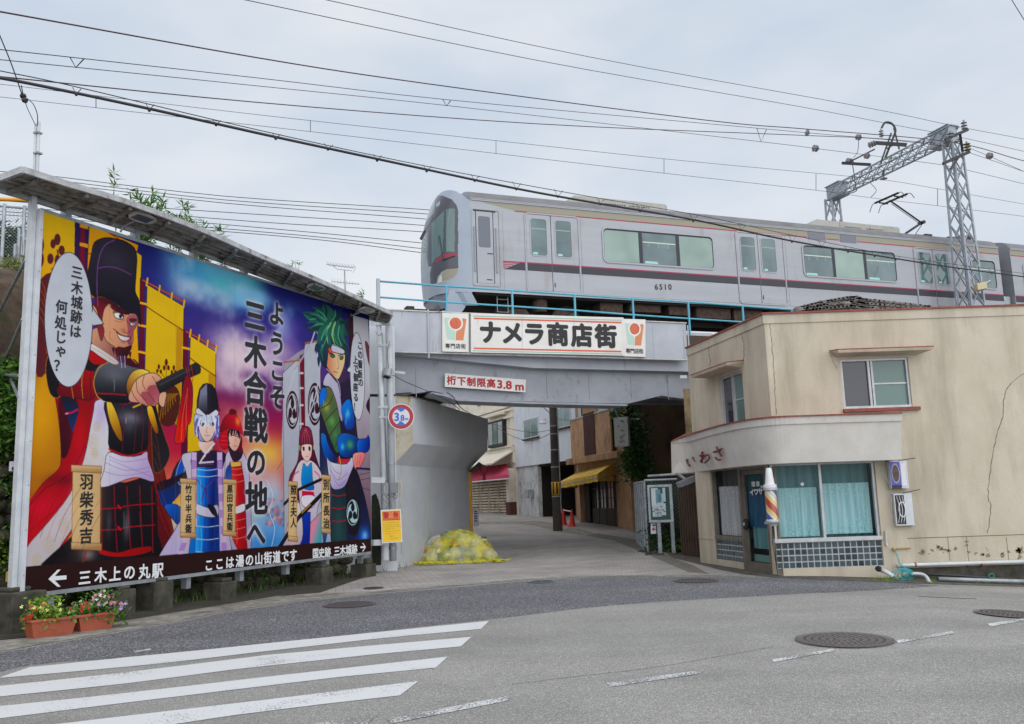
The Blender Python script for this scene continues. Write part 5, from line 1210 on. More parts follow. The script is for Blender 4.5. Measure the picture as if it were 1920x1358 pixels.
zBt,zBb = 8.93,8.70; zRed = 10.28; zBand1 = 10.57
zRed = (tz(933.6,390)[1]+tz(1160,412)[1]+tz(1500,445.4)[1])/3; zBand1 = zRed+.20
zBt = (tz(1000,489.5)[1]+tz(1360,520)[1])/2; zBb = zBt-.27
T1 = thing('train_car',TP.at(9,zRail,-1.4),'silver leading train car with dark cab window and raised pantograph, crossing the bridge','train car','coupled train cars')
uE = tz(1875,500)[0]
car(T1,0,uE,0)
uS = tz(943,480)[0]
doors = [((988,404),(1085,544),(996.5,412.5,1026,480),(1043,417,1072,484),1035),((1383,440),(1468,568),(1389.6,448.5,1415.6,511),(1428,453,1454,515),1421.5),((1715,472),(1786,590),(1720,480,1743.5,539),(1752.7,484,1775.6,542),1748)]
zW1,zW0 = (tz(1235,437)[1]),tz(1235,497)[1]; zD1,zD0 = tz(1011,411.5)[1],tz(1011,479.5)[1]
duz = []
for a,b,wl,wr,mid in doors:
    u0,u1 = tz(a[0],480)[0],tz(b[0],480)[0]; um = (tz(wl[2],480)[0]+tz(wr[0],480)[0])/2; duz.append((u0,u1,um,tz(wl[0],480)[0],tz(wl[2],480)[0],tz(wr[0],480)[0],tz(wr[2],480)[0]))
zDB = zB_+.04; zDT = (tz(1011,403.5)[1])
# livery lines between the doors
segs = []; last = uS
for d in duz: segs.append((last,d[0]-.07)); last = d[1]+.07
segs.append((last,uE))
for i,(a,b) in enumerate(segs):
    if i == 0:
        decal(T1,'crimson_line',a,b,zBt-.035,zBt,M_mag)
        decal(T1,'navy_band',a,b,zBb,zBt-.035,M_navy,sk0=.02,sk1=0).hide_render = True
        bpy.data.objects.remove(bpy.data.objects[[o.name for o in T1.children if o.name.startswith('navy_band')][-1]])
        obj('navy_band',MB().poly([TP.at(a+.02,zBb,.004),TP.at(b,zBb,.004),TP.at(b,zBt-.035,.004),TP.at(a+.55,zBt-.035,.004)]),M_navy,T1)
        mb = MB()
        for k in range(4): z1 = zBt-.045-k*.055; mb.poly([TP.at(a,z1-.028,.005),TP.at(a+.46-k*.13,z1-.028,.005),TP.at(a+.50-k*.13,z1,.005),TP.at(a,z1,.005)])
        obj('speed_lines',mb,M_mag,T1)
    else: decal(T1,'crimson_line',a,b,zBt-.035,zBt,M_mag); decal(T1,'navy_band',a,b,zBb,zBt-.035,M_navy)
ub0 = tz(930,390)[0]
dsp = [rect(1514,438,1548,452),rect(1574.5,444,1606,458)]
edges = [tz(885,385)[0]+.25,dsp[0][0]-.03,dsp[0][1]+.03,dsp[1][0]-.03,dsp[1][1]+.03,uE-.02]
for k in (0,2,4):
    a,b = edges[k],edges[k+1]
    pts = [TP.at(a+(0 if k else 1.15),zRed,.004),TP.at(b,zRed,.004),TP.at(b,zBand1,.004),TP.at(a,zBand1,.004)]
    obj('beige_band',MB().poly(pts),M_beige,T1); decal(T1,'red_line',a+(0 if k else 1.15),b,zRed-.035,zRed,M_mag,.0045)
for a,b,c,d in dsp: obj('destination_display',MB().slab([TP.at(a,zRed-.08,.0),TP.at(b,zRed-.08,0),TP.at(b,zBand1-.0,0),TP.at(a,zBand1-.0,0)],TP.n*.012),mat('display_grey',(106,108,120),.3),T1)
def sill(mb,*a): pass
def door_unit(root,u0,u1,um,w,zt=None):
    zt = zt or zDT
    o = obj('door',MB().slab(roundrect(u0,um-.012,zDB,zt,.05,.0),TP.n*.010),M_steel,root); o2 = obj('door',MB().slab(roundrect(um+.012,u1,zDB,zt,.05,.0),TP.n*.010),M_steel,root)
    fr = MB(); ring(fr,u0-.01,u1+.01,zDB-.01,zt+.01,.1,.045,0,.022); obj('door_frame',fr,M_steel,root)
    tt = MB(); tbox(tt,u0,u1,zt-.0,zt+.035,.0,.016); tbox(tt,um-.012,um+.012,zDB,zt,.0,.006); obj('door_seal',tt,M_rub,root)
    for oo,(a,b) in ((o,w[:2]),(o2,w[2:])):
        g_ = MB().slab(roundrect(a,b,zD0,zD1,.09,.010),TP.n*.004); obj('window',g_,M_win,oo)
        r_ = MB(); ring(r_,a,b,zD0,zD1,.09,.035,.010,.012); obj('window_rim',r_,M_steel,oo)
        st_ = MB(); zz = zD0+(zD1-zD0)*.72
        tbox(st_,a+.02,b-.02,zz,zz+.03,.0142,.0148); obj('door_painted_light',st_,mat('dim_interior_strip',(150,164,154),.5),oo)  # carriage lighting drawn as a pale strip on the door pane
        decal(oo,'crimson_line',(u0 if oo is o else um+.012)+.004,(um-.012 if oo is o else u1)-.004,zBt-.035,zBt,M_mag,.0125)
        decal(oo,'navy_band',(u0 if oo is o else um+.012)+.004,(um-.012 if oo is o else u1)-.004,zBb,zBt-.035,M_navy,.0125)
        sk = MB().poly([TP.at(a+.05,zD0+.03,.0148),TP.at(a+.22,zD0+.03,.0148),TP.at(a+.20,zD0+.10,.0148),TP.at(a+.07,zD0+.10,.0148)]); obj('seat_back',sk,mat('pale_mint_seat',(160,206,196),.5),oo)
    hb_ = MB(); tbox(hb_,um+.06,um+.08,zDB+.14,zDB+.28,.01,.03); obj('handle',hb_,M_rub,o2)
for d in duz: door_unit(T1,d[0],d[1],d[2],d[3:])
def win_unit(root,x0,x1,divs,mats,zt=None):
    u0,u1 = tz(x0,480)[0],tz(x1,480)[0]; ds = [tz(x,480)[0] for x in divs]
    bk = obj('window',MB().slab(roundrect(u0,u1,zW0,zW1,.14,-.0),TP.n*.003),M_rub,root)
    r_ = MB(); ring(r_,u0,u1,zW0,zW1,.14,.055,.0,.028); obj('window_rim',r_,M_steel,bk)
    cuts = [u0+.02]+ds+[u1-.02]
    n = len(cuts)-1
    for i in range(n):
        a = cuts[i]+(.07 if i else 0); b = cuts[i+1]-(.07 if i < n-1 else 0); pts = roundrect(u0+.015,u1-.015,zW0+.012,zW1-.05,.13,.0045)
        mn = [p for p in pts]; poly = []
        for p in pts:
            uu = (p-TP.o).dot(TP.u); poly.append(TP.at(min(max(uu,a),b),p.z,.0045))
        obj('pane',MB().concave(poly),mats[i],bk)
        if mats[i] is M_win:
            zz = zW0+(zW1-zW0)*.66; obj('pane_painted_light',MB().poly([TP.at(a+.02,zz,.0055),TP.at(b-.02,zz,.0055),TP.at(b-.02,zz+.035,.0055),TP.at(a+.02,zz+.035,.0055)]),M_lite,bk)  # lit carriage ceiling drawn as a pale line on the pane
            w_ = min(.5,(b-a)*.6); obj('seat_back',MB().poly([TP.at(a+.06,zW0+.02,.0055),TP.at(a+.06+w_,zW0+.02,.0055),TP.at(a+.02+w_,zW0+.10,.0055),TP.at(a+.08,zW0+.10,.0055)]),MATS['pale_mint_seat'],bk)
            mb = MB()
            for k in range(3):
                uu = a+(b-a)*(k+.6)/3.4; c = TP.at(uu,zz-.11,.0058); mb.tube([c+TP.u*.035*math.cos(t*math.pi/5)+Vector((0,0,.035*math.sin(t*math.pi/5))) for t in range(11)],.005,4,cap=False); mb.tube([c+Vector((0,0,.035)),c+Vector((0,0,.11))],.005,4)
            obj('hand_strap',mb,MATS['pale_mint_seat'],bk)
win_unit(T1,1133,1337,[1202,1271.5],[M_winb,M_win,M_winb]); win_unit(T1,1506,1677,[1562,1620.5],[M_win,M_winb,M_win]); win_unit(T1,1820,1862,[],[M_win])
# crew door behind the cab
ca,cb_,cc,cd = rect(892,398,927,533); zcd1,zcd0 = tz(905,397)[1],tz(905,531)[1]
o = obj('crew_door',MB().slab(roundrect(ca,cb_,zcd0,zcd1,.04,-.0),TP.n*.006),M_steel,T1)
fr = MB(); ring(fr,ca-.12,cb_+.2,zcd0-.06,zcd1+.05,.03,.03,0,.02); obj('crew_door_frame',fr,M_steel,o)
tt = MB(); tbox(tt,ca-.08,cb_+.1,zcd1+.0,zcd1+.05,0,.012); tbox(tt,ca-.02,ca,zcd0,zcd1,0,.012); tbox(tt,cb_,cb_+.02,zcd0,zcd1,0,.012); tbox(tt,cb_-.2,cb_-.02,zcd0+.62+.3,zcd0+.65+.3,.006,.014); tbox(tt,cb_-.24,cb_-.06,zcd0+.1,zcd0+.13,.006,.014); obj('door_seal',tt,M_rub,o)
obj('window',MB().slab(roundrect(tz(896.5,430)[0],tz(919,430)[0],tz(907,464)[1],tz(907,406)[1],.06,.006),TP.n*.004),M_wind,o)
hr = MB()
for uu in (ca-.07,cb_+.1): hr.tube([TP.at(uu,zcd0+.35,.0),TP.at(uu,zcd0+.35,.05),TP.at(uu,zcd0+1.75,.05),TP.at(uu,zcd0+1.75,0)],.014,6)
obj('handrail',hr,M_steel,T1)
mb = MB()
for ch,x in (('6',1230.5),('5',1239),('1',1247.5),('0',1256)): put_char(mb,TP,ch,x,538,15,bold=.03,off=.006)
obj('number',mb,M_navy,T1)
# panel seams
mb = MB()
for x in (887,944.5,985.5,1091,1380,1474,1712,1792): u_ = tz(x,480)[0]; tbox(mb,u_-.006,u_+.006,zB_+.02,zRed-.05,0,.003)
obj('seam',mb,mat('seam_grey',(134,134,142),.5),T1)
mb = MB(); tbox(mb,0,uE,zB_-.10,zB_,-.06,-.01); obj('sole_bar',mb,M_steel,T1)
# nose
def nose_pt(t,z):
    """t: -1 near side .. 1 far side"""
    top = zG_+.53; h = (z-zB_)/(top-zB_)
    d = 1.12*math.sqrt(max(.0,1-(max(0,h-.35)/.80)**2.0))-.10*max(0,.2-h)*3
    a = (t+1)*math.pi/2; co,si = math.cos(a),math.sin(a)
    ox = math.copysign(abs(co)**(2/3.0),co); uy = abs(si)
    e_ = (1-abs(ox))*W_T/2 # distance in from the side
    zmax = float(np.interp(e_,[0,.02,.07,.16,.32,.6,.95,W_T/2],[zG_,zG_+.07,zG_+.18,zG_+.29,zG_+.38,zG_+.46,zG_+.51,zG_+.53]))
    zz = z if h < .6 else min(z,zmax) if False else zB_+(.6+(h-.6)/.4*((zmax-zB_)/(top-zB_)-.6))*(top-zB_)
    return TP.at(-d*uy,zz,-W_T/2+W_T/2*ox)
NT,NZ = 200,170; zn0 = zB_-.12; ztp = zG_+.53
regions = [
 ('mask',[(829.5,367),(847,374),(856,385),(859,395),(859,504),(838,505),(828,510),(821,519),(818,532),(807,534),(806,515),(809,500),(803,500),(799,470),(790,470),(780,420),(796,385),(812,366)]),
 ('glass',[(794,402),(803,386),(815,377),(815,399),(801,412),(790,425)]),('disp',[(817.5,383),(825,376),(825,384),(818,389)]),
 ('glass',[(833,395),(830,473),(826,478),(815,487),(809,496),(809,420),(815,413)]),('glass',[(836,392),(853,391),(852.5,472),(836,472)]),
 ('glass',[(780,440),(802,436),(802,473),(799,500),(796,520),(780,522)]),('mag',[(859,476),(859,480.5),(833,482.5),(816,493),(816,489),(831,477)]),
 ('beige',[(859,504),(858,512),(851,521),(840,525),(828.6,528),(829.5,512),(838,505)]),('lamp',[(827.7,514),(828.6,528),(820.6,531.5),(822.4,522.6)])]
idx = {'pale': 0,'mask': 1,'glass': 2,'mag': 3,'beige': 4,'lamp': 5,'disp': 6}
nm = [M_pale,M_mask,M_winc,M_mag,M_beige,M_lite,M_pale]
nb_ = MB(); mids = []
for j in range(NZ+1):
    z = zn0+(ztp-zn0)*j/NZ
    for i in range(NT+1): nb_.v.append(nose_pt(-1+2*i/NT,z))
def pip(x,y,q):
    r = False; n = len(q)
    for i in range(n):
        x0,y0 = q[i]; x1,y1 = q[(i+1) % n]
        if (y0 <= y) != (y1 <= y) and x < (x1-x0)*(y-y0)/(y1-y0)+x0: r = not r
    return r
for j in range(NZ):
    row = []
    for i in range(NT):
        q_ = j*(NT+1)+i; nb_.f.append((q_,q_+1,q_+NT+2,q_+NT+1))
        ii = i if i < NT//2 else NT-1-i; q2 = j*(NT+1)+ii; c = (nb_.v[q2]+nb_.v[q2+NT+2])/2; x,y = proj(c); k = 0
        for nmk,poly in regions:
            if pip(x,y,poly): k = idx[nmk]
        mids.append(k)
cr = len(nb_.v); nb_.v.append(TP.at(0,ztp+.0,-W_T/2))
for i in range(NT): nb_.f.append((NZ*(NT+1)+i,NZ*(NT+1)+i+1,cr)); mids.append(0)
no_ = obj('cab_front',nb_,nm,T1,smooth=True); no_.data.polygons.foreach_set('material_index',mids)
# skirt, coupler, wiper, mirror
sk = MB(); pts = [P(x,y,25.6) for x,y in ((826,546),(842,541),(882,546),(872,580),(856,597),(832,597))]
sk.slab([TP.hit(x,y,-.12) for x,y in ((842,544),(882,547),(878,566),(868,583),(852,597),(833,597))],TP.n*-.06,conc=True)
for t0,t1 in ((-.97,-.8),(-.8,-.55),(-.55,-.2),(-.2,.2),(.2,.55),(.55,.8)):
    a,b = nose_pt(t0,zB_-.1),nose_pt(t1,zB_-.1); c = Vector((0,0,-.42)); ins = TP.u*.22; sk.poly([a,b,b+c+ins,a+c+ins])
obj('skirt',sk,M_pale,T1)
mb = MB(); c0 = TP.at(-.9,zB_-.45,-W_T/2); tbox(mb,-1.55,-.6,zB_-.62,zB_-.42,-W_T/2-.1,-W_T/2+.1); tbox(mb,-1.75,-1.5,zB_-.68,zB_-.36,-W_T/2-.17,-W_T/2+.17); obj('coupler',mb,M_brown,T1,bevel=.01)
mb = MB(); mb.tube([nose_pt(-.5,zB_+.9)+TP.u*-.03,nose_pt(-.42,zB_+1.7)+TP.u*-.04],.012,5); mb.tube([nose_pt(-.5,zB_+.9)+TP.u*-.05,nose_pt(-.72,zB_+1.0)-TP.u*.03],.02,5); obj('wiper',mb,M_rub,T1)
mb = MB(); a = P(797,433,25.9); b = P(789,449,25.8); mb.bar(a,b,.05,.08); mb.tube([a,P(803,425,26.1)],.012,5); mb.tube([P(803,425,26.1),P(812,408,26.2)],.01,5); obj('mirror',mb,M_rub,T1,bevel=.01)
# roof boxes
uac = tz(1173,376,-.55)[1]
M_ac = mat('cream_air_conditioner',(172,170,162),.6,c2=(158,156,149),ns=2,dirt=(120,108,96),ds=4,dlo=.6,dhi=.8)
def acu(x0,x1):
    u0,u1 = tz(x0,400,-.7)[0],tz(x1,400,-.7)[0]; z0 = zG_+.3; z1 = uac
    mb = MB().slab([TP.at(u0+.0,z0,-.55),TP.at(u1,z0,-.55),TP.at(u1,z1-.06,-.55),TP.at(u1-.06,z1,-.55),TP.at(u0+.35,z1,-.55),TP.at(u0,z1-.25,-.55)],TP.n*-1.6,conc=True)
    a = obj('air_conditioner',mb,M_ac,T1,bevel=.03); mb = MB()
    for g0 in (.38,.62):
        for k in range(9): uu = u0+(u1-u0)*g0+k*.09; tbox(mb,uu,uu+.06,z1-.2,z1-.17,-.55,-.544)
    for g0 in (.33,.66): uu = u0+(u1-u0)*g0; tbox(mb,uu-.006,uu+.006,z0,z1-.05,-.55,-.546)
    obj('vent_grille',mb,M_rub,a)
acu(1056,1247); acu(1510,1678)
mb = MB()
for x,w,h in ((1690,.9,.10),(1722,.5,.14),(1738,.35,.2),(1750,.5,.12),(1790,.9,.18),(1806,.6,.28)): u_ = tz(x,440,-1)[0]; tbox(mb,u_-w/2,u_+w/2,zG_+.40,zG_+.48+h,-1.7,-.9)
mb.tube([TP.at(tz(1690,440,-1)[0],zG_+.62,-1.3),TP.at(tz(1850,440,-1)[0],zG_+.54,-1.3)],.03,6)
obj('roof_equipment',mb,M_brown,T1,bevel=.01)
# pantograph
PH = -1.37; pp_ = TP.at(0,0,PH); 
def R3(x,y,o=PH): return TP.hit(x,y,o)
kn = R3(1728,418); bs_ = R3(1698,438); hd = R3(1671,378)
mb = MB(); mb.tube([bs_,kn],.045,8); mb.tube([bs_+TP.u*.5+Vector((0,0,.0)),kn-Vector((0,0,.08))],.015,6); obj('lower_arm',mb,M_dark,T1); pg = MB(); pg.tube([kn,hd],.035,8); pg.tube([kn-Vector((0,0,.1)),hd-Vector((0,0,.1))],.012,6); pg.lathe(kn-TP.n*.15,[(.07,0),(.07,.3)],10,TP.n); obj('upper_arm',pg,M_dark,T1)
hdz = hd.z+.12; uh = (hd-TP.o).dot(TP.u); mb = MB()
for du in (-.22,.22):
    for z_ in (0,.0): mb.bar(TP.at(uh+du,hdz,PH-.62),TP.at(uh+du,hdz,PH+.62),.07,.06)
    for s_ in (1,-1): mb.tube(spline([tuple(TP.at(uh+du,hdz,PH+s_*.6)),tuple(TP.at(uh+du,hdz-.03,PH+s_*.78)),tuple(TP.at(uh+du,hdz-.28,PH+s_*.95))],4,False),.014,5)
mb.bar(TP.at(uh-.22,hdz-.06,PH-.4),TP.at(uh+.22,hdz-.06,PH-.4),.04,.05); mb.bar(TP.at(uh-.22,hdz-.06,PH+.4),TP.at(uh+.22,hdz-.06,PH+.4),.04,.05); mb.bar(TP.at(uh,hdz-.1,PH-.45),TP.at(uh,hdz-.1,PH+.45),.04,.04)
obj('collector_head',mb,M_dark,T1)
# bogies and underfloor gear
def bogie(root,uc):
    b = MB(); 
    for o_ in (-.35,-W_T+.35):
        pts = [(uc-1.35,zRail+.42),(uc-.9,zRail+.62),(uc-.5,zRail+.62),(uc-.35,zRail+.42),(uc+.35,zRail+.42),(uc+.5,zRail+.62),(uc+.9,zRail+.62),(uc+1.35,zRail+.42),(uc+1.3,zRail+.3),(uc+.5,zRail+.28),(uc-.5,zRail+.28),(uc-1.3,zRail+.3)]
        b.slab([TP.at(u,z,o_) for u,z in pts],TP.n*-.12,conc=True)
        for s_ in (-1.05,1.05): b.lathe(TP.at(uc+s_,zRail+.43,o_+.02),[(.13,0),(.13,.1),(.06,.13)],12,TP.n)
        b.lathe(TP.at(uc,zRail+.55,o_-.06),[(.2,0),(.24,.12),(.24,.3),(.2,.42)],14)
    bo = obj('bogie',b,M_brown,root)
    for s_ in (-1.05,1.05):
        w = MB()
        for o_ in (-.62,-W_T+.55): w.lathe(TP.at(uc+s_,zRail+.43,o_),[(.43,0),(.43,.06),(.40,.13),(.1,.13)],24,TP.n*-1)
        w.tube([TP.at(uc+s_,zRail+.43,-.6),TP.at(uc+s_,zRail+.43,-W_T+.6)],.07,8); obj('wheelset',w,M_under,bo)
    return bo
bogie(T1,2.35); bogie(T1,uE-2.6)
mb = MB(); rr = random.Random(3); u_ = 4.4
while u_ < uE-4.6:
    w = rr.uniform(.6,1.5); h = rr.uniform(.35,.6); mb.pbox(TP,u_,u_+w,zB_-.05-h,zB_-.05,-.9,-.28); 
    if rr.random() < .5: mb.tube([TP.at(u_+.1,zB_-.75,-.5),TP.at(u_+w-.1,zB_-.75,-.5)],.12,10)
    u_ += w+rr.uniform(.1,.35)
obj('underfloor_equipment',mb,M_brown,T1,bevel=.015)
mb = MB(); tbox(mb,.1,uE-.1,zB_-.16,zB_-.02,-W_T+.1,-.1); tbox(mb,4.2,uE-4.4,zB_-.7,zB_-.1,-1.6,-.95); obj('underframe',mb,M_under,T1)
mb = MB(); u_ = .85
for s_ in (0,.35): mb.tube([TP.at(u_+s_,zB_,-.2),TP.at(u_+s_,zB_-.65,-.2)],.012,5)
for k in range(3): mb.tube([TP.at(u_,zB_-.25-k*.2,-.2),TP.at(u_+.35,zB_-.25-k*.2,-.2)],.012,5)
obj('step',mb,M_galv,T1)
# second car
T2 = thing('train_car',TP.at(uE+6,zRail,-1.4),'silver following train car coupled behind, only its end showing past the lattice mast','train car','coupled train cars')
u2 = uE+.62; car(T2,u2,u2+16,1)
decal(T2,'crimson_line',u2+.02,u2+15.9,zBt-.035,zBt,M_mag); decal(T2,'navy_band',u2+.02,u2+15.9,zBb,zBt-.035,M_navy); decal(T2,'beige_band',u2+.02,u2+15.9,zRed,zBand1,M_beige); decal(T2,'red_line',u2+.02,u2+15.9,zRed-.035,zRed,M_mag,.0045)
win_unit(T2,1916,1960,[],[M_win]); bogie(T2,u2+2.4)
mb = MB(); prof_ = [(-.55,zB_+.15),(-.55,zG_-.3),(-W_T+.55,zG_-.3),(-W_T+.55,zB_+.15)]
tbox(mb,uE,u2,zB_+.1,zG_-.35,-W_T+.75,-.75); obj('gangway_bellows',mb,M_rub,T2)
mb = MB(); mb.tube([TP.at(uE+.15,zB_-.3,-.6),TP.at(u2-.1,zB_-.2,-.5)],.05,6); tbox(mb,uE+.1,u2-.1,zB_+.5,zB_+.9,-.35,-.15); obj('jumper_box',mb,M_galv,T2)
# rails and sleepers
rb = MB()
for o_ in (-W_T/2+.533,-W_T/2-.533): rb.pbox(TP,-6,44,zRail-.14,zRail,o_-.035,o_+.035)
obj('rail',rb,mat('rusty_rail',(120,96,80),.6),label='pair of rusty rails under the train',cat='rail')
rb = MB(); rb.pbox(TP,-8,46,6.2,6.62,-W_T-.6,.5); obj('track_ballast',rb,M_ball,kind='structure')
# ================================================================== OVERHEAD LINE PORTAL
M_mast = mat('pale_grey_mast_paint',(160,168,176),.5,c2=(140,148,158),ns=4,dirt=(120,100,88),ds=6,dlo=.62,dhi=.75)
PT = thing('catenary_portal',P(1810,570,31.5),'pale grey lattice portal spanning the track with insulators and wires','portal')
def lattice(name,A,B,wa,wb,axx,axy,n,r=.028,parent=None):
    """lattice member from A to B; half widths wa->wb; axes of its square section"""
    A,B = Vector(A),Vector(B); mb = MB(); 
    def c(t,i,j): p = A.lerp(B,t); w = wa+(wb-wa)*t; return p+axx*i*w+axy*j*w
    for i in (-1,1):
        for j in (-1,1): mb.bar(c(0,i,j),c(1,i,j),r*2,r*2,axx)
    for k in range(n):
        t0,t1 = k/n,(k+1)/n
        for (i0,j0,i1,j1) in ((-1,-1,1,-1),(-1,1,1,1),(-1,-1,-1,1),(1,-1,1,1)):
            mb.bar(c(t0,i0,j0),c(t1,i1,j1),r*1.3,r*.9,axx); mb.bar(c(t0,i1,j1),c(t1,i0,j0),r*1.3,r*.9,axx)
    return obj(name,mb,M_mast,parent)
DT = TP.u; NTp = -TP.n
mb0 = P(1822,590,32.0); mt0 = P(1782,285,32.0)
lattice('mast',Vector((mb0.x,mb0.y,5.6)),Vector((mb0.x-.0,mb0.y,mt0.z+.72-.3)),.36,.22,DT,NTp,11,.034,PT)
ax_ = Vector((mb0.x,mb0.y,0)); px_top = proj(Vector((mb0.x,mb0.y,mt0.z)))
far = P(1560,372,39.5); lattice('mast',Vector((far.x,far.y,5.6)),Vector((far.x,far.y,far.z)),.34,.22,DT,NTp,10,.036,PT)
top = Vector((mb0.x,mb0.y,mt0.z+.72)); ftop = Vector((far.x,far.y,far.z+.22))
bd = (ftop-top); bu = bd.normalized()
lattice('beam',top-bu*.2,ftop+bu*.0,.24,.22,Vector((0,0,1)),DT,12,.027,PT)
mb = MB()
for c_,s_ in ((top,1),(ftop,-1)):
    mb.box(c_+bu*s_*.40,bu*.5,DT*.22,Vector((0,0,.30)))
    mb.box(c_+bu*s_*.40+Vector((0,0,.31)),bu*.55,DT*.28,Vector((0,0,.02))); mb.box(c_+bu*s_*.40-Vector((0,0,.31)),bu*.55,DT*.28,Vector((0,0,.02)))
obj('gusset_box',mb,M_mast,PT)
def insulator(c,ax,n=3,r=.11,name='insulator',m=None):
    prof = [(.03,-.03)]
    for k in range(n): z = k*.11; prof += [(.035,z),(r,z+.03),(r*.9,z+.05),(.035,z+.065)]
    prof += [(.03,n*.11+.04)]
    return obj(name,MB().lathe(c,prof,14,ax),m or mat('glazed_insulator',(150,152,158),.2,c2=(110,96,92),ns=5),PT)
mb = MB()
def UP(x,y,D): return P(x,y,D)
mb.bar(UP(1772,262,31),UP(1815,243,31),.09,.10); mb.bar(UP(1768,307,31.5),UP(1818,285,31.5),.11,.10); mb.bar(UP(1782,317,31.5),UP(1800,292,31.5),.07,.06); mb.bar(UP(1800,252,31.2),UP(1805,285,31.4),.09,.05)
mb.bar(UP(1641,268,35),UP(1700,272,34.4),.09,.14); mb.bar(UP(1579,306,38),UP(1632,309,37),.09,.12)
# curved horn bracket
hn = spline([(1660,296),(1672,265),(1679,245),(1672,232),(1660,230),(1653,240)],6,False); mb.tube([UP(x,y,35.4) for x,y in hn],.045,6); mb.tube([UP(1652,304,35.2),UP(1671,250,35.4)],.035,6); mb.tube([UP(1686,280,35.2),UP(1676,240,35.4)],.035,6); mb.tube([UP(1660,280,35.3),UP(1684,268,35.3)],.025,6)
obj('bracket',mb,M_dark,PT)
UPZ = Vector((0,0,1))
insulator(UP(1808.5,243,31),UPZ,3,.11); insulator(UP(1783,258,31),UPZ,2,.12); insulator(UP(1814,283,31.5),UPZ,3,.13,m=mat('amber_insulator',(120,116,70),.25)); insulator(UP(1653,257,35.4),UPZ,3,.1)
insulator(UP(1629,273,35),(UP(1639,269,35)-UP(1629,273,35)),3,.13); insulator(UP(1622,292,35.2),DT,2,.13); insulator(UP(1588,302,38),DT,3,.14); insulator(UP(1512,249,31),DT,1,.13); insulator(UP(1606,257,33),DT,2,.12); insulator(UP(1525,278,31),DT,2,.13); insulator(UP(1657,337,35.5),UPZ,1,.16); insulator(UP(1852,292,31),DT,2,.12)
mb = MB(); mb.tube([UP(1657,338,35.5),UP(1657,318,35.5)],.03,6); mb.tube([UP(1592,304,37),UP(1640,280,35.3)],.03,6); mb.tube([UP(x,y,36) for x,y in spline([(1598,306),(1602,330),(1604,350),(1606,358),(1590,364)],4,False)],.02,5); mb.tube([UP(x,y,33) for x,y in spline([(1610,262),(1608,285),(1600,296)],4,False)],.014,4); mb.tube([UP(x,y,35.4) for x,y in spline([(1645,338),(1632,342),(1643,357),(1633,370)],5,False)],.014,4)
obj('jumper_wire',mb,M_dark,PT)
fx = thing('floodlight',P(1845,545,31.6),'small cream floodlight clamped to the lattice mast','floodlight')
mb = MB(); c = P(1838,538,31.5); mb.box(c,(.18,0,.03),(0,.15,0),(0,0,.13)); obj('lamp_body',mb,mat('cream_plastic',(196,182,146),.5),fx,bevel=.02); obj('arm',MB().tube([c,P(1857,527,31.5)],.05,8),M_galv,fx)
# ================================================================== WIRES
M_wire = mat('wire_dark',(44,40,44),.5); M_wirem = mat('wire_brown',(70,44,48),.5)
wires = [
 ('stout power cable running from the top of the scene to the portal',.022,M_wirem,[(-120,2,13),(0,22,14),(480,108,19),(800,157,23),(1320,225,28),(1510,242,29.5),(1780,266,31),(1920,302,34),(2080,340,37)]),
 ('upper of the two hair-thin wires crossing the open sky',.012,M_wire,[(480,-28,16),(612,0,17),(1100,106,23),(1614,200,28),(1787,236,31),(1920,261,33),(2050,288,35)]),
 ('lower of the two hair-thin wires crossing the open sky',.012,M_wire,[(300,-32,14),(460,0,16),(1000,112,22),(1499,200,28),(1690,237,31),(1783,254,31.5),(1920,284,33),(2050,312,35)]),
 ('catenary wire with the vee-shaped hangers',.013,M_wire,[(-120,82,14),(0,93,15),(480,146,20),(837,187,24),(1425,241,29),(1512,249,30),(1606,257,31),(1700,264,32),(1780,275,33),(1920,322,36)]),
 ('lower strand beneath the vee-shaped hangers',.012,M_wire,[(-120,102,14),(0,112,15),(480,161,20),(837,198,24),(1427,266,29),(1525,278,30),(1720,303,32),(1790,314,32.5),(1920,345,35)]),
 ('reddish feeder wire just above the thick black cable',.018,M_wirem,[(-100,136,14.5),(0,144,15),(480,192,20),(1000,232,25),(1480,253,29),(1640,260,31),(1780,275,32)]),
 ('messenger wire laced along the thick black cable',.010,M_wire,[(-100,112,9.5),(0,133,10),(130,160,10.6),(480,243,12),(800,312,14),(1090,366,16),(1300,402,18),(1480,440,20),(1680,480,23),(1920,513,28),(2020,527,30)]),
 ('thickest black cable sagging across the whole scene in front of the train',.030,M_wire,[(-100,132,9.5),(0,146,10),(140,174,10.6),(280,204,11.2),(405,232,11.7),(517,257,12.2),(707,298,13.3),(800,318,14),(960,352,15),(1090,376,16),(1300,412,18),(1480,451,20),(1680,485,23),(1798,503,25.5),(1920,519,28),(2020,532,30)]),
 ('overhead messenger wire above the track',.012,M_wire,[(-120,145,26),(0,158,26.5),(480,215,28),(930,264,30),(1245,298,32),(1530,325,35),(1660,338,35.6),(1757,354,37),(1920,383,39),(2080,410,41)]),
 ('contact wire over the pantograph',.012,M_wire,[(-120,170,26),(0,182,26.5),(178,202,27),(582,247,28.5),(930,288,30),(1245,325,32),(1530,357,35),(1632,371,35.6),(1757,386,37),(1920,406,39),(2080,428,41)]),
 ('short stay wire dropping from the sky to the white pole',.012,M_wire,[(-20,20,11.5),(0,68,11.7),(22,122,12),(42,180,12.3)]),
 ('wire cutting the upper corner of the sky beside the portal',.014,M_wire,[(1880,-30,20),(1897,0,21),(1925,45,22)]),
 ('slack wire from the mast insulator sloping down past the train',.012,M_wire,[(1818,278,31.5),(1852,292,31),(1920,322,30),(2000,360,29)]),
]
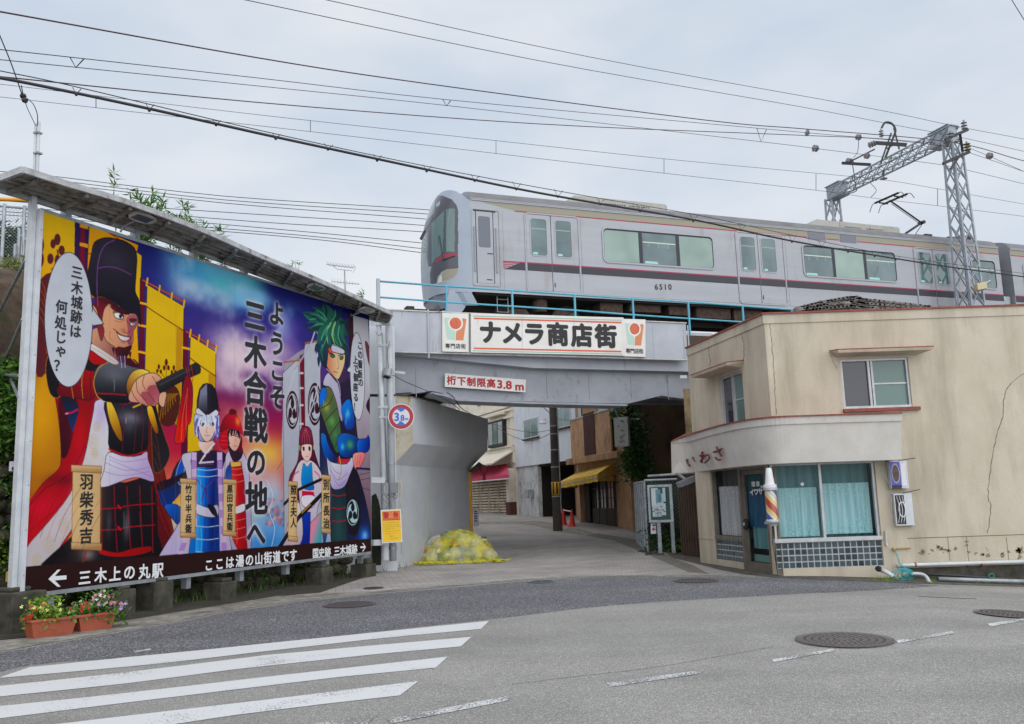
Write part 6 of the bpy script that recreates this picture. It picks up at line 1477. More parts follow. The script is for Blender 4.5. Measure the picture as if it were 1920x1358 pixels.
for i,(y0,x1,y1,x2,y2) in enumerate(((328,420,368,835,396),(335,420,375,835,404),(341,420,381,835,414),(376,480,402,835,426),(382,480,416,835,438),(392,520,430,835,460),(402,560,441,835,471),(408,560,446,835,479))):
    wires.append((f'{["topmost", "second highest", "third", "fourth", "fifth", "sixth", "seventh", "lowest"][i]} of the eight cables strung level behind the billboard roof to the cab',.022,M_wire,[(-40,y0-8,36),(75,y0,36),(x1,y1,37),(x2,y2,38),(1200,y2+34,41)]))
for lb,r,m_,pts in wires:
    path = spline(pts,5,False); v = [P(x,y,D) for x,y,D in path]; v = ([v[0]+(v[0]-v[1]).normalized()*22] if pts[0][0] < 0 or pts[0][1] < 0 else [])+v; v += [v[-1]+(v[-1]-v[-2]).normalized()*22] if pts[-1][0] > 1921 else []
    obj('wire' if r < .03 else 'cable',MB().tube(v,r*.72,5),m_,label=lb,cat='wire',smooth=True)
# hangers and ties
def hanger(pts,lb,r=.008):
    obj('wire_hanger',MB().tube([P(*p) for p in pts],r,4),M_wire,label=lb,cat='wire hanger',group='hangers tying the wires')
for i,(x,ya,yb,D) in enumerate(((180,180,202,27),(582,227,247,28.5),(930,264,288,30),(1245,298,325,32),(1530,326,357,35),(1758,354,386,37))):
    hanger([(x,ya,D),(x,yb,D)],['dropper nearest the white pole','dropper over the middle of the billboard','dropper high above the cab','dropper above the first air conditioner','dropper beside the far mast of the portal','dropper between pantograph and near mast'][i]+', joining the two wires over the track',.013)
for i,(x0,xm,x1,y0,ym,D) in enumerate(((131,142,158,107,127,16.5),(830,837,845,186,199,24),(1419,1427,1437,240,266,29))):
    hanger([(x0,y0,D),(xm,ym,D),(x1,y0+3,D)],['vee-shaped hanger above the white pole','vee-shaped hanger high over the bridge','vee-shaped hanger nearest the portal'][i],.013)
tied = ((143,167,176),(280,196,206),(405,226,233),(517,252,259),(615,272,279),(707,292,300),(800,312,320),(890,330,338),(968,344,354),(1046,358,368),(1125,373,382),(1200,386,395),(1300,403,414),(1390,421,431),(1485,441,453),(1540,452,462),(1590,463,472),(1640,474,480),(1680,481,486),(1730,488,494),(1798,497,504),(1860,506,512))
tie_l = ['lashing ring on the thickest cable '+q for q in ('straight above the white cable pole','above the tallest bamboo shoot','above the low bamboo tuft','above the first title character','above the aerial, the nearer of two','above the green haired lord','above the railing end post','above the cab front','above the cab pillar','over the first passenger door','over the front of the first air conditioner','over the first wide train window','at the end of the first wide train window','over the second passenger door','between second door and second wide window','over the first pane of the second wide window','over the middle pane of the second wide window','over the third pane of the second wide window','at the end of the second wide window','over the third passenger door','against the near lattice mast','over the last small window of the train')]
for i,(x,ya,yb) in enumerate(tied):
    Dq = np.interp(x,[0,280,517,800,960,1090,1300,1480,1680,1920],[10,11.2,12.2,14,15,16,18,20,23,28]); c = P(x,yb+1,Dq)
    mb = MB(); mb.tube([P(x-7,ya-3,Dq),c,P(x+9,ya,Dq)],.006,4); mb.lathe(c-Vector((0,0,.02)),[(.014,0),(.024,.02),(.014,.045)],8)
    obj('cable_tie',mb,M_wire,label=tie_l[i],cat='cable tie',group='ties along the thickest black cable')
ins = thing('stay_insulator',P(48,185,12.4),'pair of small insulators where the stay wire meets the white pole top','insulator')
mb = MB(); c = P(44,182,12.4); mb.lathe(c,[(.02,-.06),(.045,-.03),(.045,.0),(.02,.02),(.045,.04),(.045,.07),(.02,.1)],10,P(54,205,12.4)-c); obj('insulator_body',mb,M_dark,ins)
mb = MB(); mb.tube([P(x,y,12.4) for x,y in ((45,185),(52,205),(67,236))],.006,4); mb.tube([P(x,y,12.4) for x,y in spline([(48,183),(62,195),(70,215),(70,236)],4,False)],.007,4); mb.tube([P(40,160,12.3),P(44,182,12.4)],.008,4); obj('tail_wire',mb,M_wire,ins)
# TV aerial
an = thing('tv_aerial',P(648,545,34),'television aerial with two bristling booms behind the billboard roof','aerial')
obj('pole',MB().tube([P(648,570,34),P(646,506,34)],.03,6),M_galv,an)
mb = MB(); 
def ap(x,y): return P(x,y,34)
mb.tube([ap(612,496),ap(663,502)],.018,5); mb.tube([ap(624,498),ap(632,505),ap(660,508)],.014,5); mb.tube([ap(622,528),ap(674,533)],.018,5)
for k in range(9): x = 616+k*5.5; mb.bar(ap(x,496.5+k*.6-1)-Vector((.0,.35,0)),ap(x,496.5+k*.6-1)+Vector((0,.35,0)),.012)
for k in range(10): x = 622+k*5.6; h = 7-abs(k-1)*.6; mb.tube([ap(x,528.5+k*.5-h),ap(x,528.5+k*.5+h*.8)],.010,4)
for k in range(3): mb.tube([ap(661+k,495+k*3),ap(667,502),ap(662+k,512-k*2)],.010,4)
obj('antenna_boom',mb,M_galv,an)
# ================================================================== BARBER SHOP
DW = 17.0; cX = P(1440,700,DW).x
zST = P(1440,590,DW).z
RW = PL((cX,DW),(cX+1,DW)); lwe = ZP(1288,654,zST); LW = PL((cX,DW),(lwe.x,lwe.y)); 
if LW.n.x > 0: LW.n = -LW.n
RW.n = Vector((0,-1,0))
def rz(x,y): return RW.sz(x,y)
def lz(x,y): return LW.sz(x,y)
M_stucco = mat('cream_stucco',(197,187,169),.92,c2=(187,177,158),ns=1.4,bump=.6,bs=38,dirt=(158,148,130),ds=1.1,dlo=.46,dhi=.75,dstretch=(1.6,1.6,.28))
M_stucw = mat('white_stucco',(206,202,196),.92,c2=(196,191,184),ns=3,bump=.5,bs=60,dirt=(160,154,146),ds=1.6,dlo=.62,dhi=.85)
M_redt = mat('brick_red_flashing',(150,74,58),.6,c2=(116,56,46),ns=8)
M_alum = mat('aluminium_frame',(192,194,196),.4,c2=(172,174,176),ns=5,metal=.3)
M_framed = mat('dull_bronze_aluminium',(128,122,112),.5,c2=(108,102,94),ns=5,metal=.3)
BS = thing('barber_shop',Vector((cX+3,DW+2,-.1)),'two-storey cream stucco barber shop on the corner with a white curved sign band','building')
def R(x0,y0,x1,y1): u0,za = rz(x0,(y0)); u1,zc_ = rz(x1,y1); return u0,u1,zc_,za
def Lr(x0,y0,x1,y1):
    ua,ub = lz(x0,(y0+y1)/2)[0],lz(x1,(y0+y1)/2)[0]; return min(ua,ub),max(ua,ub)
wn = R(1577,673,1706,766); wn = (rz(1579,720)[0],rz(1707,720)[0],rz(1640,765)[1],rz(1640,672)[1])
gl1 = (rz(1457,940)[0],rz(1647,940)[0],rz(1550,1011)[1],rz(1550,866)[1])
til = (rz(1456,1040)[0],rz(1658,1040)[0],rz(1560,1064)[1],rz(1560,1016)[1])
gl1 = (til[0],til[1]-.02,gl1[2],gl1[3]); til = (gl1[0],gl1[1],til[2],gl1[2]-.045)
up = Lr(1350,0,1395,1500); up = (up[0],up[1],lz(1372,800)[1],lz(1372,701)[1])
dr = Lr(1389,0,1442,1960); sw_ = Lr(1336,0,1388,1930)
zgl = gl1
WEND = RW.L+9
mb = MB(); wall(mb,RW,0,13,-.9,zST,[(wn[0],wn[1],wn[2],wn[3]),(gl1[0],gl1[1],til[2],gl1[3])],.13)
LE = LW.L
dz0,dz1 = gh(cX,DW)-.02,gl1[3]
wall(mb,LW,0,LE,-.9,zST,[(up[0],up[1],up[2],up[3]),(dr[0],dr[1],dz0,dz1),(sw_[0],sw_[1],til[2],dz1)],.13)
# rear walls, roof
c0 = RW.at(0,0); c1 = RW.at(13,0); e0_ = LW.at(LE,0); bk = [Vector((c1.x,DW+2.6,0)),Vector((e0_.x+1.5,e0_.y+.9,0))]
for a,b in ((c1,bk[0]),(bk[0],bk[1]),(bk[1],e0_)): mb.poly([Vector((a.x,a.y,-.9)),Vector((b.x,b.y,-.9)),Vector((b.x,b.y,zST)),Vector((a.x,a.y,zST))])
zr_ = zST-.25; mb.concave([Vector((p.x,p.y,zr_)) for p in (c0,c1,bk[0],bk[1],e0_)])
obj('wall',mb,M_stucco,BS)
# parapet band and red flashing
mb = MB(); hb = rz(1440,590)[1]-rz(1440,607)[1]; mb.pbox(RW,-.02,13,zST-hb,zST-.0,0,.02); mb.pbox(LW,.0,LE,zST-hb,zST,.0,.02); obj('parapet_band',mb,M_stucco,BS)
mb = MB(); mb.pbox(RW,-.05,13.05,zST,zST+.035,-.16,.05); mb.pbox(LW,.05,LE+.02,zST,zST+.035,-.16,.05); obj('red_flashing',mb,M_redt,BS)
# dark sheets behind the openings, coloured to stand for the unlit interior
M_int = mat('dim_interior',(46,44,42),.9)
mb = MB(); mb.pbox(RW,.15,3.2,-.05,2.3,-1.6,-1.5); mb.pbox(LW,.2,LE-.3,-.05,2.3,-1.25,-1.2); mb.pbox(RW,wn[0]-.3,wn[1]+.3,wn[2]-.2,wn[3]+.2,-.9,-.8); obj('interior_dark_sheet',mb,M_int,BS)
M_cur = mat('teal_curtain',(108,160,162),.7,c2=(72,122,126),ns=1.2,stretch=(9,9,.4)); M_lace = mat('aqua_lace',(184,224,228),.7,c2=(132,192,198),ns=1.4,stretch=(12,12,.5))
M_lacew = mat('white_lace',(202,204,208),.7,c2=(150,154,160),ns=1.4,stretch=(14,14,.5)); M_curg = mat('grey_curtain',(104,102,98),.7,c2=(84,82,80),ns=2,stretch=(9,9,.4))
M_wing = mat('window_pane',(40,60,66),.04,alpha=.16,spec=.7)
def curtain(name,pl,u0,u1,z0,z1,off,amp,m,par,lace=None,per=.16,seed=0):
    mb = MB(); n = max(8,int((u1-u0)/.02)); nz = 10 if not lace else 2; rr_ = random.Random(seed); k0 = len(mb.v)
    for i in range(n+1):
        u = u0+(u1-u0)*i/n; w = amp*(math.sin(u*2*math.pi/per+1.3*math.sin(u*3.1+seed))+.5*math.sin(u*2*math.pi/(per*.57)))
        for j in range(nz+1): mb.v.append(pl.at(u,z0+(z1-z0)*j/nz,off+w*(.6+.4*(1-j/nz))))
    for i in range(n):
        for j in range(nz): q = i*(nz+1)+j; mb.f.append((q,q+nz+1,q+nz+2,q+1))
    mb.sm = True; o = obj(name,mb,m,par)
    if lace:
        fb = MB()
        for _ in range(int((u1-u0)*420)):
            u = rr_.uniform(u0,u1); tt = abs(rr_.gauss(0,.16)); z = z1-.02-tt*(z1-z0)*.9 if rr_.random() < .5 else z0+.02+tt*(z1-z0)*.9
            if not z0 < z < z1: continue
            r = rr_.uniform(.008,.018); c = pl.at(u,z,off+amp*(math.sin(u*2*math.pi/per+1.3*math.sin(u*3.1+seed))+.5*math.sin(u*2*math.pi/(per*.57)))*(.6+.4*(1-(z-z0)/(z1-z0)))+.007); fb.poly([c+pl.u*r*math.cos(a)+Vector((0,0,r*math.sin(a))) for a in [q*math.pi/3 for q in range(6)]])
        obj('lace_flowers',fb,lace,o)
    return o
M_lf = mat('pale_lace_flower',(168,224,226),.7); M_lfw = mat('white_lace_flower',(224,226,228),.7)
# front window
fw = thing('dummy',(0,0,0),None,None) if False else None
um = rz(1543,940)[0]; zlc = rz(1543,911)[1]
FWo = MB(); 
for a,b in ((gl1[0],gl1[0]+.05),(um-.025,um+.025),(gl1[1]-.05,gl1[1])): FWo.pbox(RW,a,b,gl1[2],gl1[3],-.12,-.04)
FWo.pbox(RW,gl1[0],gl1[1],gl1[3]-.05,gl1[3],-.125,-.035); FWo.pbox(RW,gl1[0]-.02,gl1[1]+.02,gl1[2]-.045,gl1[2]+.03,-.125,.02)
fwo = obj('shop_window',FWo,M_alum,BS,bevel=.004)
for a,b in ((gl1[0]+.05,um-.025),(um+.025,gl1[1]-.05)): obj('pane',MB().poly([RW.at(a,gl1[2]+.03,-.08),RW.at(b,gl1[2]+.03,-.08),RW.at(b,gl1[3]-.05,-.08),RW.at(a,gl1[3]-.05,-.08)]),M_wing,fwo)
curtain('curtain',RW,gl1[0]+.03,gl1[1]-.03,gl1[2],gl1[3],-.34,.025,M_cur,fwo,per=.3,seed=1)
curtain('lace_curtain',RW,gl1[0]+.12,um-.04,gl1[2]+.05,zlc-.02,-.20,.014,M_lace,fwo,M_lf,.12,2); curtain('lace_curtain',RW,um+.06,gl1[1]-.08,gl1[2]+.08,zlc+.04,-.20,.014,M_lace,fwo,M_lf,.13,3)
# glass block tiles
M_tile = glass('dark_glazed_tile',(62,78,84),.12); M_tile2 = glass('dark_glazed_tile_deep',(44,56,62),.1); M_grout = mat('pale_grout',(176,182,184),.9)
def tiles(name,pl,u0,u1,z0,z1,nu,nz,off):
    tb_ = thing if False else None
    g = obj(name,MB().pbox(pl,u0,u1,z0,z1,off-.05,off),M_grout,BS); a = MB(); b = MB(); rr_ = random.Random(nu)
    du,dz = (u1-u0)/nu,(z1-z0)/nz
    for i in range(nu):
        for j in range(nz): (a if rr_.random() < .6 else b).pbox(pl,u0+i*du+.012,u0+(i+1)*du-.012,z0+j*dz+.012,z0+(j+1)*dz-.012,off,off+.006+rr_.uniform(0,.004))
    obj('tile_faces',a,M_tile,g); obj('tile_faces',b,M_tile2,g)
tiles('tile_panel',RW,til[0],til[1],til[2],til[3],17,4,-.03)
# side: small window and its tiles, door
zs1 = til[3]
mb = MB()
for a,b in ((sw_[0],sw_[0]+.05),(sw_[1]-.05,sw_[1])): mb.pbox(LW,a,b,til[2],dz1,-.12,-.03)
mb.pbox(LW,sw_[0],sw_[1],dz1-.05,dz1,-.125,-.025); mb.pbox(LW,sw_[0],sw_[1],zs1-.02,zs1+.045,-.125,-.02)
so_ = obj('side_window',mb,M_framed,BS); obj('pane',MB().poly([LW.at(sw_[0]+.05,zs1+.045,-.08),LW.at(sw_[1]-.05,zs1+.045,-.08),LW.at(sw_[1]-.05,dz1-.05,-.08),LW.at(sw_[0]+.05,dz1-.05,-.08)]),M_wing,so_)
curtain('curtain',LW,sw_[0]+.03,sw_[1]-.03,zs1,dz1,-.3,.02,M_curg,so_,per=.25,seed=5); curtain('lace_curtain',LW,sw_[0]+.06,sw_[1]-.05,zs1+.05,zs1+(dz1-zs1)*.74,-.18,.012,M_lacew,so_,M_lfw,.11,6)
tiles('tile_panel',LW,sw_[0]+.02,sw_[1]-.05,til[2]+.0,zs1-.03,9,4,-.04)
DO = MB()
for a,b in ((dr[0]-.0,dr[0]+.09),(dr[1]-.09,dr[1])): DO.pbox(LW,a,b,dz0,dz1,-.12,.0)
DO.pbox(LW,dr[0],dr[1],dz1-.08,dz1,-.125,.003); dw0,dw1 = dr[0]+.09,dr[1]-.09
dfo = obj('door_frame',DO,M_framed,BS)
DR = MB()
for a,b in ((dw0,dw0+.07),(dw1-.07,dw1)): DR.pbox(LW,a,b,dz0+.02,dz1-.09,-.1,-.05)
DR.pbox(LW,dw0,dw1,dz0+.02,dz0+.2,-.105,-.045); DR.pbox(LW,dw0,dw1,dz1-.17,dz1-.09,-.105,-.045)
do = obj('door',DR,M_framed,BS); obj('pane',MB().poly([LW.at(dw0+.07,dz0+.2,-.075),LW.at(dw1-.07,dz0+.2,-.075),LW.at(dw1-.07,dz1-.17,-.075),LW.at(dw0+.07,dz1-.17,-.075)]),M_wing,do)
M_dcur = mat('deep_blue_door_cloth',(24,92,130),.7,c2=(14,66,100),ns=1.5,stretch=(8,8,.4)); M_dtop = mat('teal_door_cloth',(40,92,100),.7)
hd_ = dz1-dz0
curtain('door_cloth',LW,dw0+.05,dw1-.05,dz0+hd_*.42,dz0+hd_*.78,-.14,.012,M_dcur,do,per=.2,seed=7); curtain('curtain',LW,dw0+.05,dw1-.05,dz0+hd_*.78,dz1-.12,-.15,.012,M_dtop,do,per=.18,seed=8); curtain('curtain',LW,dw0+.12,dw1-.1,dz0+hd_*.22,dz0+hd_*.42,-.16,.012,M_cur,do,per=.1,seed=9)
mb = MB().pbox(LW,dw0+.05,dw1-.05,dz0+.2,dz0+.34,-.2,-.18); obj('step_edge',mb,mat('pale_mat',(110,150,140),.8),do)
hc = LW.hit(1395,983,.02); mb = MB().lathe(hc-LW.n*.07,[(.10,0),(.11,.02),(.11,.05),(.06,.07)],20,LW.n); obj('handle',mb,M_black,do); obj('handle_plate',MB().lathe(hc,[(.035,0),(.03,.012)],12,LW.n),M_alum,do)
mb = MB()
for ch,x,y,h in (('理',1406.5,908,10),('容',1415,907.5,10),('イ',1404,923.5,12.5),('ワ',1412,922.5,12.5),('サ',1420,921.5,12.5)): put_char(mb,LW,ch,x,y,h,bold=.045,off=-.07,wfac=1.5)
obj('lettering',mb,wht,do)
# low rendered plinth strip and joint on left pillar
mb = MB(); mb.pbox(LW,sw_[1]+.02,LE,.55,.58,.0,.012); obj('string_course',mb,M_stucco,BS)
# upper windows
def sash(pl,u0,u1,z0,z1,split,name='window',left_open=False,mull=True):
    mb = MB(); w = .045
    for a,b in ((u0,u0+w),(u1-w,u1)): mb.pbox(pl,a,b,z0,z1,-.11,-.03)
    mb.pbox(pl,u0,u1,z1-w,z1,-.112,-.028); mb.pbox(pl,u0,u1,z0,z0+w,-.112,-.02)
    fo = obj(name,mb,M_alum,BS,bevel=.003); us_ = u0+(u1-u0)*split; F1,F0 = (u0+w,us_-.02) if not left_open else (us_+.06,u1-w),(us_+.06,u1-w) if not left_open else (u0+w,us_-.02)
    mb = MB()
    mb.pbox(pl,us_-.02,us_+.025,z0+w,z1-w,-.09,-.045); mb.pbox(pl,us_+.045,us_+.085,z0+w,z1-w,-.09,-.05); obj('mullion',mb,M_alum,fo)
    zm = z0+(z1-z0)*.49
    obj('dark_pane',MB().poly([pl.at(F1[0],z0+w,-.09),pl.at(F1[1],z0+w,-.09),pl.at(F1[1],z1-w,-.09),pl.at(F1[0],z1-w,-.09)]),glass('dark_sash_pane',(54,54,64),.06),fo)
    for a,b in ((z0+w,zm-.015),(zm+.015,z1-w)): obj('frosted_pane',MB().poly([pl.at(F0[0],a,-.08),pl.at(F0[1],a,-.08),pl.at(F0[1],b,-.08),pl.at(F0[0],b,-.08)]),glass('frosted_green_pane',(88,118,112),.25),fo)
    obj('glazing_bar',MB().pbox(pl,F0[0],F0[1],zm-.015,zm+.015,-.085,-.06),M_alum,fo); return fo
sash(RW,wn[0],wn[1],wn[2],wn[3],.42)
sash(LW,up[0],up[1],up[2],up[3],.48,left_open=True)
# window hoods
def hood(pl,u0,u1,z,pr,name='window_hood'):
    mb = MB(); t = .10; a = [pl.at(u0,z,0),pl.at(u1,z,0),pl.at(u1+.0,z,pr),pl.at(u0,z,pr)]
    mb.slab([pl.at(u0+.12,z,0),pl.at(u1-.12,z,0),pl.at(u1,z+.03,pr),pl.at(u0,z+.03,pr)],(0,0,.0)) if False else None
    q = [pl.at(u0+.14,z,.0),pl.at(u1-.14,z,.0),pl.at(u1-.02,z+.03,pr-.02),pl.at(u0+.02,z+.03,pr-.02)]; q2 = [pl.at(u0,z+t+.02,.0),pl.at(u1,z+t+.02,.0),pl.at(u1,z+t-.02,pr),pl.at(u0,z+t-.02,pr)]
    mb.poly(q); 
    for i in range(4): mb.poly([q[i],q[(i+1) % 4],q2[(i+1) % 4],q2[i]])
    ho = obj(name,mb,M_stucco,BS); obj('hood_flashing',MB().slab([p+Vector((0,0,.001)) for p in q2],(0,0,.022)),M_redt,ho)
hu = (rz(1556,660)[0],rz(1732,655)[0]); hood(RW,hu[0],hu[1],rz(1640,668)[1],.42)
hl = (lz(1394,690)[0]-.05,lz(1330,700)[0]+.15); hood(LW,min(hl),max(hl),up[3]+.06,.4)
obj('window_sill',MB().pbox(RW,wn[0]-.03,wn[1]+.12,wn[2]-.07,wn[2]-.005,-.1,.07),M_redt,BS)
# curved sign band
zT2 = P(1690,776,16.3).z; zB2 = P(1685,862,16.42).z
cvx = [(1258,829),(1285,820),(1310,811.5),(1340,802.5),(1372,794.5),(1402,789),(1430,785.5),(1462,783),(1500,781.5),(1560,779.5),(1620,778),(1690,776)]
tpl = []
for x,y in spline(cvx,4,False):
    q = ZP(x,y,zT2); q = q if q.y < 21.2 else P(x,y,21.2); tpl.append(q)
# smooth the plan
for _ in range(3): tpl = [tpl[0]]+[(tpl[i-1]+tpl[i]*2+tpl[i+1])/4 for i in range(1,len(tpl)-1)]+[tpl[-1]]
nrm = []
for i in range(len(tpl)):
    t = (tpl[min(i+1,len(tpl)-1)]-tpl[max(i-1,0)]); t.z = 0; t.normalize(); nrm.append(Vector((t.y,-t.x,0)))
bot = [Vector((p.x,p.y,zB2))-n*.16 for p,n in zip(tpl,nrm)]
bot[0] = bot[0]+(bot[1]-bot[0]).normalized()*.0
back = []
for i,p in enumerate(tpl):
    q = Vector((p.x,p.y,0)); dR = DW if q.x > cX else None
    if q.x >= cX-.05: b_ = Vector((q.x,DW,0))
    else:
        s_ = max(0,min(LE+.4,(q-LW.o).dot(LW.u))); b_ = LW.at(s_,0)
    back.append(b_)
mb = MB(); K0 = len(tpl)
for i in range(K0-1):
    mb.poly([bot[i],bot[i+1],tpl[i+1],tpl[i]])
mb.sm = True; sb_ = obj('sign_band',mb,M_stucw,BS)
mb = MB()
for i in range(K0-1):
    a,b = back[i],back[i+1]; mb.poly([bot[i]+Vector((0,0,.001)),Vector((a.x,a.y,zB2)),Vector((b.x,b.y,zB2)),bot[i+1]])
for i,(p,q,b) in ((0,(tpl[0],bot[0],back[0])),(-1,(tpl[-1],bot[-1],back[-1]))): mb.poly([q,p,Vector((b.x,b.y,zT2)),Vector((b.x,b.y,zB2))])
obj('sign_band_soffit',mb,M_stucw,BS)
mb = MB(); mt = MB()
for i in range(K0-1):
    n0,n1 = nrm[i],nrm[i+1]; a,b = tpl[i],tpl[i+1]; za_ = Vector((0,0,zT2-.13))
    mb.slab([Vector((a.x,a.y,zT2-.13))-n0*.02,Vector((b.x,b.y,zT2-.13))-n1*.02,b,a],(n0+n1)*.5*.022)
    ba,bb2 = back[i],back[i+1]; mt.slab([a+n0*.05,b+n1*.05,Vector((bb2.x,bb2.y,zT2+.07)),Vector((ba.x,ba.y,zT2+.07))],(0,0,.025))
obj('sign_band_cap',mb,M_stucw,BS); obj('red_flashing',mt,M_redt,BS)
# dark red brush lettering fixed to the curved band
mb = MB(); M_let = mat('dark_red_letters',(110,44,42),.5)
def band_char(strokes,cx_,cy_,s,sl=1):
    for st_,w0,w1 in strokes:
        path = spline(st_,5,False); pts = []
        for x,y in path:
            px_,py_ = cx_+x*s,cy_+y*s*sl
            # nearest facet of the band along the ray
            best = None
            for i in range(K0-1):
                o_ = (tpl[i]+bot[i])/2; n = nrm[i]; d = ray(px_,py_); t = (o_-EYEV).dot(n)/d.dot(n); h = EYEV+d*t
                e_ = tpl[i+1]-tpl[i]; e_.z = 0; k = (h-tpl[i]).dot(e_)/e_.length_squared
                if -.06 <= k <= 1.06: best = h+n*.05; break
            if best: pts.append(best)
        if len(pts) > 1: mb.tube(pts,w0,6,r2=w1)
i_ = [([(-8,-3),(-7,4),(-3,10),(-2,7)],.028,.018),([(4,-6),(6,-2),(8,2)],.026,.014)]
wa = [([(-4,-11),(-4,0),(-5,10)],.028,.02),([(-8,-3),(-2,-5),(-7,8),(0,-2),(7,-5),(9,2),(2,9),(-1,10)],.028,.016)]
sa = [([(-7,-2),(0,-4),(8,-8)],.028,.022),([(-2,-11),(2,-3),(7,5)],.026,.022),([(-4,8),(0,12),(6,12)],.024,.02)]
band_char(i_,1299,864,1.0); band_char(wa,1325,858,1.0); band_char(sa,1350,850,1.0)
obj('lettering',mb,M_let,BS)
# cracks in the render (fine raised tar-like lines)
M_crk = mat('crack_line',(112,98,82),.95)
def wcrack(pl,pts,w=1.4,seed=1,off=.003):
    rr_ = random.Random(seed); s_ = spline(pts,7,False); s_ = [(x+rr_.uniform(-1,1),y) for x,y in s_]; mb = MB()
    for a,b in zip(s_[:-1],s_[1:]):
        w_ = w*rr_.uniform(.5,1.1); mb.poly([pl.hit(a[0]-w_/2,a[1],off),pl.hit(a[0]+w_/2,a[1],off),pl.hit(b[0]+w_/2,b[1],off),pl.hit(b[0]-w_/2,b[1],off)])
    return mb
cr_ = MB()
for pl,pts,w in ((RW,[(1443,607),(1447,640),(1451,690),(1453,740),(1456,778)],1.3),(RW,[(1920,700),(1893,722),(1882,750),(1880,782),(1866,830),(1855,900),(1853,935),(1858,950),(1852,1000)],1.6),(RW,[(1555,655),(1560,672),(1570,692)],1),
                   (LW,[(1327,650),(1331,670),(1332,692)],1.1),(LW,[(1389,622),(1395,650),(1394,676)],1.1)):
    m_ = wcrack(pl,pts,w,int(pts[0][0])); k = len(cr_.v); cr_.v += m_.v; cr_.f += [tuple(k+i for i in f) for f in m_.f]
m_ = MB()
for a,b in (((1620,1010),(1640,1007)),):
    pass
cr_.pbox(RW,rz(1700,1000)[0],13,rz(1780,1007)[1]-.006,rz(1780,1007)[1]+.006,0,.004)
for x in (1778,1813,1888): u_ = rz(x,1020)[0]; cr_.pbox(RW,u_-.004,u_+.004,rz(x,1052)[1],rz(x,1007)[1],0,.0035)
obj('crack',cr_,M_crk,BS)
cb2 = MB(); path = [(1477,787),(1478,800),(1475,815),(1476,830),(1474,850),(1476,868)]
band_char([([((x-1477),(y-787)) for x,y in path],.005,.004)],1477,787,1)
# peeled paint flakes low on the wall
fl_m = MB(); rr = random.Random(12)
for gx_,gy_,n in ((1762,1030,9),(1797,1026,4),(1818,1040,3),(1850,1035,5),(1872,1040,3),(1912,1030,12),(1735,1042,4)):
    for _ in range(n):
        c = RW.hit(gx_+rr.gauss(0,9),gy_+rr.gauss(0,8),.0025); r = rr.uniform(.012,.05); ws_ = [rr.uniform(.25,1.3) for _ in range(11)]; sk_ = rr.uniform(-.6,.6); fl_m.concave([c+RW.u*r*(w_*math.cos(a)+sk_*w_*math.sin(a))*1.2+Vector((0,0,r*w_*math.sin(a))) for w_,a in zip(ws_,[q*math.pi/5.5 for q in range(11)])])
obj('bare_patch',fl_m,mat('bare_cement',(136,122,104),.95),BS)
# dark plinth at the lower right, drain pipes
mb = MB(); zpl = rz(1800,1062)[1]; mb.pbox(RW,rz(1690,1070)[0],13,-.9,zpl,.0,.015); obj('plinth',mb,M_conc,BS)
pp = thing('drain_pipe',RW.at(rz(1800,1060)[0],rz(1800,1060)[1],.1),'long white drain pipe running low along the barber shop wall','pipe'); obj('pipe_run',MB().tube([RW.hit(x,y,.07) for x,y in ((1682,1061),(1700,1060),(1800,1057),(1960,1052))],.035,10),M_white,pp,smooth=True)
for x in (1716,1840): c = RW.hit(x,1059,.07); obj('strap',MB().lathe(c-RW.u*.012,[(.044,0),(.044,.024)],12,RW.u),M_redt,pp)
def loosepipe(lb,pts,r,m): obj('pipe',MB().tube([P(*p) for p in pts],r,10),m,label=lb,cat='pipe',smooth=True)
loosepipe('short white elbow pipe with a black mouth beside the hose',[(1650,1068,16.6),(1662,1073,16.5),(1675,1081,16.4)],.04,M_white); loosepipe('bent white pipe coming out of the ground past the hose',spline([(1690,1077,16.5),(1720,1076,16.4),(1735,1080,16.3),(1743,1092,16.1)],4,False),.03,M_white)
loosepipe('thin dark pipe lying in the gutter under the plinth',[(1720,1076,16.6),(1800,1080,16.5),(1940,1090,16.3)],.022,M_dark); loosepipe('grey pipe on the ground at the bottom of the plinth',[(1760,1086,16.45),(1850,1089,16.4),(1940,1091,16.3)],.04,M_galv)
obj('pipe',MB().lathe(P(1649,1067,16.6),[(.05,0),(.055,.05),(.045,.09)],12,(-.5,-.5,.1)),M_black,label='black rubber mouth on the short elbow pipe',cat='pipe end')
# hose
hs = MB(); hc = G(1692,1084,.0)+Vector((0,0,.06)); M_hose = mat('turquoise_hose',(38,158,164),.4)
path = [RW.hit(1678,1030,.06),RW.hit(1683,1045,.1),RW.hit(1690,1060,.16)]
hc = P(1692,1079,16.45)
for k in range(4):
    r = .22-.05*k
    for a in range(16): th2 = a/16*2*math.pi; path.append(hc+Vector((r*math.cos(th2)+.01*k,-.25*r*math.sin(th2)-.02*k,.62*r*math.sin(th2)*.9+.008*k)))
hs.tube(spline([tuple(p) for p in path],3,False),.009,7); obj('garden_hose',hs,M_hose,label='coiled turquoise hose hanging by the tap at the foot of the wall',cat='hose',smooth=True)
obj('hose_loop',MB().tube(spline([tuple(P(1858,1080,16.4)+Vector((.05*math.cos(a),-.02,.04*math.sin(a)))) for a in [q*.8 for q in range(24)]],2,False),.009,6),mat('green_hose',(30,130,104),.4),label='small green loop of twine tied on the gutter pipe',cat='twine')
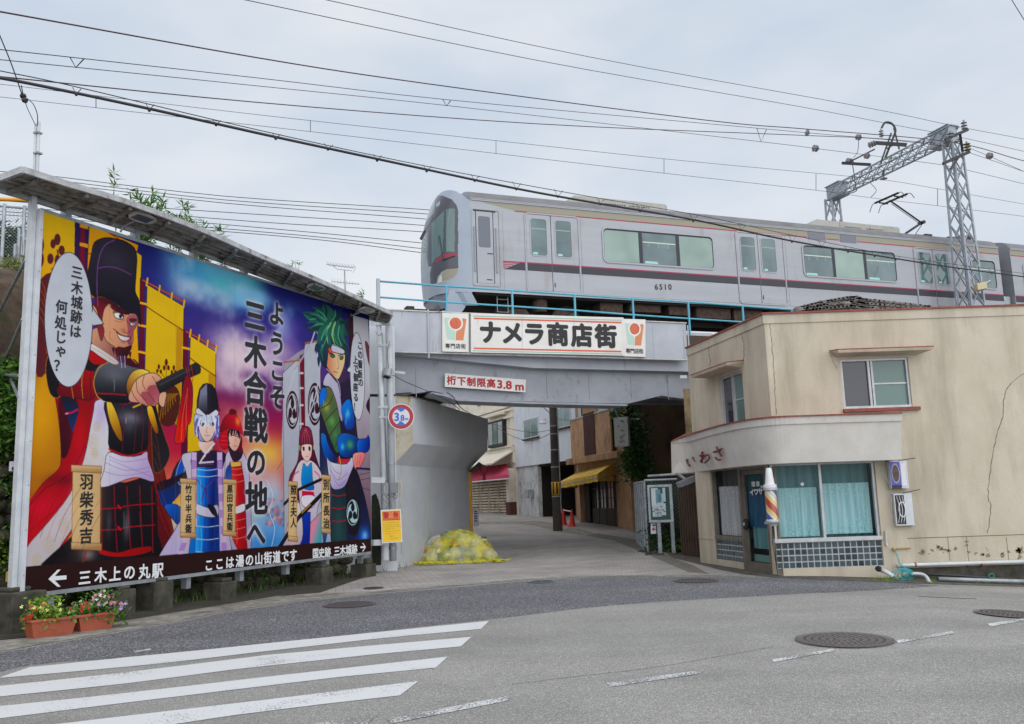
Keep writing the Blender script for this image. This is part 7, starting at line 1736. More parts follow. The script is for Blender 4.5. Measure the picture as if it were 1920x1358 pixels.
tp_ = thing('water_tap',RW.hit(1680,1029,.05),'old brass tap pipe on the wall above the hose coil','tap'); mb = MB(); mb.tube([RW.hit(1676,1029,.03),RW.hit(1707,1028,.03)],.014,8); obj('supply_pipe',mb,mat('brass',(168,140,92),.4,metal=.5),tp_); obj('tap_body',MB().lathe(RW.hit(1676,1034,.05),[(.02,0),(.03,.02),(.03,.05),(.015,.07)],10),MATS['brass'],tp_)
obj('conduit_stub',MB().tube([RW.hit(1661,995,.04),RW.hit(1662,1020,.04),RW.hit(1664,1024,.05)],.022,8),M_stucw,label='short cream conduit on the pillar beside the tiles',cat='conduit')
# barber pole
bc = P(1446,940,16.45); bz0,bz1 = P(1446,983,16.45).z,P(1446,878,16.45).z; bp_ = thing('barber_pole',Vector((bc.x,bc.y,bz0)),'barber pole with diagonal red, yellow and blue stripes under a white cap','barber pole')
def bzz(y): return P(1446,y,16.45).z
def B(z): return Vector((bc.x,bc.y,z))
m = bpy.data.materials.new('barber_stripes'); m.use_nodes = True; T = m.node_tree; n = T.nodes; bs = n['Principled BSDF']; bs.inputs['Roughness'].default_value = .15; bs.inputs['Coat Weight'].default_value = .6
g = n.new('ShaderNodeAttribute'); g.attribute_name = 'turn'; ra_ = n.new('ShaderNodeValToRGB'); T.links.new(g.outputs['Fac'],ra_.inputs[0]); ra_.color_ramp.interpolation = 'CONSTANT'; e = ra_.color_ramp.elements
e[0].color = (*lin((206,202,190)),1); e[1].position = .12; e[1].color = (*lin((214,180,110)),1)
for p_,c_ in ((.25,(166,66,60)),(.47,(214,180,110)),(.6,(206,202,190)),(.68,(70,90,150)),(.9,(206,202,190))): q = e.new(p_); q.color = (*lin(c_),1)
T.links.new(ra_.outputs[0],bs.inputs['Base Color'])
z0,z1 = bzz(974),bzz(919); R_ = .103; mb = MB(); n1_,n2_ = 48,60
for j in range(n2_+1):
    for i in range(n1_): a = i/n1_*2*math.pi; mb.v.append(B(z0+(z1-z0)*j/n2_)+Vector((R_*math.cos(a),R_*math.sin(a),0)))
for j in range(n2_):
    for i in range(n1_): mb.f.append((j*n1_+i,j*n1_+(i+1) % n1_,(j+1)*n1_+(i+1) % n1_,(j+1)*n1_+i))
so_ = obj('striped_cylinder',mb,m,bp_,smooth=True); at_ = so_.data.attributes.new('turn','FLOAT','CORNER'); vals = []
for p in so_.data.polygons:
    for li in p.loop_indices:
        v = so_.data.loops[li].vertex_index; j,i = divmod(v,n1_); vals.append(((i/n1_*-1.0*1-j/n2_*.8+1.42)) % 1.0)
at_.data.foreach_set('value',vals)
M_cap = mat('white_cap',(216,216,220),.35)
obj('top_cap',MB().lathe(B(bzz(914)),[(.118,-.02),(.118,.05),(.088,.06),(.07,.2),(.055,.33),(.04,.355),(.0,.36)],24),M_cap,bp_,autosm=True)
obj('collar',MB().lathe(B(bzz(919)),[(.115,-.01),(.13,0),(.13,.045),(.115,.05)],24),M_alum,bp_); obj('collar',MB().lathe(B(z0-.05),[(.07,-.07),(.09,-.03),(.125,0),(.125,.03),(.11,.05)],24),M_alum,bp_)
mb = MB(); mb.bar(B(z0-.08),Vector((bc.x+.02,DW,z0-.08)),.05,.04); mb.bar(B(bzz(912)),Vector((bc.x,DW,bzz(912))),.05,.04); obj('bracket',mb,M_alum,bp_)
obj('power_lead',MB().tube([B(z0-.1)+Vector((.0,.05,0)),P(1449,1020,16.8),P(1459,1080,16.85)],.007,5),M_black,bp_)
# wall boxes on the right
def wallbox(name,lb,x0,y0,x1,y1,face,dep=.14):
    t = thing(name,RW.hit((x0+x1)/2,y1,.1),lb,'sign box'); u0,za = rz(x0,y0); u1,zb2 = rz(x1,y1); mb = MB().pbox(RW,u0,u1,zb2,za,.02,dep); obj('case',mb,M_white,t,bevel=.006); return t,u0,u1,zb2,za
t,u0,u1,z0,z1 = wallbox('sign_box','small lit-sign box with a purple oval ring beside the sign band end',1661,866,1699,916,None)
m_ = (u1-u0)*.58; obj('purple_face',MB().pbox(RW,u0+.01,u0+m_,z0+.02,z1-.01,.14,.146),mat('purple_enamel',(84,84,176),.4),t)
def oval(u,z,ru,rz_,off): return MB().poly([RW.at(u+ru*math.cos(a),z+rz_*math.sin(a),off) for a in [q*math.pi/12 for q in range(24)]])
obj('pale_oval',oval(u0+m_/2+.005,(z0+z1)/2+.03,m_*.40,(z1-z0)*.36,.148),M_galv,t); obj('rusty_oval',oval(u0+m_/2+.005,(z0+z1)/2+.03,m_*.33,(z1-z0)*.31,.150),mat('rusty_face',(110,76,70),.6,c2=(64,62,72),ns=14),t); obj('dark_label',MB().pbox(RW,u0+.01,u0+m_,z0+.0,z0+.07,.146,.149),M_dark,t)
obj('white_panel',MB().pbox(RW,u0+m_+.01,u1-.04,z0+.05,z1-.05,.14,.147),M_cap,t)
t,u0,u1,z0,z1 = wallbox('sign_box','open white sign box showing its wires and round lamp, under the purple one',1671,926,1711,985,None,.10)
mb = MB().pbox(RW,u0+.02,u0+(u1-u0)*.55,z0+.03,z1-.03,.10,.104); obj('dark_recess',mb,M_dark,t); mb = MB()
for q in range(3): uu = u0+.05+q*.05; mb.tube(spline([tuple(RW.at(uu,z1-.05,.11)),tuple(RW.at(uu+.03,(z0+z1)/2,.13)),tuple(RW.at(uu-.01,z0+.06,.11))],5,False),.006,5)
obj('wires',mb,M_cap,t); obj('round_lamp',MB().tube([RW.at(u0+.13+.06*math.cos(a),(z0+z1)/2+.14*math.sin(a),.115) for a in [q*math.pi/10 for q in range(21)]],.012,6),M_cap,t)
for i,pts in enumerate((((1606,857),(1650,862),(1665,866)),((1672,862),(1690,863),(1716,859)),((1692,925),(1705,922),(1725,918)),((1650,880),(1660,892),(1668,910),(1671,935),(1672,990)))):
    obj('wall_wire',MB().tube([RW.hit(x,y,.1) for x,y in pts],.008,5),M_rub if i < 3 else M_galv,label=['thin dark rod under the white sign band','short rod reaching over the purple sign box','rod sticking out above the open sign box','grey wire looping down the pillar to the sign boxes'][i],cat='rod' if i < 3 else 'wire')
# notice on pillar inside glass etc: white round tag on the window
obj('window_tag',MB().lathe(RW.hit(1504,908,-.07),[(.035,0),(.03,.01)],14,RW.n),M_cap,fwo)
# tiled roof heap behind the parapet
rt = thing('tiled_roof',P(1580,590,19.2),'weathered grey tiled hip roof peeping over the barber shop parapet','roof')
M_kawara = mat('old_grey_roof_tile',(130,124,118),.7,c2=(92,88,84),ns=9,dirt=(128,122,112),ds=9,dlo=.6,dhi=.7)
mb = MB(); rdg = [(1502,582),(1530,574),(1560,568),(1596,562),(1612,566),(1650,570),(1700,576),(1740,581)]
rp_ = [P(x,y,19.3) for x,y in rdg]
ev = [P(x,605,18.6) for x in (1490,1520,1560,1600,1625,1660,1710,1760)]; bv = [p+Vector((0,1.1,-.45)) for p in rp_]
for i in range(len(rdg)-1): mb.poly([rp_[i],rp_[i+1],ev[i+1],ev[i]]); mb.poly([rp_[i],rp_[i+1],bv[i+1],bv[i]])
obj('roof_slope',mb,M_kawara,rt)
mb = MB(); rr = random.Random(4)
fine = spline([tuple(p) for p in rp_],5,False)
for row in range(5):
    for i,q in enumerate(fine):
        e0,e1 = i/len(fine)*(len(ev)-1),0; k = min(int(e0),len(ev)-2); ee = ev[k].lerp(ev[k+1],e0-k); c = Vector(q).lerp(ee,row/5+.06); mb.box(c+Vector((0,0,.02)),Vector((.07,0,rr.uniform(-.012,.012))),Vector((0,.10,-.05)),Vector((0,0,.018+rr.uniform(0,.012))))
obj('tile_courses',mb,M_kawara,rt)
mb = MB()
for i in range(0,len(fine)-1,2): a,b = Vector(fine[i]),Vector(fine[min(i+2,len(fine)-1)]); mb.tube([a+Vector((0,0,.04)),b+Vector((0,0,.03))],.05,8,r2=.06)
mb.lathe(P(1500,588,19.1),[(.13,-.05),(.15,0),(.15,.1),(.1,.14)],14,(-1,-.3,0)); obj('ridge_tiles',mb,M_kawara,rt)
mb = MB(); 
for i in range(7): mb.bar(P(1508+i*6,597-abs(3-i)*1.0,18.9),P(1516+i*6,585-abs(3-i)*.6,19.0),.06,.03)
mb.rock(P(1586,572,19.1),.17,.1,.06,3); obj('loose_tiles',mb,mat('pale_old_tile',(150,144,132),.8,c2=(112,106,98),ns=8),rt)
# weeds at the foot
for i,(x,y,w,lb) in enumerate(((1665,1088,26,'tuft of weeds in front of the hose'),(1860,1094,30,'weeds growing along the gutter near the scene edge'),(1745,1093,8,'tiny weed beside the bent white pipe'))):
    mb = MB(); rr = random.Random(60+i)
    for _ in range(90 if i < 2 else 26):
        p = G(x+rr.gauss(0,w*.5),y+rr.gauss(0,1.2),.0); a = Vector((rr.uniform(-.6,.6),rr.uniform(-.6,.6),rr.uniform(.5,1))).normalized(); mb.poly([p-a.orthogonal()*.008,p+a.orthogonal()*.008,p+a*rr.uniform(.04,.13)])
    obj('weeds',mb,M_leafy,label=lb,cat='weeds',kind='stuff')
# ================================================================== THE LANE BEYOND THE BRIDGE
def house_open(pl,u0,u1,z0,z1,name,m,par,off=0,th=.02): return obj(name,MB().pbox(pl,u0,u1,z0,z1,off-th,off),m,par)
BF = PL((4.25,33.0),(2.72,38.7)); 
if BF.n.x > 0: BF.n = -BF.n
WHp = PL((2.86,38.7),(.0,47.0)); 
if WHp.n.x > 0: WHp.n = -WHp.n
CH = PL((0,47.0),(-2.6,53.5)); 
if CH.n.x > 0: CH.n = -CH.n
def bz(x,y,o=0): return BF.sz(x,y,o)
def q4(pl,pts,off=0): return [pl.hit(x,y,off) for x,y in pts]
M_bro = mat('brown_mortar',(176,140,106),.9,c2=(150,116,86),ns=2,bump=.4,bs=16,dirt=(92,70,52),ds=2,dlo=.5,dhi=.75,dstretch=(1,1,.4))
M_brod = mat('brown_wall_shade_tone',(104,82,62),.9,c2=(84,66,50),ns=1.5,bump=.3,bs=10,dirt=(50,42,34),ds=1.4,dlo=.5,dhi=.7,dstretch=(1,1,.4))  # side wall brown deepened to carry the shade by the bridge
M_wh = mat('pale_grey_mortar',(212,216,224),.9,c2=(198,203,212),ns=1.5,dirt=(142,144,148),ds=1.2,dlo=.58,dhi=.8,dstretch=(1,1,.3))
M_cr = mat('cream_siding',(226,218,202),.9,c2=(212,204,188),ns=2,dirt=(156,140,118),ds=2,dlo=.62,dhi=.8)
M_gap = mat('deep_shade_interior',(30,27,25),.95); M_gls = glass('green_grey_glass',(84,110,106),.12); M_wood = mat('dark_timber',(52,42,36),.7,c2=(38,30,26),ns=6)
# --- brown shop with the yellow awning
b1 = thing('brown_shop',Vector((5,36,.3)),'two-storey brown shop with a yellow awning and old timber glazed doors','building')
zc = 7.3
fp_ = [(4.25,33),(2.72,38.7),(2.9,44),(9,44),(9,33)]
uD0,uD1 = bz(1157,950)[0],bz(1100,950)[0]; zD_ = bz(1150,892)[1]; zb0 = gh(4,34)
mb = MB(); wall(mb,BF,0,BF.L,-.4,zc,[(uD0,BF.L-.1,zb0,zD_)],.35)
for i in range(1,len(fp_)): a,b = fp_[i],fp_[(i+1) % len(fp_)]; (mb.poly([Vector((a[0],a[1],-.4)),Vector((b[0],b[1],-.4)),Vector((b[0],b[1],zc)),Vector((a[0],a[1],zc))]) if i != len(fp_)-1 else None)
mb.concave([Vector((x,y,zc)) for x,y in fp_])
obj('wall',mb,M_bro,b1)
FS = PL((4.25,33),(9,33)); FS.n = Vector((0,-1,0))
obj('side_wall',MB().pbox(FS,.28,4.7,-.4,zc,-.2,0),M_brod,b1); obj('corner_pillar',MB().pbox(FS,-.0,.30,-.4,FS.sz(1160,862)[1],-.3,.03),M_bro,b1)
obj('shop_dark_backing',MB().pbox(BF,uD0,BF.L-.1,zb0-.1,zD_+.1,-1.0,-.9),M_gap,b1)  # near-black sheet stands for the unlit shop behind the doors
# timber doors with small panes
for k in range(4):
    ua = uD0+(uD1-uD0)*k/4+.03; ub = uD0+(uD1-uD0)*(k+1)/4-.03; mb = MB()
    for a,b in ((ua,ua+.05),(ub-.05,ub)): mb.pbox(BF,a,b,zb0,zD_-.05,-.3,-.24)
    mb.pbox(BF,ua,ub,zb0,zb0+.75,-.31,-.23); mb.pbox(BF,ua,ub,zD_-.12,zD_-.04,-.31,-.23)
    for zz in (zb0+1.15,zb0+1.55): mb.pbox(BF,ua,ub,zz,zz+.03,-.3,-.25)
    um_ = (ua+ub)/2; mb.pbox(BF,um_-.012,um_+.012,zb0+.75,zD_-.1,-.3,-.25)
    d = obj('timber_door',mb,M_wood,b1); obj('pane',MB().poly([BF.at(ua+.05,zb0+.75,-.28),BF.at(ub-.05,zb0+.75,-.28),BF.at(ub-.05,zD_-.12,-.28),BF.at(ua+.05,zD_-.12,-.28)]),[M_gls,mat('pinkish_poster_pane',(150,110,116),.3),glass('clear_grey_pane',(112,118,120),.1),glass('dim_pane',(58,62,64),.1)][k],d)
mb = MB()
for k in range(6): ua = uD1+.05+k*.10; mb.pbox(BF,ua,ua+.06,zb0,zD_-.02,-.2,-.14)
obj('timber_shutter',mb,M_wood,b1)
# eave beam, balcony panels, corrugated strip
zE0,zE1 = bz(1167,860)[1],bz(1167,847)[1]; obj('eave_beam',MB().pbox(BF,-.02,BF.L+.1,zE0,zE1,0,.5),M_bro,b1,bevel=.02)
zBl0,zBl1 = zE1+.02,bz(1155,768)[1]; uB0 = bz(1156,800)[0]; uB1 = BF.L
obj('balcony_panel',MB().pbox(BF,uB0,uB1,zBl0,zBl1,.2,.27),mat('tan_balcony_panel',(186,148,114),.9,c2=(164,126,96),ns=3,dirt=(110,76,54),ds=3,dlo=.5,dhi=.75,dstretch=(1,1,.3)),b1)
obj('balcony_rail',MB().pbox(BF,uB0,uB1,zBl1,zBl1+.05,.18,.3),M_galv,b1)
ua,ub = bz(1128,820)[0],bz(1107,820)[0]; mb = MB()
for k in range(12): w = (ub-ua)/12; mb.pbox(BF,ua+k*w+.01,ua+(k+.7)*w,zBl0+.0,zBl1+.12,.27,.31)
mb.pbox(BF,ua,ub,zBl0,zBl1+.1,.27,.28); obj('corrugated_strip',mb,mat('dark_red_corrugated',(84,46,40),.7,c2=(66,36,34),ns=5),b1)
for x0,x1,y in ((1122,1152,775),(1084,1092,780)):
    ua,ub = sorted((bz(x0,y)[0],bz(x1,y)[0])); w_ = obj('window',MB().pbox(BF,ua,ub,zBl1-.6,zBl1+1.3,.0,.02),M_wood,b1); obj('pane',MB().pbox(BF,ua+.06,ub-.06,zBl1-.6,zBl1+1.2,.02,.03),M_gls,w_)
mb = MB(); mb.tube([FS.hit(x,y,.06) for x,y in ((1182,786),(1203,787),(1206,800),(1210,861))],.035,8); obj('vent_pipe',mb,M_white,b1,smooth=True)
# yellow awning
aw = thing('awning',q4(BF,[(1110,890)])[0],'faded yellow cloth awning over the timber doors of the brown shop','awning'); M_yel = mat('faded_yellow_canvas',(226,184,70),.8,c2=(188,150,54),ns=3,bump=.2,bs=8,dirt=(150,118,50),ds=4,dlo=.55,dhi=.75)
TL,TR = BF.hit(1082,886,.02),BF.hit(1151,867,.02); BL,BR_ = BF.hit(1049,904,1.15),BF.hit(1120,889,1.15); dn = Vector((0,0,-.26))
mb = MB()
for i in range(10):
    a,b = TL.lerp(TR,i/10),TL.lerp(TR,(i+1)/10); c,d = BL.lerp(BR_,i/10),BL.lerp(BR_,(i+1)/10); mb.poly([a,b,d,c]); mb.poly([c,d,d+dn*(1+.1*(i % 2)),c+dn*(1.1-.1*(i % 2))])
mb.poly([TR,BR_,BR_+dn,Vector((TR.x,TR.y,(BR_+dn).z))]); mb.poly([TL,BL,BL+dn,Vector((TL.x,TL.y,(BL+dn).z))]); obj('cloth',mb,M_yel,aw)
mb = MB(); mb.tube([TR-Vector((0,0,.5)),BR_+dn*.6],.02,5); mb.tube([TL-Vector((0,0,.5)),BL+dn*.6],.02,5); mb.tube([BL+dn*.5,BR_+dn*.5],.02,5); obj('awning_frame',mb,M_galv,aw)
# hanging vertical sign with worn writing
vs = thing('hanging_sign',P(1164,838,31.8),'tall rusty-edged white sign with worn grey lettering hung before the ivy','sign'); VP = PL(P(1151,800,32.1),P(1177,800,31.7)); VP.n = -VP.n if VP.n.y > 0 else VP.n
za_,zb1 = VP.sz(1160,783)[1],VP.sz(1160,838)[1]
obj('sign_board',MB().pbox(VP,0,VP.L,zb1,za_,-.12,0),mat('chipped_white_enamel',(190,190,186),.5,c2=(176,176,172),ns=4,dirt=(120,112,104),ds=7,dlo=.6,dhi=.68),vs,bevel=.01)
mb = MB(); rr = random.Random(2)
for k,sy in enumerate((789,804,817,829)):
    for _ in range(5): x = 1164+rr.uniform(-5,5); y = sy+rr.uniform(-4,4); a = VP.hit(x,y,.006); b = VP.hit(x+rr.uniform(-5,5),y+rr.uniform(-3,3),.006); mb.bar(a,b,.012,.035,VP.n)
obj('worn_lettering',mb,mat('worn_grey_lettering',(120,132,130),.7),vs); obj('hanger',MB().tube([P(1152,765,32.2),P(1166,800,31.9)],.02,5),M_galv,vs)
# ivy on the brown wall
ivt = thing('climbing_ivy',P(1190,900,32.5),'dark climbing ivy hanging down the brown wall behind the notice board','ivy'); mb = MB(); ms = MB()
for k,(x,y,sx,sz) in enumerate(((1163,768,.4,.3),(1172,785,.45,.5),(1182,810,.5,.6),(1190,795,.5,.5),(1196,815,.5,.5),(1188,835,.45,.5),(1190,855,.45,.5),(1192,875,.6,.5),(1200,868,.5,.4),(1206,880,.5,.4),(1187,888,.45,.4),(1180,860,.3,.5),(1198,845,.3,.4))): leafcloud(mb,[(P(x,y,32.4),(sx,.35,sz))],150,.12,900+k)
obj('foliage',mb,mat('ivy_green',(70,108,48),.6,c2=(38,64,28),ns=4,spec=.3),ivt); ms.tube([P(x,y,32.6) for x,y in ((1184,860),(1188,900),(1192,960),(1194,1010))],.04,5); ms.tube([P(x,y,32.5) for x,y in ((1168,790),(1182,850),(1200,900))],.02,5); obj('stem',ms,MATS['bark'],ivt)
# --- white house with the garage
w1 = thing('white_house',Vector((2.5,43,.4)),'pale grey two-storey house over a dark open garage','building')
def wz(x,y,o=0): return WHp.sz(x,y,o)
zWb = (wz(970,878)[1]+wz(1082,859)[1])/2; zWt = 9.0; uG = wz(1006,930)[0]; zg0 = gh(1.5,43)-.1
mb = MB(); mb.pbox(WHp,-.1,WHp.L,zWb,zWt,-7,0); obj('upper_storey',mb,M_wh,w1)
mb = MB(); mb.pbox(WHp,uG,WHp.L,-.3,zWb,-.3,-.1); obj('ground_wall',mb,mat('grey_white_wall',(200,202,204),.9,c2=(184,186,188),ns=2,dirt=(120,118,114),ds=2),w1)
mb = MB(); mb.pbox(WHp,-.2,uG,-.3,zWb,-5,-4.8); mb.pbox(WHp,-.2,0,-.3,zWb,-5,-.2); mb.pbox(WHp,uG,uG+.1,-.3,zWb-.01,-5,-.31); mb.pbox(WHp,0,uG,zWb-.1,zWb-.02,-5,-.2); obj('garage_dark_lining',mb,M_gap,w1)  # near-black lining on back, sides and ceiling stands for the garage shade
mb = MB(); uq = wz(1066,940)[0]; mb.pbox(WHp,uq-.35,uq+.45,zg0,zg0+2.2,-3.2,-3.1); obj('garage_door',mb,mat('grey_blue_door',(96,104,112),.5),w1)
for x0,y0,x1,y1 in ((984,788,1009.5,820),(1046,766,1071,800)):
    ua,ub = sorted((wz(x0,800)[0],wz(x1,800)[0])); za2 = wz((x0+x1)/2,y1-1)[1]; zb2 = wz((x0+x1)/2,y0-2)[1]; f = obj('window',MB().pbox(WHp,ua-.06,ub+.06,za2-.06,zb2+.05,.0,.05),M_white,w1)
    um_ = (ua+ub)/2
    for a,b in ((ua,um_-.03),(um_+.03,ub)): obj('pane',MB().pbox(WHp,a,b,za2,zb2,.05,.055),M_gls,f)
    obj('sill',MB().pbox(WHp,ua-.12,ub+.12,za2-.14,za2-.07,.0,.14),M_wood,f)
gm = thing('gas_meter',P(989,945,44),'white gas meter with two pipes on the white house wall','meter'); c = WHp.hit(988,926,.2)
obj('meter_body',MB().pbox(WHp,(c-WHp.o).dot(WHp.u)-.22,(c-WHp.o).dot(WHp.u)+.22,c.z-.22,c.z+.22,-.1,.25),M_galv,gm,bevel=.04)
for x in (983,994): obj('pipe',MB().tube([WHp.hit(x,926,.12),WHp.hit(x+1,972,.12)],.03,6),M_white,gm)
# --- cream house with the pink awning and shutter
c1_ = thing('cream_house',Vector((-1,51,.7)),'cream house with moulded cornices and a closed slatted shutter','building')
def cz(x,y,o=0): return CH.sz(x,y,o)
mb = MB(); mb.pbox(CH,0,CH.L+3,-.3,9,-7,0); obj('wall',mb,M_cr,c1_)
mb = MB()
for y in (765,772,785): zz = cz(945,y)[1]; mb.pbox(CH,.0,CH.L+3,zz-.06,zz+.06,0,.16)
for y in (845,838): zz = cz(950,y)[1]; mb.pbox(CH,.0,CH.L+3,zz-.04,zz+.04,0,.1)
ud = cz(961,800)[0]; mb.pbox(CH,ud-.06,ud+.06,3.5,9,0,.1); mb.pbox(CH,.05,.2,3.5,9,0,.1)
obj('cornice',mb,M_cr,c1_)
ua,ub = sorted((cz(921,810)[0],cz(950,810)[0])); z2,z3 = cz(936,838)[1],cz(936,789)[1]; f = obj('window',MB().pbox(CH,ua,ub,z2,z3,.0,.22),M_black,c1_)
for k in range(3): a = ua+.12+(ub-ua-.1)/3*k; obj('pane',MB().pbox(CH,a,a+(ub-ua)/3-.16,z2+.15,z3-.12,.22,.225),glass('curtained_pane',(150,152,152),.2) if k != 1 else M_gls,f)
obj('window_hood',MB().pbox(CH,ua-.1,ub+.1,z3+.25,z3+.36,0,.4),M_cr,c1_)
# shutter
us0,us1 = sorted((cz(957,930)[0],cz(872,930)[0])); zs0_,zs1_ = cz(950,975)[1],cz(950,890)[1]
M_shut = mat('old_slatted_shutter',(214,202,180),.7,c2=(190,176,152),ns=3,dirt=(120,84,52),ds=2.5,dlo=.52,dhi=.72,dstretch=(1,1,.5))
for k in range(5):
    w = (us1-us0)/5; a = us0+k*w; mb = MB(); mb.pbox(CH,a+.01,a+.04,zs0_,zs1_,.05,.14)
    for q in range(15): zz = zs0_+.1+q*(zs1_-zs0_-.1)/15; mb.pbox(CH,a+.05,a+w-.05,zz,zz+.10,.055,.13)
    obj('shutter_leaf',mb,M_shut,c1_)
obj('shutter_dark_backing',MB().pbox(CH,us0-.05,us1+.05,zs0_-.02,zs1_+.05,.01,.05),M_wood,c1_)  # dark backing colours in the shade between the slats
mb = MB(); uqa = cz(962,930)[0]; mb.pbox(CH,max(0,uqa-.25),uqa+.1,zs0_,zs1_+.3,0,.35); obj('pilaster',mb,M_cr,c1_); mb = MB(); mb.pbox(CH,0,.55,zs0_-.05,zs0_+.95,.0,.4); obj('brick_base',mb,mat('dark_red_brick',(96,54,46),.9,c2=(70,40,36),ns=20),c1_)
obj('canopy_slope',MB().slab([CH.at(.05,cz(960,845)[1],.1),CH.at(CH.L+2,cz(960,845)[1],.1),CH.at(CH.L+2,cz(960,868)[1],1.3),CH.at(.05,cz(960,868)[1],1.3)],(0,0,-.08)),M_cr,c1_)
pa = thing('awning',P(930,885,49),'crimson pink awning above the slatted shutter of the cream house','awning'); M_pink = mat('crimson_pink_canvas',(196,60,96),.7,c2=(176,50,86),ns=3)
a0_,a1_ = CH.hit(950,866,.1),CH.hit(868,884,.1); o0,o1 = CH.hit(954,884,1.0),CH.hit(868,904,1.0)
a0_.z = a1_.z = (a0_.z+a1_.z)/2; o0.z = o1.z = (o0.z+o1.z)/2
mb = MB().poly([a0_,a1_,o1,o0]); mb.poly([o0,o1,o1-Vector((0,0,.2)),o0-Vector((0,0,.2))]); mb.poly([a0_,o0,o0-Vector((0,0,.2)),a0_-Vector((0,0,.6))]); obj('cloth',mb,M_pink,pa)
obj('white_trim',MB().bar(o0-Vector((0,0,.2)),o1-Vector((0,0,.2)),.04,.05),M_cap,pa)
# houses closing the far end of the bend, roofs behind
for i,(x0,y0,x1,y1,h,lb) in enumerate(((-12,62,4,58,7.5,'plain far house closing the bend of the lane'),(6,50,16,52,7.0,'far house behind the brown shop'))):
    t = thing('far_house',Vector(((x0+x1)/2,(y0+y1)/2,.5)),lb,'building'); pl = PL((x0,y0),(x1,y1)); pl.n = pl.n if pl.n.y < 0 else -pl.n
    obj('wall',MB().pbox(pl,0,pl.L,0,h,-8,0),M_cr,t); mb = MB(); a,b = pl.at(-.5,h,.5),pl.at(pl.L+.5,h,.5); c,d = pl.at(pl.L+.5,h+2,-4),pl.at(-.5,h+2,-4); e,f = pl.at(pl.L+.5,h,-8.5),pl.at(-.5,h,-8.5); mb.poly([a,b,c,d]); mb.poly([d,c,e,f]); obj('roof',mb,M_kawara,t)
    for k in range(3): obj('window',MB().pbox(pl,2+k*3.5,3.6+k*3.5,4,5.2,0,.05),M_gls,t)
# side of lane: closed box that hides nothing but closes the lane to the west
obj('lane_house',MB().slab([Vector((-2.4,31,-.3)),Vector((-5.4,46,-.3)),Vector((-12,46,-.3)),Vector((-12,31,-.3))],(0,0,6.6)),M_cr,label='blank cream side wall behind the bridge abutment',cat='building')
# utility pole
up_ = thing('utility_pole',P(1044,992,34),'dark concrete utility pole with a yellow and black striped band in the lane','utility pole'); gb_ = G(1046,992); pb2 = P(1046,992,34); pt2 = pb2+Vector((0,0,9.5))
obj('pole_shaft',MB().tube([Vector((pb2.x,pb2.y,0)),pt2],.185,18,r2=.12),mat('dark_pole_concrete',(98,91,84),.8,c2=(78,72,67),ns=3,dirt=(110,104,96),ds=3,dlo=.6,dhi=.75),up_,smooth=True)
zbd = P(1044,928,34).z; zbt = P(1044,904,34).z; mb = MB(); my = MB()
my.lathe(Vector((pb2.x,pb2.y,zbd)),[(.186,0),(.184,zbt-zbd)],24)
for k in range(8):
    a = k*math.pi/4; 
    for s_ in range(3): an_ = a+s_*.1; mb.box(Vector((pb2.x+.187*math.cos(an_),pb2.y+.187*math.sin(an_),(zbd+zbt)/2)),Vector((-.012*math.sin(an_),.012*math.cos(an_),0)),Vector((.003*math.cos(an_),.003*math.sin(an_),0)),Vector((0,0,(zbt-zbd)*.46)))
obj('yellow_band',my,mat('warning_yellow',(212,164,40),.5),up_,smooth=True); obj('black_bar',mb,M_black,up_)
mb = MB()
for y in (800,815,845,877,932): z = P(1044,y,34).z; mb.lathe(Vector((pb2.x,pb2.y,z)),[(.19-.0065*z,0),(.19-.0065*z,.05)],16)
mb.tube([Vector((pb2.x+.15,pb2.y-.1,1)),Vector((pb2.x+.14,pb2.y-.1,8))],.025,6); obj('steel_strap',mb,M_galv,up_)
obj('lamp_arm',MB().bar(P(1016,762,34),P(1034,777,34),.08,.04),M_white,up_)
for i,(pts,lb) in enumerate((((((900,788,38),(960,805,36),(1000,811,35),(1034,806,34))),'upper slack service wire running to the utility pole'),((((920,795,40),(965,820,36),(1000,826,35),(1034,812,34))),'lower slack service wire running to the utility pole'),((((838,736,21.4),(850,745,22),(868,768,25),(910,788,38))),'service wire passing beneath the bridge girder'))):
    obj('wire',MB().tube([P(*p) for p in spline(list(pts),5,False)],.012,4),M_wire,label=lb,cat='wire')
obj('wire',MB().tube([P(*p) for p in spline([(736,703,20.9),(760,716,21),(800,733,21.2),(840,752,21.6),(862,768,23)],5,False)],.011,4),M_wire,label='loose wire drooping from the pipes across the girder',cat='wire')
sl_ = thing('street_lamp',P(1016,795,36),'small round street lamp on the white house front','lamp'); c = P(1017,795,38.5); obj('lamp_shade',MB().lathe(c,[(.17,0),(.16,.06),(.05,.14)],14),M_white,sl_); obj('arm',MB().tube([c+Vector((0,0,.1)),WHp.hit(1022,786,0)],.02,5),M_galv,sl_)
# cones with bar
def cone(x,y,D,lb):
    b = G(x,y) if D is None else Vector((P(x,y,D).x,D,gh(P(x,y,D).x,D))); t = thing('traffic_cone',b,lb,'traffic cone','red cones beside the utility pole'); R2 = mat('cone_red',(206,46,40),.5)
    obj('cone_body',MB().lathe(b+Vector((0,0,.02)),[(.15,0),(.13,.02),(.03,.66),(.0,.67)],18),R2,t,autosm=True); obj('cone_base',MB().box(b+Vector((0,0,.012)),(.19,0,0),(0,.19,0),(0,0,.012)),R2,t); return b
cb1 = cone(1057,978,37.2,'red traffic cone half behind the utility pole'); cb3 = cone(1073,981,36.2,'red traffic cone standing clear of the utility pole')
obj('cone_bar',MB().tube([cb1+Vector((0,0,.62)),cb3+Vector((0,0,.60))],.022,8),M_cap,label='white bar resting across the two red cones',cat='bar')
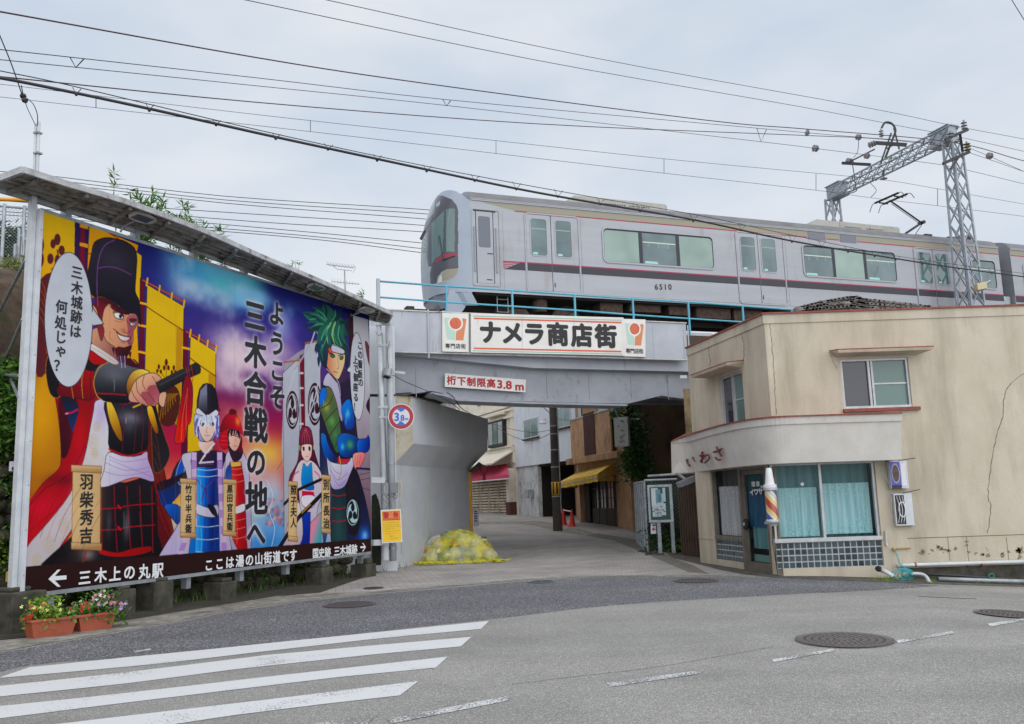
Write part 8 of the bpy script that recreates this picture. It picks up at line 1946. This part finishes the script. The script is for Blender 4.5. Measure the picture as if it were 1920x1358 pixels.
# --- green mesh fence and notice board
gf = thing('green_fence',P(1230,1030,25),'green mesh fence panels with grey posts beside the lane','fence'); M_gr = mat('faded_green_panel',(96,138,124),.7,c2=(76,116,104),ns=3,dirt=(120,132,124),ds=6,dlo=.6,dhi=.7); M_grm = mat('green_mesh_sheet',(44,52,38),.8,c2=(30,38,28),ns=9)
G1 = PL(P(1194,960,27.4),P(1212,960,24.6)); G1.n = G1.n if G1.n.x < 0 else -G1.n; G2 = PL(P(1212,960,24.6),P(1276,960,24.2)); G2.n = G2.n if G2.n.y < 0 else -G2.n
for pl in (G1,G2):
    zt_ = pl.sz(1212,903)[1] if pl is G1 else G2.sz(1240,900)[1]
    mb = MB(); n_ = 5 if pl is G1 else 1
    obj('mesh_panel',MB().pbox(pl,.03,pl.L-.03,-.0,zt_-.04,-.02,0),M_gr if pl is G1 else M_grm,gf)
    for k in range(n_+1): mb.tube([pl.at(pl.L*k/n_,-.3,.03),pl.at(pl.L*k/n_,zt_,.03)],.035,8)
    mb.tube([pl.at(0,zt_,.03),pl.at(pl.L,zt_,.03)],.035,8); obj('fence_frame',mb,M_galv,gf)
mb = MB()
for k in range(-16,40):
    u0 = k*.1
    for s_ in (1,-1):
        a,b = (u0,.1),(u0+s_*1.9,2.0); 
        t0 = max(0,(0-a[0])/(b[0]-a[0]) if s_ > 0 else (G2.L-a[0])/(b[0]-a[0])); t1 = min(1,(G2.L-a[0])/(b[0]-a[0]) if s_ > 0 else (0-a[0])/(b[0]-a[0]))
        if t1 > t0: mb.tube([G2.at(a[0]+(b[0]-a[0])*t0,a[1]+(b[1]-a[1])*t0,.02),G2.at(a[0]+(b[0]-a[0])*t1,a[1]+(b[1]-a[1])*t1,.02)],.006,3,cap=False)
obj('wire_mesh',mb,mat('green_wire',(96,130,112),.6),gf)
nb2 = thing('notice_board',P(1246,1036,23.6),'grey framed notice board on two posts holding blue and white posters','notice board'); NBp = PL(P(1216,960,23.7),P(1263,960,23.5)); NBp.n = NBp.n if NBp.n.y < 0 else -NBp.n
z0,z1 = NBp.sz(1240,980)[1],NBp.sz(1240,909)[1]; W2 = NBp.L
obj('case',MB().pbox(NBp,0,W2,z0,z1,-.1,.02),M_galv,nb2,bevel=.01); obj('backing',MB().pbox(NBp,.06,W2-.08,z0+.07,z1-.06,.02,.024),mat('green_felt',(54,84,78),.9),nb2)
pc_ = [(.08,.40,.42,.97,(196,206,208)),(.30,.5,.55,.93,(110,150,166)),(.10,.10,.34,.44,(188,198,200)),(.36,.1,.55,.52,(200,204,196)),(.56,.45,.68,.80,(150,196,214)),(.66,.55,.80,.97,(186,200,206)),(.56,.14,.78,.50,(196,204,204)),(.44,.56,.58,.78,(90,120,130))]
for k,(a,b,c,d,col) in enumerate(pc_):
    pz = obj('poster',MB().pbox(NBp,.06+a*(W2-.14),.06+c*(W2-.14),z0+.07+b*(z1-z0-.13),z0+.07+d*(z1-z0-.13),.024+.0006*k,.0268+.0006*k),mat(f'poster_paper_{"abcdefgh"[k]}',col,.6,c2=[max(0,q-14) for q in col],ns=6),nb2)
mb = MB(); rr = random.Random(8)
for _ in range(16): u,z = .1+rr.uniform(0,W2*.45),z0+.28+rr.gauss(0,.07); mb.pbox(NBp,u,u+rr.uniform(.04,.14),z,z+rr.uniform(.01,.04),.030,.0305+rr.uniform(0,.001))
obj('blue_print',mb,mat('blue_ink',(62,110,160),.6),nb2); mb = MB()
for _ in range(9): z = z0+.45+_*.045; mb.pbox(NBp,W2*.73,W2*.73+rr.uniform(.03,.07),z,z+.02,.0305,.031)
obj('poster_lines',mb,M_navy,nb2)
for px_ in (1236,1261): c = NBp.hit(px_,1000,-.03); g_ = gh(c.x,c.y); obj('leg',MB().box(Vector((c.x,c.y,(g_-.2+z0+.03)/2)),(.045,0,0),(0,.045,0),(0,0,(z0+.03-g_+.2)/2)),M_galv,nb2)
ar_ = thing('arrow_sign',P(1225,1000,23.9),'small white sign with a red arrow below the notice board','sign'); AP_ = PL(P(1220,990,24),P(1231,990,23.9)); AP_.n = AP_.n if AP_.n.y < 0 else -AP_.n
plate('sign_board',AP_,[(1220.5,982),(1230.5,981.5),(1231,1001),(1221,1001)],.01,.01,M_cap,ar_); obj('arrow',MB().concave([AP_.hit(x,y,.021) for x,y in ((1222,992.5),(1226,988.5),(1226,991.5),(1230,991.5),(1230,993.5),(1226,993.5),(1226,996.5))]),M_red,ar_); obj('black_mark',MB().concave([AP_.hit(x,y,.021) for x,y in ((1223,984),(1229,983.6),(1229,986),(1223,986.3))]),ink,ar_)
# rail and brown shed panel beside the shop
sp = thing('brown_shed',P(1298,1050,22.6),'dark brown sheet metal lean-to between the notice board and the barber shop','shed'); SP_ = PL(P(1274,960,23.2),P(1318,960,22.2)); SP_.n = SP_.n if SP_.n.y < 0 else -SP_.n
mb = MB(); zt_ = SP_.sz(1290,889)[1]; n_ = 24
for k in range(n_): w = SP_.L*1.3/n_; mb.pbox(SP_,k*w,(k+1)*w,-.3,zt_,-.5,.0 if k % 2 else .02)
obj('sheet',mb,mat('brown_sheet',(78,60,50),.6,c2=(64,48,40),ns=2,dirt=(48,38,32),ds=3),sp)
obj('top_beam',MB().tube([P(1215,893,24.1),P(1275,889,23.6),P(1300,887,22.8)],.035,8),M_galv,label='grey pipe rail over the fence and the shed',cat='rail')
mb = MB(); a = P(1268,886,22.6); b = P(1292,905,22.0); mb.bar(a,b,.05,.05); mb.box(P(1288,903,22),(.22,.05,.08),(-.02,.16,0),(-.02,0,.06)); obj('camera_bracket',mb,M_galv,label='grey bracket and lamp tucked under the end of the white sign band',cat='bracket')
# plants by the fence
for i,(x,y,s_,n,lb) in enumerate(((1250,1030,.35,200,'leafy weeds growing under the notice board'),(1275,1036,.32,220,'leafy weeds against the brown lean-to'),(1212,1022,.2,60,'small weeds at the foot of the green fence'))):
    t = thing('weed_clump',G(x,y),lb,'plant'); c = G(x,y)+Vector((0,0,s_*.5)); obj('foliage',leafcloud(MB(),[(c,(s_*1.2,s_*.6,s_))],n,.07,1200+i),M_leaf,t); mb = MB(); rr = random.Random(i)
    for _ in range(8): mb.tube([G(x,y)+Vector((rr.uniform(-.1,.1),0,0)),c+Vector((rr.uniform(-.25,.25),0,rr.uniform(0,.2)))],.005,4)
    obj('stem',mb,M_leafd,t)
mb = MB(); rr = random.Random(31)
for _ in range(20): mb.rock(G(1200+rr.uniform(0,85),1036+rr.uniform(-2,6)+(0)),rr.uniform(.05,.16),rr.uniform(.05,.12),rr.uniform(.03,.07),500+_)
obj('edging_stones',mb,M_conc,label='row of low concrete edging stones in front of the fence',cat='edging')
obj('creeper',leafcloud(MB(),[(G2.at(G2.L*k/7,.3+.3*(k % 2),.06),(.16,.04,.4)) for k in range(8)],90,.06,77),M_leafd,label='dark creeper growing on the green mesh fence',cat='creeper',kind='stuff')
# --- yellow bumper post, box, small sign, tile-eave bracket at the far corner of the abutment
yp = P(881,1000,28.9); yg = gh(yp.x,yp.y); obj('bumper_post',MB().box(Vector((yp.x,yp.y,(yg-.2+P(878,884,28.9).z)/2)),(.10,0,0),(0,.1,0),(0,0,(P(878,884,28.9).z-yg+.2)/2)),mat('bumper_yellow',(222,168,34),.5,c2=(206,150,30),ns=6,dirt=(120,96,60),ds=8,dlo=.66,dhi=.75),label='tall yellow guard post on the far corner of the abutment',cat='post',bevel=.02)
bx = P(902,1011,27.6); gb2 = gh(bx.x,bx.y); mb = MB(); mb.slab([Vector((bx.x-.2,bx.y,gb2)),Vector((bx.x+.16,bx.y,gb2)),Vector((bx.x+.14,bx.y,gb2+.32)),Vector((bx.x-.2,bx.y,gb2+.34))],(0,.4,0)); obj('black_crate',mb,M_black,label='black plastic crate behind the netted rubbish',cat='crate',bevel=.015)
st2 = thing('standing_sign',P(891,987,31),'narrow white standing sign with blue print past the yellow post','sign'); sp2 = PL(P(887,970,31),P(897,970,31.2)); sp2.n = sp2.n if sp2.n.y < 0 else -sp2.n
plate('sign_board',sp2,[(887,952),(896,953),(897,987),(888,988)],0,.03,M_cap,st2); mb = MB()
for y in (958,962,967,971,976): mb.concave([sp2.hit(a,b,.032) for a,b in ((889,y),(895,y+.3),(895,y+2.4),(889,y+2.2))])
obj('print',mb,mat('blue_violet_ink',(84,88,150),.6),st2)
el = thing('hanging_lantern',P(905,880,27.8),'little black tiled eave with a red tassel hanging by the abutment corner','lantern'); mb = MB()
mb.slab([P(x,y,28) for x,y in ((878,884),(898,866),(914,877),(912,884),(896,876),(884,886))],(0,.5,0),conc=True); obj('eave',mb,M_black,el)
obj('tassel',MB().lathe(P(908,901,27.9),[(.05,0),(.05,.2),(.12,.28),(.10,.42),(.03,.48)],12),mat('faded_red_cloth',(150,44,60),.8),el)
# ================================================================== PIPES, SIGNS BY THE ABUTMENT
def stand(name,lb,cat_,parts):
    pass
ps = thing('ladder_stand',P(722,1050,20.8),'white ladder-like pipe frame rising beside the end of the billboard','pipe frame')
obj('upright',MB().tube([P(710,596,20.8),P(715,760,20.8),P(722.5,1050,20.8)],.062,10),M_white,ps,smooth=True); obj('upright',MB().tube([P(716,626,20.9),P(720,760,20.9),P(727,905,20.9)],.022,8),M_galv,ps,smooth=True); obj('foot_sleeve',MB().tube([P(721.5,1012,20.75),P(722.8,1050,20.75)],.085,10),M_white,ps)
mb = MB()
for y,x0,x1 in ((609,703,733),(648,708,733),(764,709,727),(783,711,728)): mb.bar(P(x0,y,20.75),P(x1,y-1,20.75),.04,.05)
mb.bar(P(694,900,20.4),P(720,901,20.7),.08,.13); mb.bar(P(698,1018,20.3),P(722,1017,20.7),.08,.13); obj('cross_tie',mb,M_white,ps)
pi = thing('conduit_pipe',P(736,1052,20.9),'thick grey-white conduit pipe standing against the bridge abutment','pipe'); obj('pipe_run',MB().tube([P(728.5,600,21.0),P(732,760,21.0),P(737,1052,21.0)],.085,14),mat('grey_white_pvc',(186,190,194),.4,c2=(170,174,180),ns=3,dirt=(130,118,104),ds=5,dlo=.62,dhi=.75),pi,smooth=True)
mb = MB()
for y in (872,930,1030): c = P(734.5+(y-930)*.02,y,21.0); mb.lathe(c,[(.1,0),(.1,.06)],14)
obj('pipe_band',mb,M_galv,pi)
obj('conduit_thin',MB().tube([P(748,884,21.2),P(751,960,21.2),P(753,1040,21.3)],.012,6),M_rust,label='thin rusty rod running down the abutment corner',cat='conduit')
sk_ = thing('siren_lamp',P(727,712,20.7),'grey drum-shaped lamp fixed on the pipe frame','lamp'); c = P(727,698,20.75); obj('drum',MB().lathe(c,[(.0,-.12),(.08,-.13),(.10,-.115),(.105,0),(.10,.08),(.06,.10)],20,(.15,.35,1)),M_galv,sk_); obj('lens',MB().lathe(c-Vector((.018,.04,.125)),[(.082,-.004),(.082,0)],18,(.15,.35,1)),M_black,sk_)
obj('strip_light',MB().bar(P(736,697,21.2),P(760,700,21.2),.05,.06),M_white,label='short white strip bracket on the girder above the height sign',cat='bracket')
obj('strip_light',MB().bar(P(1275,707,23.3),P(1288,707,23.3),.05,.08),M_white,label='short white bracket on the girder against the shop wall',cat='bracket')
mt_ = thing('meter_box',P(739,928,20.7),'grey electric meter box strapped to the conduit pipe','meter'); mb = MB(); mb.box(P(739,915,20.75),(.085,0,0),(0,.06,0),(0,0,.12)); obj('box',mb,mat('meter_grey',(130,134,140),.5),mt_,bevel=.01); obj('box_frame',MB().tube([P(x,y,20.8) for x,y in ((744,904),(752,905),(753,927),(745,927))],.014,6),mat('yellowed_plastic',(196,178,130),.5),mt_)
mb = MB()
for k,pts in enumerate((((720,925),(716,935),(728,945),(722,955)),((735,930),(742,935),(745,928)),((725,900),(718,920),(730,940),(735,952)),((716,625),(710,630),(704,622)),((731,640),(726,665),(729,690)))): mb.tube([P(x,y,20.65) for x,y in spline(list(pts),5,False)],.006,4)
obj('loose_wiring',mb,M_wire,label='tangle of thin wires around the meter box',cat='wiring')
# round height limit sign
HS = PL(P(730,781,20.55),P(775,781,20.6)); HS.n = HS.n if HS.n.y < 0 else -HS.n
hs_ = thing('height_sign',HS.hit(752,806),'round red-ringed height limit sign with blue figures on the pipe','sign'); c0_ = HS.hit(752,781.5); rr0 = 24.5*c0_.y/FPX
def disc(r0,r1,off,m,nm_):
    mb = MB(); n = 48; A_ = [c0_+HS.u*r1*math.cos(i*2*math.pi/n)+Vector((0,0,r1*math.sin(i*2*math.pi/n)))+HS.n*off for i in range(n)]
    if r0 == 0: mb.poly(A_)
    else:
        B_ = [c0_+HS.u*r0*math.cos(i*2*math.pi/n)+Vector((0,0,r0*math.sin(i*2*math.pi/n)))+HS.n*off for i in range(n)]
        for i in range(n): mb.poly([A_[i],A_[(i+1) % n],B_[(i+1) % n],B_[i]])
    obj(nm_,mb,m,hs_)
obj('sign_plate',MB().lathe(c0_-HS.n*.02,[(rr0,0),(rr0,.02)],48,HS.n),M_cap,hs_); disc(rr0*.66,rr0*.94,.001,mat('sign_red',(176,28,40),.4),'red_ring')
M_sb = mat('sign_blue',(50,104,200),.4)
obj('blue_wedge',MB().concave([HS.hit(x,y,.0015) for x,y in ((743,766.5),(752,764.8),(761,766.5),(752,773))]),M_sb,hs_); obj('blue_wedge',MB().concave([HS.hit(x,y,.0015) for x,y in ((743,796.5),(752,790),(761,796.5),(752,798.3))]),M_sb,hs_)
mb = MB()
for ch,x,y,h in (('3',743.8,781.5,21),('.',749.6,786,15),('8',754.6,783.5,15),('m',762.5,785,8)): put_char(mb,HS,ch,x,y,h,bold=.035,off=.0022)
obj('lettering',mb,M_sb,hs_)
# yellow warning notice
WS = PL(P(714,985,20.45),P(754,985,20.55)); WS.n = WS.n if WS.n.y < 0 else -WS.n
ws = thing('warning_notice',WS.hit(734,1018),'yellow warning notice with a red heading box tied to the pipes','sign')
plate('notice_border',WS,[(713.5,956.5),(751.5,954.5),(754.5,1016.5),(716,1019)],0,.012,M_cap,ws); plate('notice_face',WS,[(715.5,958.5),(750,956.7),(752.8,1014.8),(717.5,1017)],.0125,.001,mat('notice_yellow',(240,194,28),.5),ws)
plate('heading_box',WS,[(717,960),(749,958.5),(749.8,975),(717.8,976.5)],.014,.0008,M_red,ws); plate('heading_fill',WS,[(718,961),(748.2,959.5),(748.8,974),(718.8,975.5)],.0152,.0008,mat('notice_orange',(226,132,62),.5),ws)
mb = MB(); put_char(mb,WS,'警',724,966.3,10.5,bold=.05,off=.017); put_char(mb,WS,'告',742,965.3,10.5,bold=.05,off=.017)
for k in range(11): x = 720+k*2.5; mb.concave([WS.hit(a,b,.0168) for a,b in ((x,972.2),(x+1.8,972.1),(x+1.8,974),(x,974.1))])
obj('heading_lettering',mb,mat('notice_red',(196,30,34),.5),ws)
mb = MB(); mr = MB(); rr = random.Random(77)
for row,(y,n,t) in enumerate(((980.5,13,0),(984.8,14,0),(988.6,14,0),(992.4,9,0),(997,13,1),(1001,9,1),(1006,3,0),(1010.5,7,0))):
    x0 = 718.6 if row < 5 else (722 if row == 5 else 731)
    for k in range(n):
        x = x0+k*2.3; yy_ = y-(x-718)*.05
        for s_ in range(3): a = WS.hit(x+rr.uniform(0,1.5),yy_+rr.uniform(-1,1),.0145); (mr if t else mb).bar(a,a+WS.u*rr.uniform(-.012,.016)+Vector((0,0,rr.uniform(-.012,.012))),.0045,.002,WS.n)
obj('fine_print',mb,mat('notice_brown_print',(90,70,30),.6),ws); obj('fine_print',mr,MATS['notice_red'],ws)
# black stained slab leaning by the billboard end
mb = MB(); mb.slab([P(x,y,20.9) for x,y in ((697,1060),(697,930),(703,926),(708,938),(713,960),(713,1060))],(0,.15,0),conc=True); obj('dark_board',mb,mat('black_stained_board',(36,38,30),.9,c2=(24,26,20),ns=8,dirt=(54,66,34),ds=8),label='black weathered board standing behind the end of the billboard',cat='board')
mb = MB(); rr = random.Random(41)
for _ in range(7): mb.rock(G(718+_*8,1056)+Vector((0,.5,.05)),.18,.14,.13,800+_)
obj('kerb_stones',mb,M_conc,label='worn dark kerb stones at the foot of the abutment',cat='stones')
# ================================================================== RUBBISH UNDER A NET
gc = G(856,1054); gc.y += .35; 
bags = ((785,1046,.22),(800,1030,.30),(822,1020,.32),(845,1010,.30),(868,1016,.32),(890,1018,.30),(905,1034,.32),(918,1044,.24),(835,1044,.28),(860,1042,.30),(884,1044,.28),(812,1046,.26),(850,1026,.3),(875,1030,.3))
bagc = ((200,200,190),(170,182,160),(214,206,190),(150,168,150),(206,196,170),(186,190,184),(196,172,130),(206,200,180),(140,160,130),(190,196,180),(176,186,170),(210,208,200),(220,214,200),(160,172,150))
lbn = ['half-filled clear rubbish bag at the near tip of the netted heap','pale rubbish bag on the sloping near side of the netted heap','cream rubbish bag just before the top of the netted heap','greenish rubbish bag at the very top of the netted heap','rubbish bag just past the top of the netted heap','rubbish bag on the shoulder of the heap nearest the black crate','tan bag bulging at the far end of the netted heap','smallest bag touching the ground at the far end of the net','green bag at the bottom front middle of the netted heap','pale bag low in the very middle of the netted heap','bag at the bottom front, third from the far end','white bag at the bottom front near the warning notice','brightest white bag in the core of the netted heap','dull green bag behind the middle of the netted heap']
for i,(x,y,r) in enumerate(bags):
    D_ = gc.y+(.15 if y > 1035 else .45)+(.25 if i > 11 else 0); c = P(x,y,D_); c.z = max(c.z,gh(c.x,c.y)+r*.5)
    t = thing('rubbish_bag',c,lbn[i],'rubbish bag','rubbish bags under the yellow net')
    m_ = mat(f'bag_plastic_{"abcdefghijklmn"[i]}',bagc[i],.25,c2=[max(0,q-38) for q in bagc[i]],ns=5,nd=3,bump=.9,bs=9,spec=.6)
    b_ = MB().rock(c,r*1.12,r*.85,r*.8,40+i); o = obj('bag',b_,m_,t); sd = o.modifiers.new('sub','SUBSURF'); sd.levels = sd.render_levels = 2
    tx = bpy.data.textures.get('crumple') or bpy.data.textures.new('crumple','CLOUDS'); tx.noise_scale = .17; dm = o.modifiers.new('crumple','DISPLACE'); dm.texture = tx; dm.strength = .06; dm.texture_coords = 'GLOBAL'
    if i in (1,3,5,6,8,12,4):
        mb = MB(); rr = random.Random(i); 
        for _ in range(5): a = rr.uniform(-1.2,1.2); e_ = rr.uniform(-.5,.8); p = c+Vector((math.sin(a)*r*.92,-math.cos(a)*r*.78*math.cos(e_),math.sin(e_)*r*.7)); mb.rock(p,rr.uniform(.04,.10),.03,rr.uniform(.03,.07),300+_)
        obj('packaging',mb,mat(['red_packaging','orange_packaging','white_packaging'][i % 3],[(206,84,60),(220,160,70),(226,224,214)][i % 3],.4),t)
m = bpy.data.materials.new('yellow_net'); m.use_nodes = True; T = m.node_tree; n = T.nodes; bs = n['Principled BSDF']; bs.inputs['Base Color'].default_value = (*lin((224,216,44)),1); bs.inputs['Roughness'].default_value = .6
g = n.new('ShaderNodeNewGeometry'); no = n.new('ShaderNodeTexNoise'); no.inputs['Scale'].default_value = 4.5; no.inputs['Detail'].default_value = 5; T.links.new(g.outputs['Position'],no.inputs['Vector'])
ra_ = n.new('ShaderNodeMapRange'); T.links.new(no.outputs[0],ra_.inputs[0]); ra_.inputs[1].default_value = .35; ra_.inputs[2].default_value = .65; ra_.inputs[3].default_value = .07; ra_.inputs[4].default_value = .5; T.links.new(ra_.outputs[0],bs.inputs['Alpha'])
netm = MB(); nx_,ny_ = 70,30; gl0 = G(776,1060); gr0 = G(938,1054); ctr = (gl0+gr0)/2; ax1 = (gr0-gl0)*.5; ay1 = Vector((0,1,0))*.75; ctr.y += .50
top_prof = [(-1.0,0),(-.93,.02),(-.85,.12),(-.72,.34),(-.55,.58),(-.3,.76),(-.05,.86),(.2,.84),(.42,.74),(.62,.58),(.78,.40),(.88,.12),(.95,.02),(1,0)]
for j in range(ny_+1):
    v = -1.15+2.3*j/ny_
    for i in range(nx_+1):
        u = -1.0+2*i/nx_; hgt = float(np.interp(u,[p[0] for p in top_prof],[p[1] for p in top_prof])); k = max(0,1-abs(v/1.02)**3.2)**.75
        z = hgt*.92*k; p = ctr+ax1*u+ay1*v*(.55+.45*min(1,hgt*2+.2)); nn = noise.noise(Vector((u*7,v*5,3)))*.07+noise.noise(Vector((u*22,v*9,8)))*.012
        netm.v.append(Vector((p.x,p.y+nn*.6,gh(p.x,p.y)+.02+z+nn*min(1,z*3+.15)+abs(noise.noise(Vector((u*14,v*5,1))))*.05)))
for j in range(ny_):
    for i in range(nx_): q = j*(nx_+1)+i; netm.f.append((q,q+1,q+nx_+2,q+nx_+1))
obj('bird_net',netm,m,smooth=True,label='bright yellow bird net draped over the heap of rubbish bags',cat='net')
# gathered rope-like folds of the net
rf = MB(); rr = random.Random(6)
for k in range(30):
    u0 = rr.uniform(-1,-.55) if k < 14 else rr.uniform(.3,1.0) if k < 24 else rr.uniform(-.5,.3); p0 = ctr+ax1*u0-ay1*1.0; path = []
    for s_ in range(6): q = p0+ax1*(s_*.05*rr.uniform(.4,1.2))+Vector((0,rr.uniform(-.08,.05),0)); q.z = gh(q.x,q.y)+.03+rr.uniform(0,.06)+(.0); path.append(tuple(q))
    rf.tube(spline(path,3,False),.017,5)
obj('net_folds',rf,mat('yellow_net_edge',(206,198,40),.6,c2=(170,162,30),ns=12),label='bunched yellow edge of the net lying on the paving',cat='net edge')
# ================================================================== PLANTERS
M_terra = mat('terracotta_plastic',(176,92,66),.5,c2=(160,80,58),ns=4,dirt=(120,70,54),ds=6,dlo=.6,dhi=.75)
def planter(xa,ya,xb,yb,h,lb):
    a,b = G(xa,ya),G(xb,yb); c = (a+b)/2; u = (b-a); L_ = u.length; u.normalize(); n = Vector((u.y,-u.x,0)); n = n if n.x > 0 else -n; w = .24
    t = thing('flower_planter',c,lb,'planter','terracotta planters'); mb = MB()
    def rect_(z,gx,gy): return [c-n*(w/2)+u*(s*(L_/2+gx))+n*(q*(w/2+gy))+Vector((0,0,z)) for s,q in ((-1,-1),(1,-1),(1,1),(-1,1))]
    r = [rect_(0,-.05,-.03),rect_(h-.03,.0,0),rect_(h-.03,.02,.02),rect_(h,.02,.02),rect_(h,-.01,-.01),rect_(h-.06,-.01,-.015)]
    for k in range(len(r)-1):
        for i in range(4): j = (i+1) % 4; mb.poly([r[k][i],r[k][j],r[k+1][j],r[k+1][i]])
    mb.poly(r[0]); obj('trough',mb,M_terra,t,bevel=.004); obj('potting_soil',MB().poly(r[5]),M_dirt,t); return c-n*(w/2),u,n,h,L_
p1_ = planter(58,1200,144,1189,.235,'terracotta trough planter nearer the white end post'); p2_ = planter(147,1187,217,1178,.225,'terracotta trough planter farther from the white end post')
def flowers(c,rx,ry,rz_,n,leafm,blooms,seed,lb,nb=30,fs=.022):
    t = thing('flowering_plant',c,lb,'plant','flowers in the planters'); rr = random.Random(seed); mb = leafcloud(MB(),[(c+Vector((0,0,rz_*.45)),(rx,ry,rz_))],n,.045,seed,long=1.3); obj('foliage',mb,leafm,t)
    ms = MB(); 
    for _ in range(12): ms.tube([c+Vector((rr.uniform(-.05,.05),rr.uniform(-.03,.03),-.02)),c+Vector((rr.uniform(-rx,rx)*.7,rr.uniform(-ry,ry)*.6,rz_*rr.uniform(.3,.8)))],.004,4)
    obj('stem',ms,M_leafd,t)
    for k,(col,q) in enumerate(blooms):
        bm_ = MB()
        for _ in range(int(nb*q)):
            v = Vector((rr.gauss(0,.5)*rx,rr.gauss(0,.5)*ry,abs(rr.gauss(.15,.3))*rz_+rz_*.55)); p = c+v; nn = Vector((rr.uniform(-.6,.6),-1,rr.uniform(0,.9))).normalized(); a = nn.orthogonal().normalized(); b = nn.cross(a)
            for w in range(5): th3 = w*2*math.pi/5+rr.random(); d_ = a*math.cos(th3)+b*math.sin(th3); e_ = nn.cross(d_); bm_.poly([p,p+d_*fs*.7+e_*fs*.4,p+d_*fs*1.2+nn*.004,p+d_*fs*.7-e_*fs*.4])
        obj('blossom',bm_,mat('petal_%s' % {0: 'red',1: 'pink',2: 'white',3: 'lime',4: 'lilac'}[col],{0: (206,36,44),1: (216,130,160),2: (232,226,220),3: (214,218,120),4: (190,160,220)}[col],.6),t)
def pc2(p,s): c,u,n,h,L_ = p; return c+u*(L_*s)+Vector((0,0,h-.02))
flowers(pc2(p1_,-.18),.22,.13,.20,560,M_leafy,[(3,.9),(0,.25)],1,'lime-flowered bushy plant in the planter nearer the end post'); flowers(pc2(p1_,.30),.18,.12,.09,260,M_leaf,[(3,.2)],2,'low plain green plant filling the rest of the nearer planter'); flowers(pc2(p1_,-.46),.07,.07,.06,40,M_leaf,[(0,.5)],3,'tiny red-flowered sprig spilling over the near tip of the planter',30)
flowers(pc2(p2_,-.28),.18,.12,.12,260,M_leaf,[(0,1.0)],4,'red-flowered plant in the planter farther from the end post'); flowers(pc2(p2_,.18),.24,.14,.21,480,M_leaf,[(1,.8),(2,.6),(4,.5)],5,'tall pink and white flowered plant in the farther planter')
flowers(pc2(p2_,.5)+Vector((.05,.1,-.08)),.14,.1,.14,120,M_leaf,[(4,.6)],6,'lilac sprig trailing over the far end of the planters')
# small conduit boxes on the end post
for i,(x,y,m_,lb) in enumerate(((28,875,M_white,'white wall lamp on the outer side of the billboard end post'),(22,1081,mat('yellow_tag',(190,160,70),.6),'small yellow tag box low on the outer side of the end post'))):
    t = thing('wall_box',P(x,y+8,12.4),lb,'box'); mb = MB(); mb.box(P(x,y,12.4),(.06,.02,0),(-.02,.06,0),(0,0,.07)); obj('case',mb,m_,t,bevel=.01); obj('lens',MB().lathe(P(x-1,y+4,12.32),[(.03,0),(.03,.02)],12,(.1,-1,0)),M_black,t)
# ================================================================== COVERS IN THE ROAD
M_iron = mat('worn_iron_cover',(112,104,102),.6,c2=(94,87,86),ns=14,metal=.3,bump=.4,bs=60)
def cover(x,y,r,lb,m_=None,slots=0,asp=1):
    c = G(x,y); c.z += .012; t = thing('manhole_cover',c,lb,'manhole cover'); s = .062 if c.x > 6 else 0
    def cc(rr_,z,a): p = c+Vector((rr_*math.cos(a),rr_*math.sin(a)*asp,0)); p.z = gh(p.x,p.y)+.014+z; return p
    mb = MB(); n = 48; mb.poly([cc(r*.93,.003,i*2*math.pi/n) for i in range(n)]); obj('lid',mb,m_ or M_iron,t); mb = MB()
    for i in range(n): a,b = i*2*math.pi/n,(i+1)*2*math.pi/n; mb.poly([cc(r,0,a),cc(r,0,b),cc(r,.004,b),cc(r,.004,a)]); mb.poly([cc(r*.95,.004,a),cc(r*.95,.004,b),cc(r,.004,b),cc(r,.004,a)])
    obj('ring_frame',mb,M_iron if not m_ else m_,t); mb = MB()
    if slots:
        for k in range(slots): xx = -r*.8+k*1.6*r/(slots-1); w = math.sqrt(max(.01,r*r*.8-xx*xx)); a,b = c+Vector((xx,-w*asp,.006)),c+Vector((xx,w*asp,.006)); mb.bar(a,b,.018,.004)
    else:
        for rr_ in (.2,.35,.5,.65,.8):
            for k in range(int(50*rr_)): a = k*2*math.pi/int(50*rr_); p = cc(r*rr_,.004,a); mb.box(p,(.012,0,0),(0,.012,0),(0,0,.0015))
    obj('tread_pattern',mb,M_dark,t)
cover(1583,1201.5,.50,'large round iron manhole cover in the main road'); cover(1895,1153,.42,'round iron manhole cover close to the scene edge'); cover(655,1135,.42,'slotted drain cover in the dark asphalt before the billboard',None,16); cover(1016,1092,.26,'small pale blue valve cover at the mouth of the lane',mat('pale_blue_cover',(128,142,150),.5,c2=(100,112,120),ns=12)); cover(1305,1090,.40,'thin dark manhole cover just outside the barber shop'); cover(700,1104,.2,'small dark utility cover in the paving near the billboard end')
# far tree masses behind the railway and beyond the lane, standing on the distant ground
for i,(x,y,h,w,lb) in enumerate(((-38,70,7,9,'far green tree beyond the bank, leftmost'),(-26,78,8,10,'far green tree beyond the bank, nearer the bridge'))):
    t = thing('tree',Vector((x,y,0)),lb,'tree'); rr = random.Random(i); cs = [(Vector((x+rr.gauss(0,w*.3),y+rr.gauss(0,w*.3),h*rr.uniform(.4,1))),(w*.2,w*.2,h*.16)) for _ in range(14)]; obj('crown',leafcloud(MB(),cs,90,.55,1500+i),M_leafd,t); obj('trunk',MB().tube([(x,y,-1),(x,y,h*.6)],.3,8,r2=.15),MATS['bark'],t)
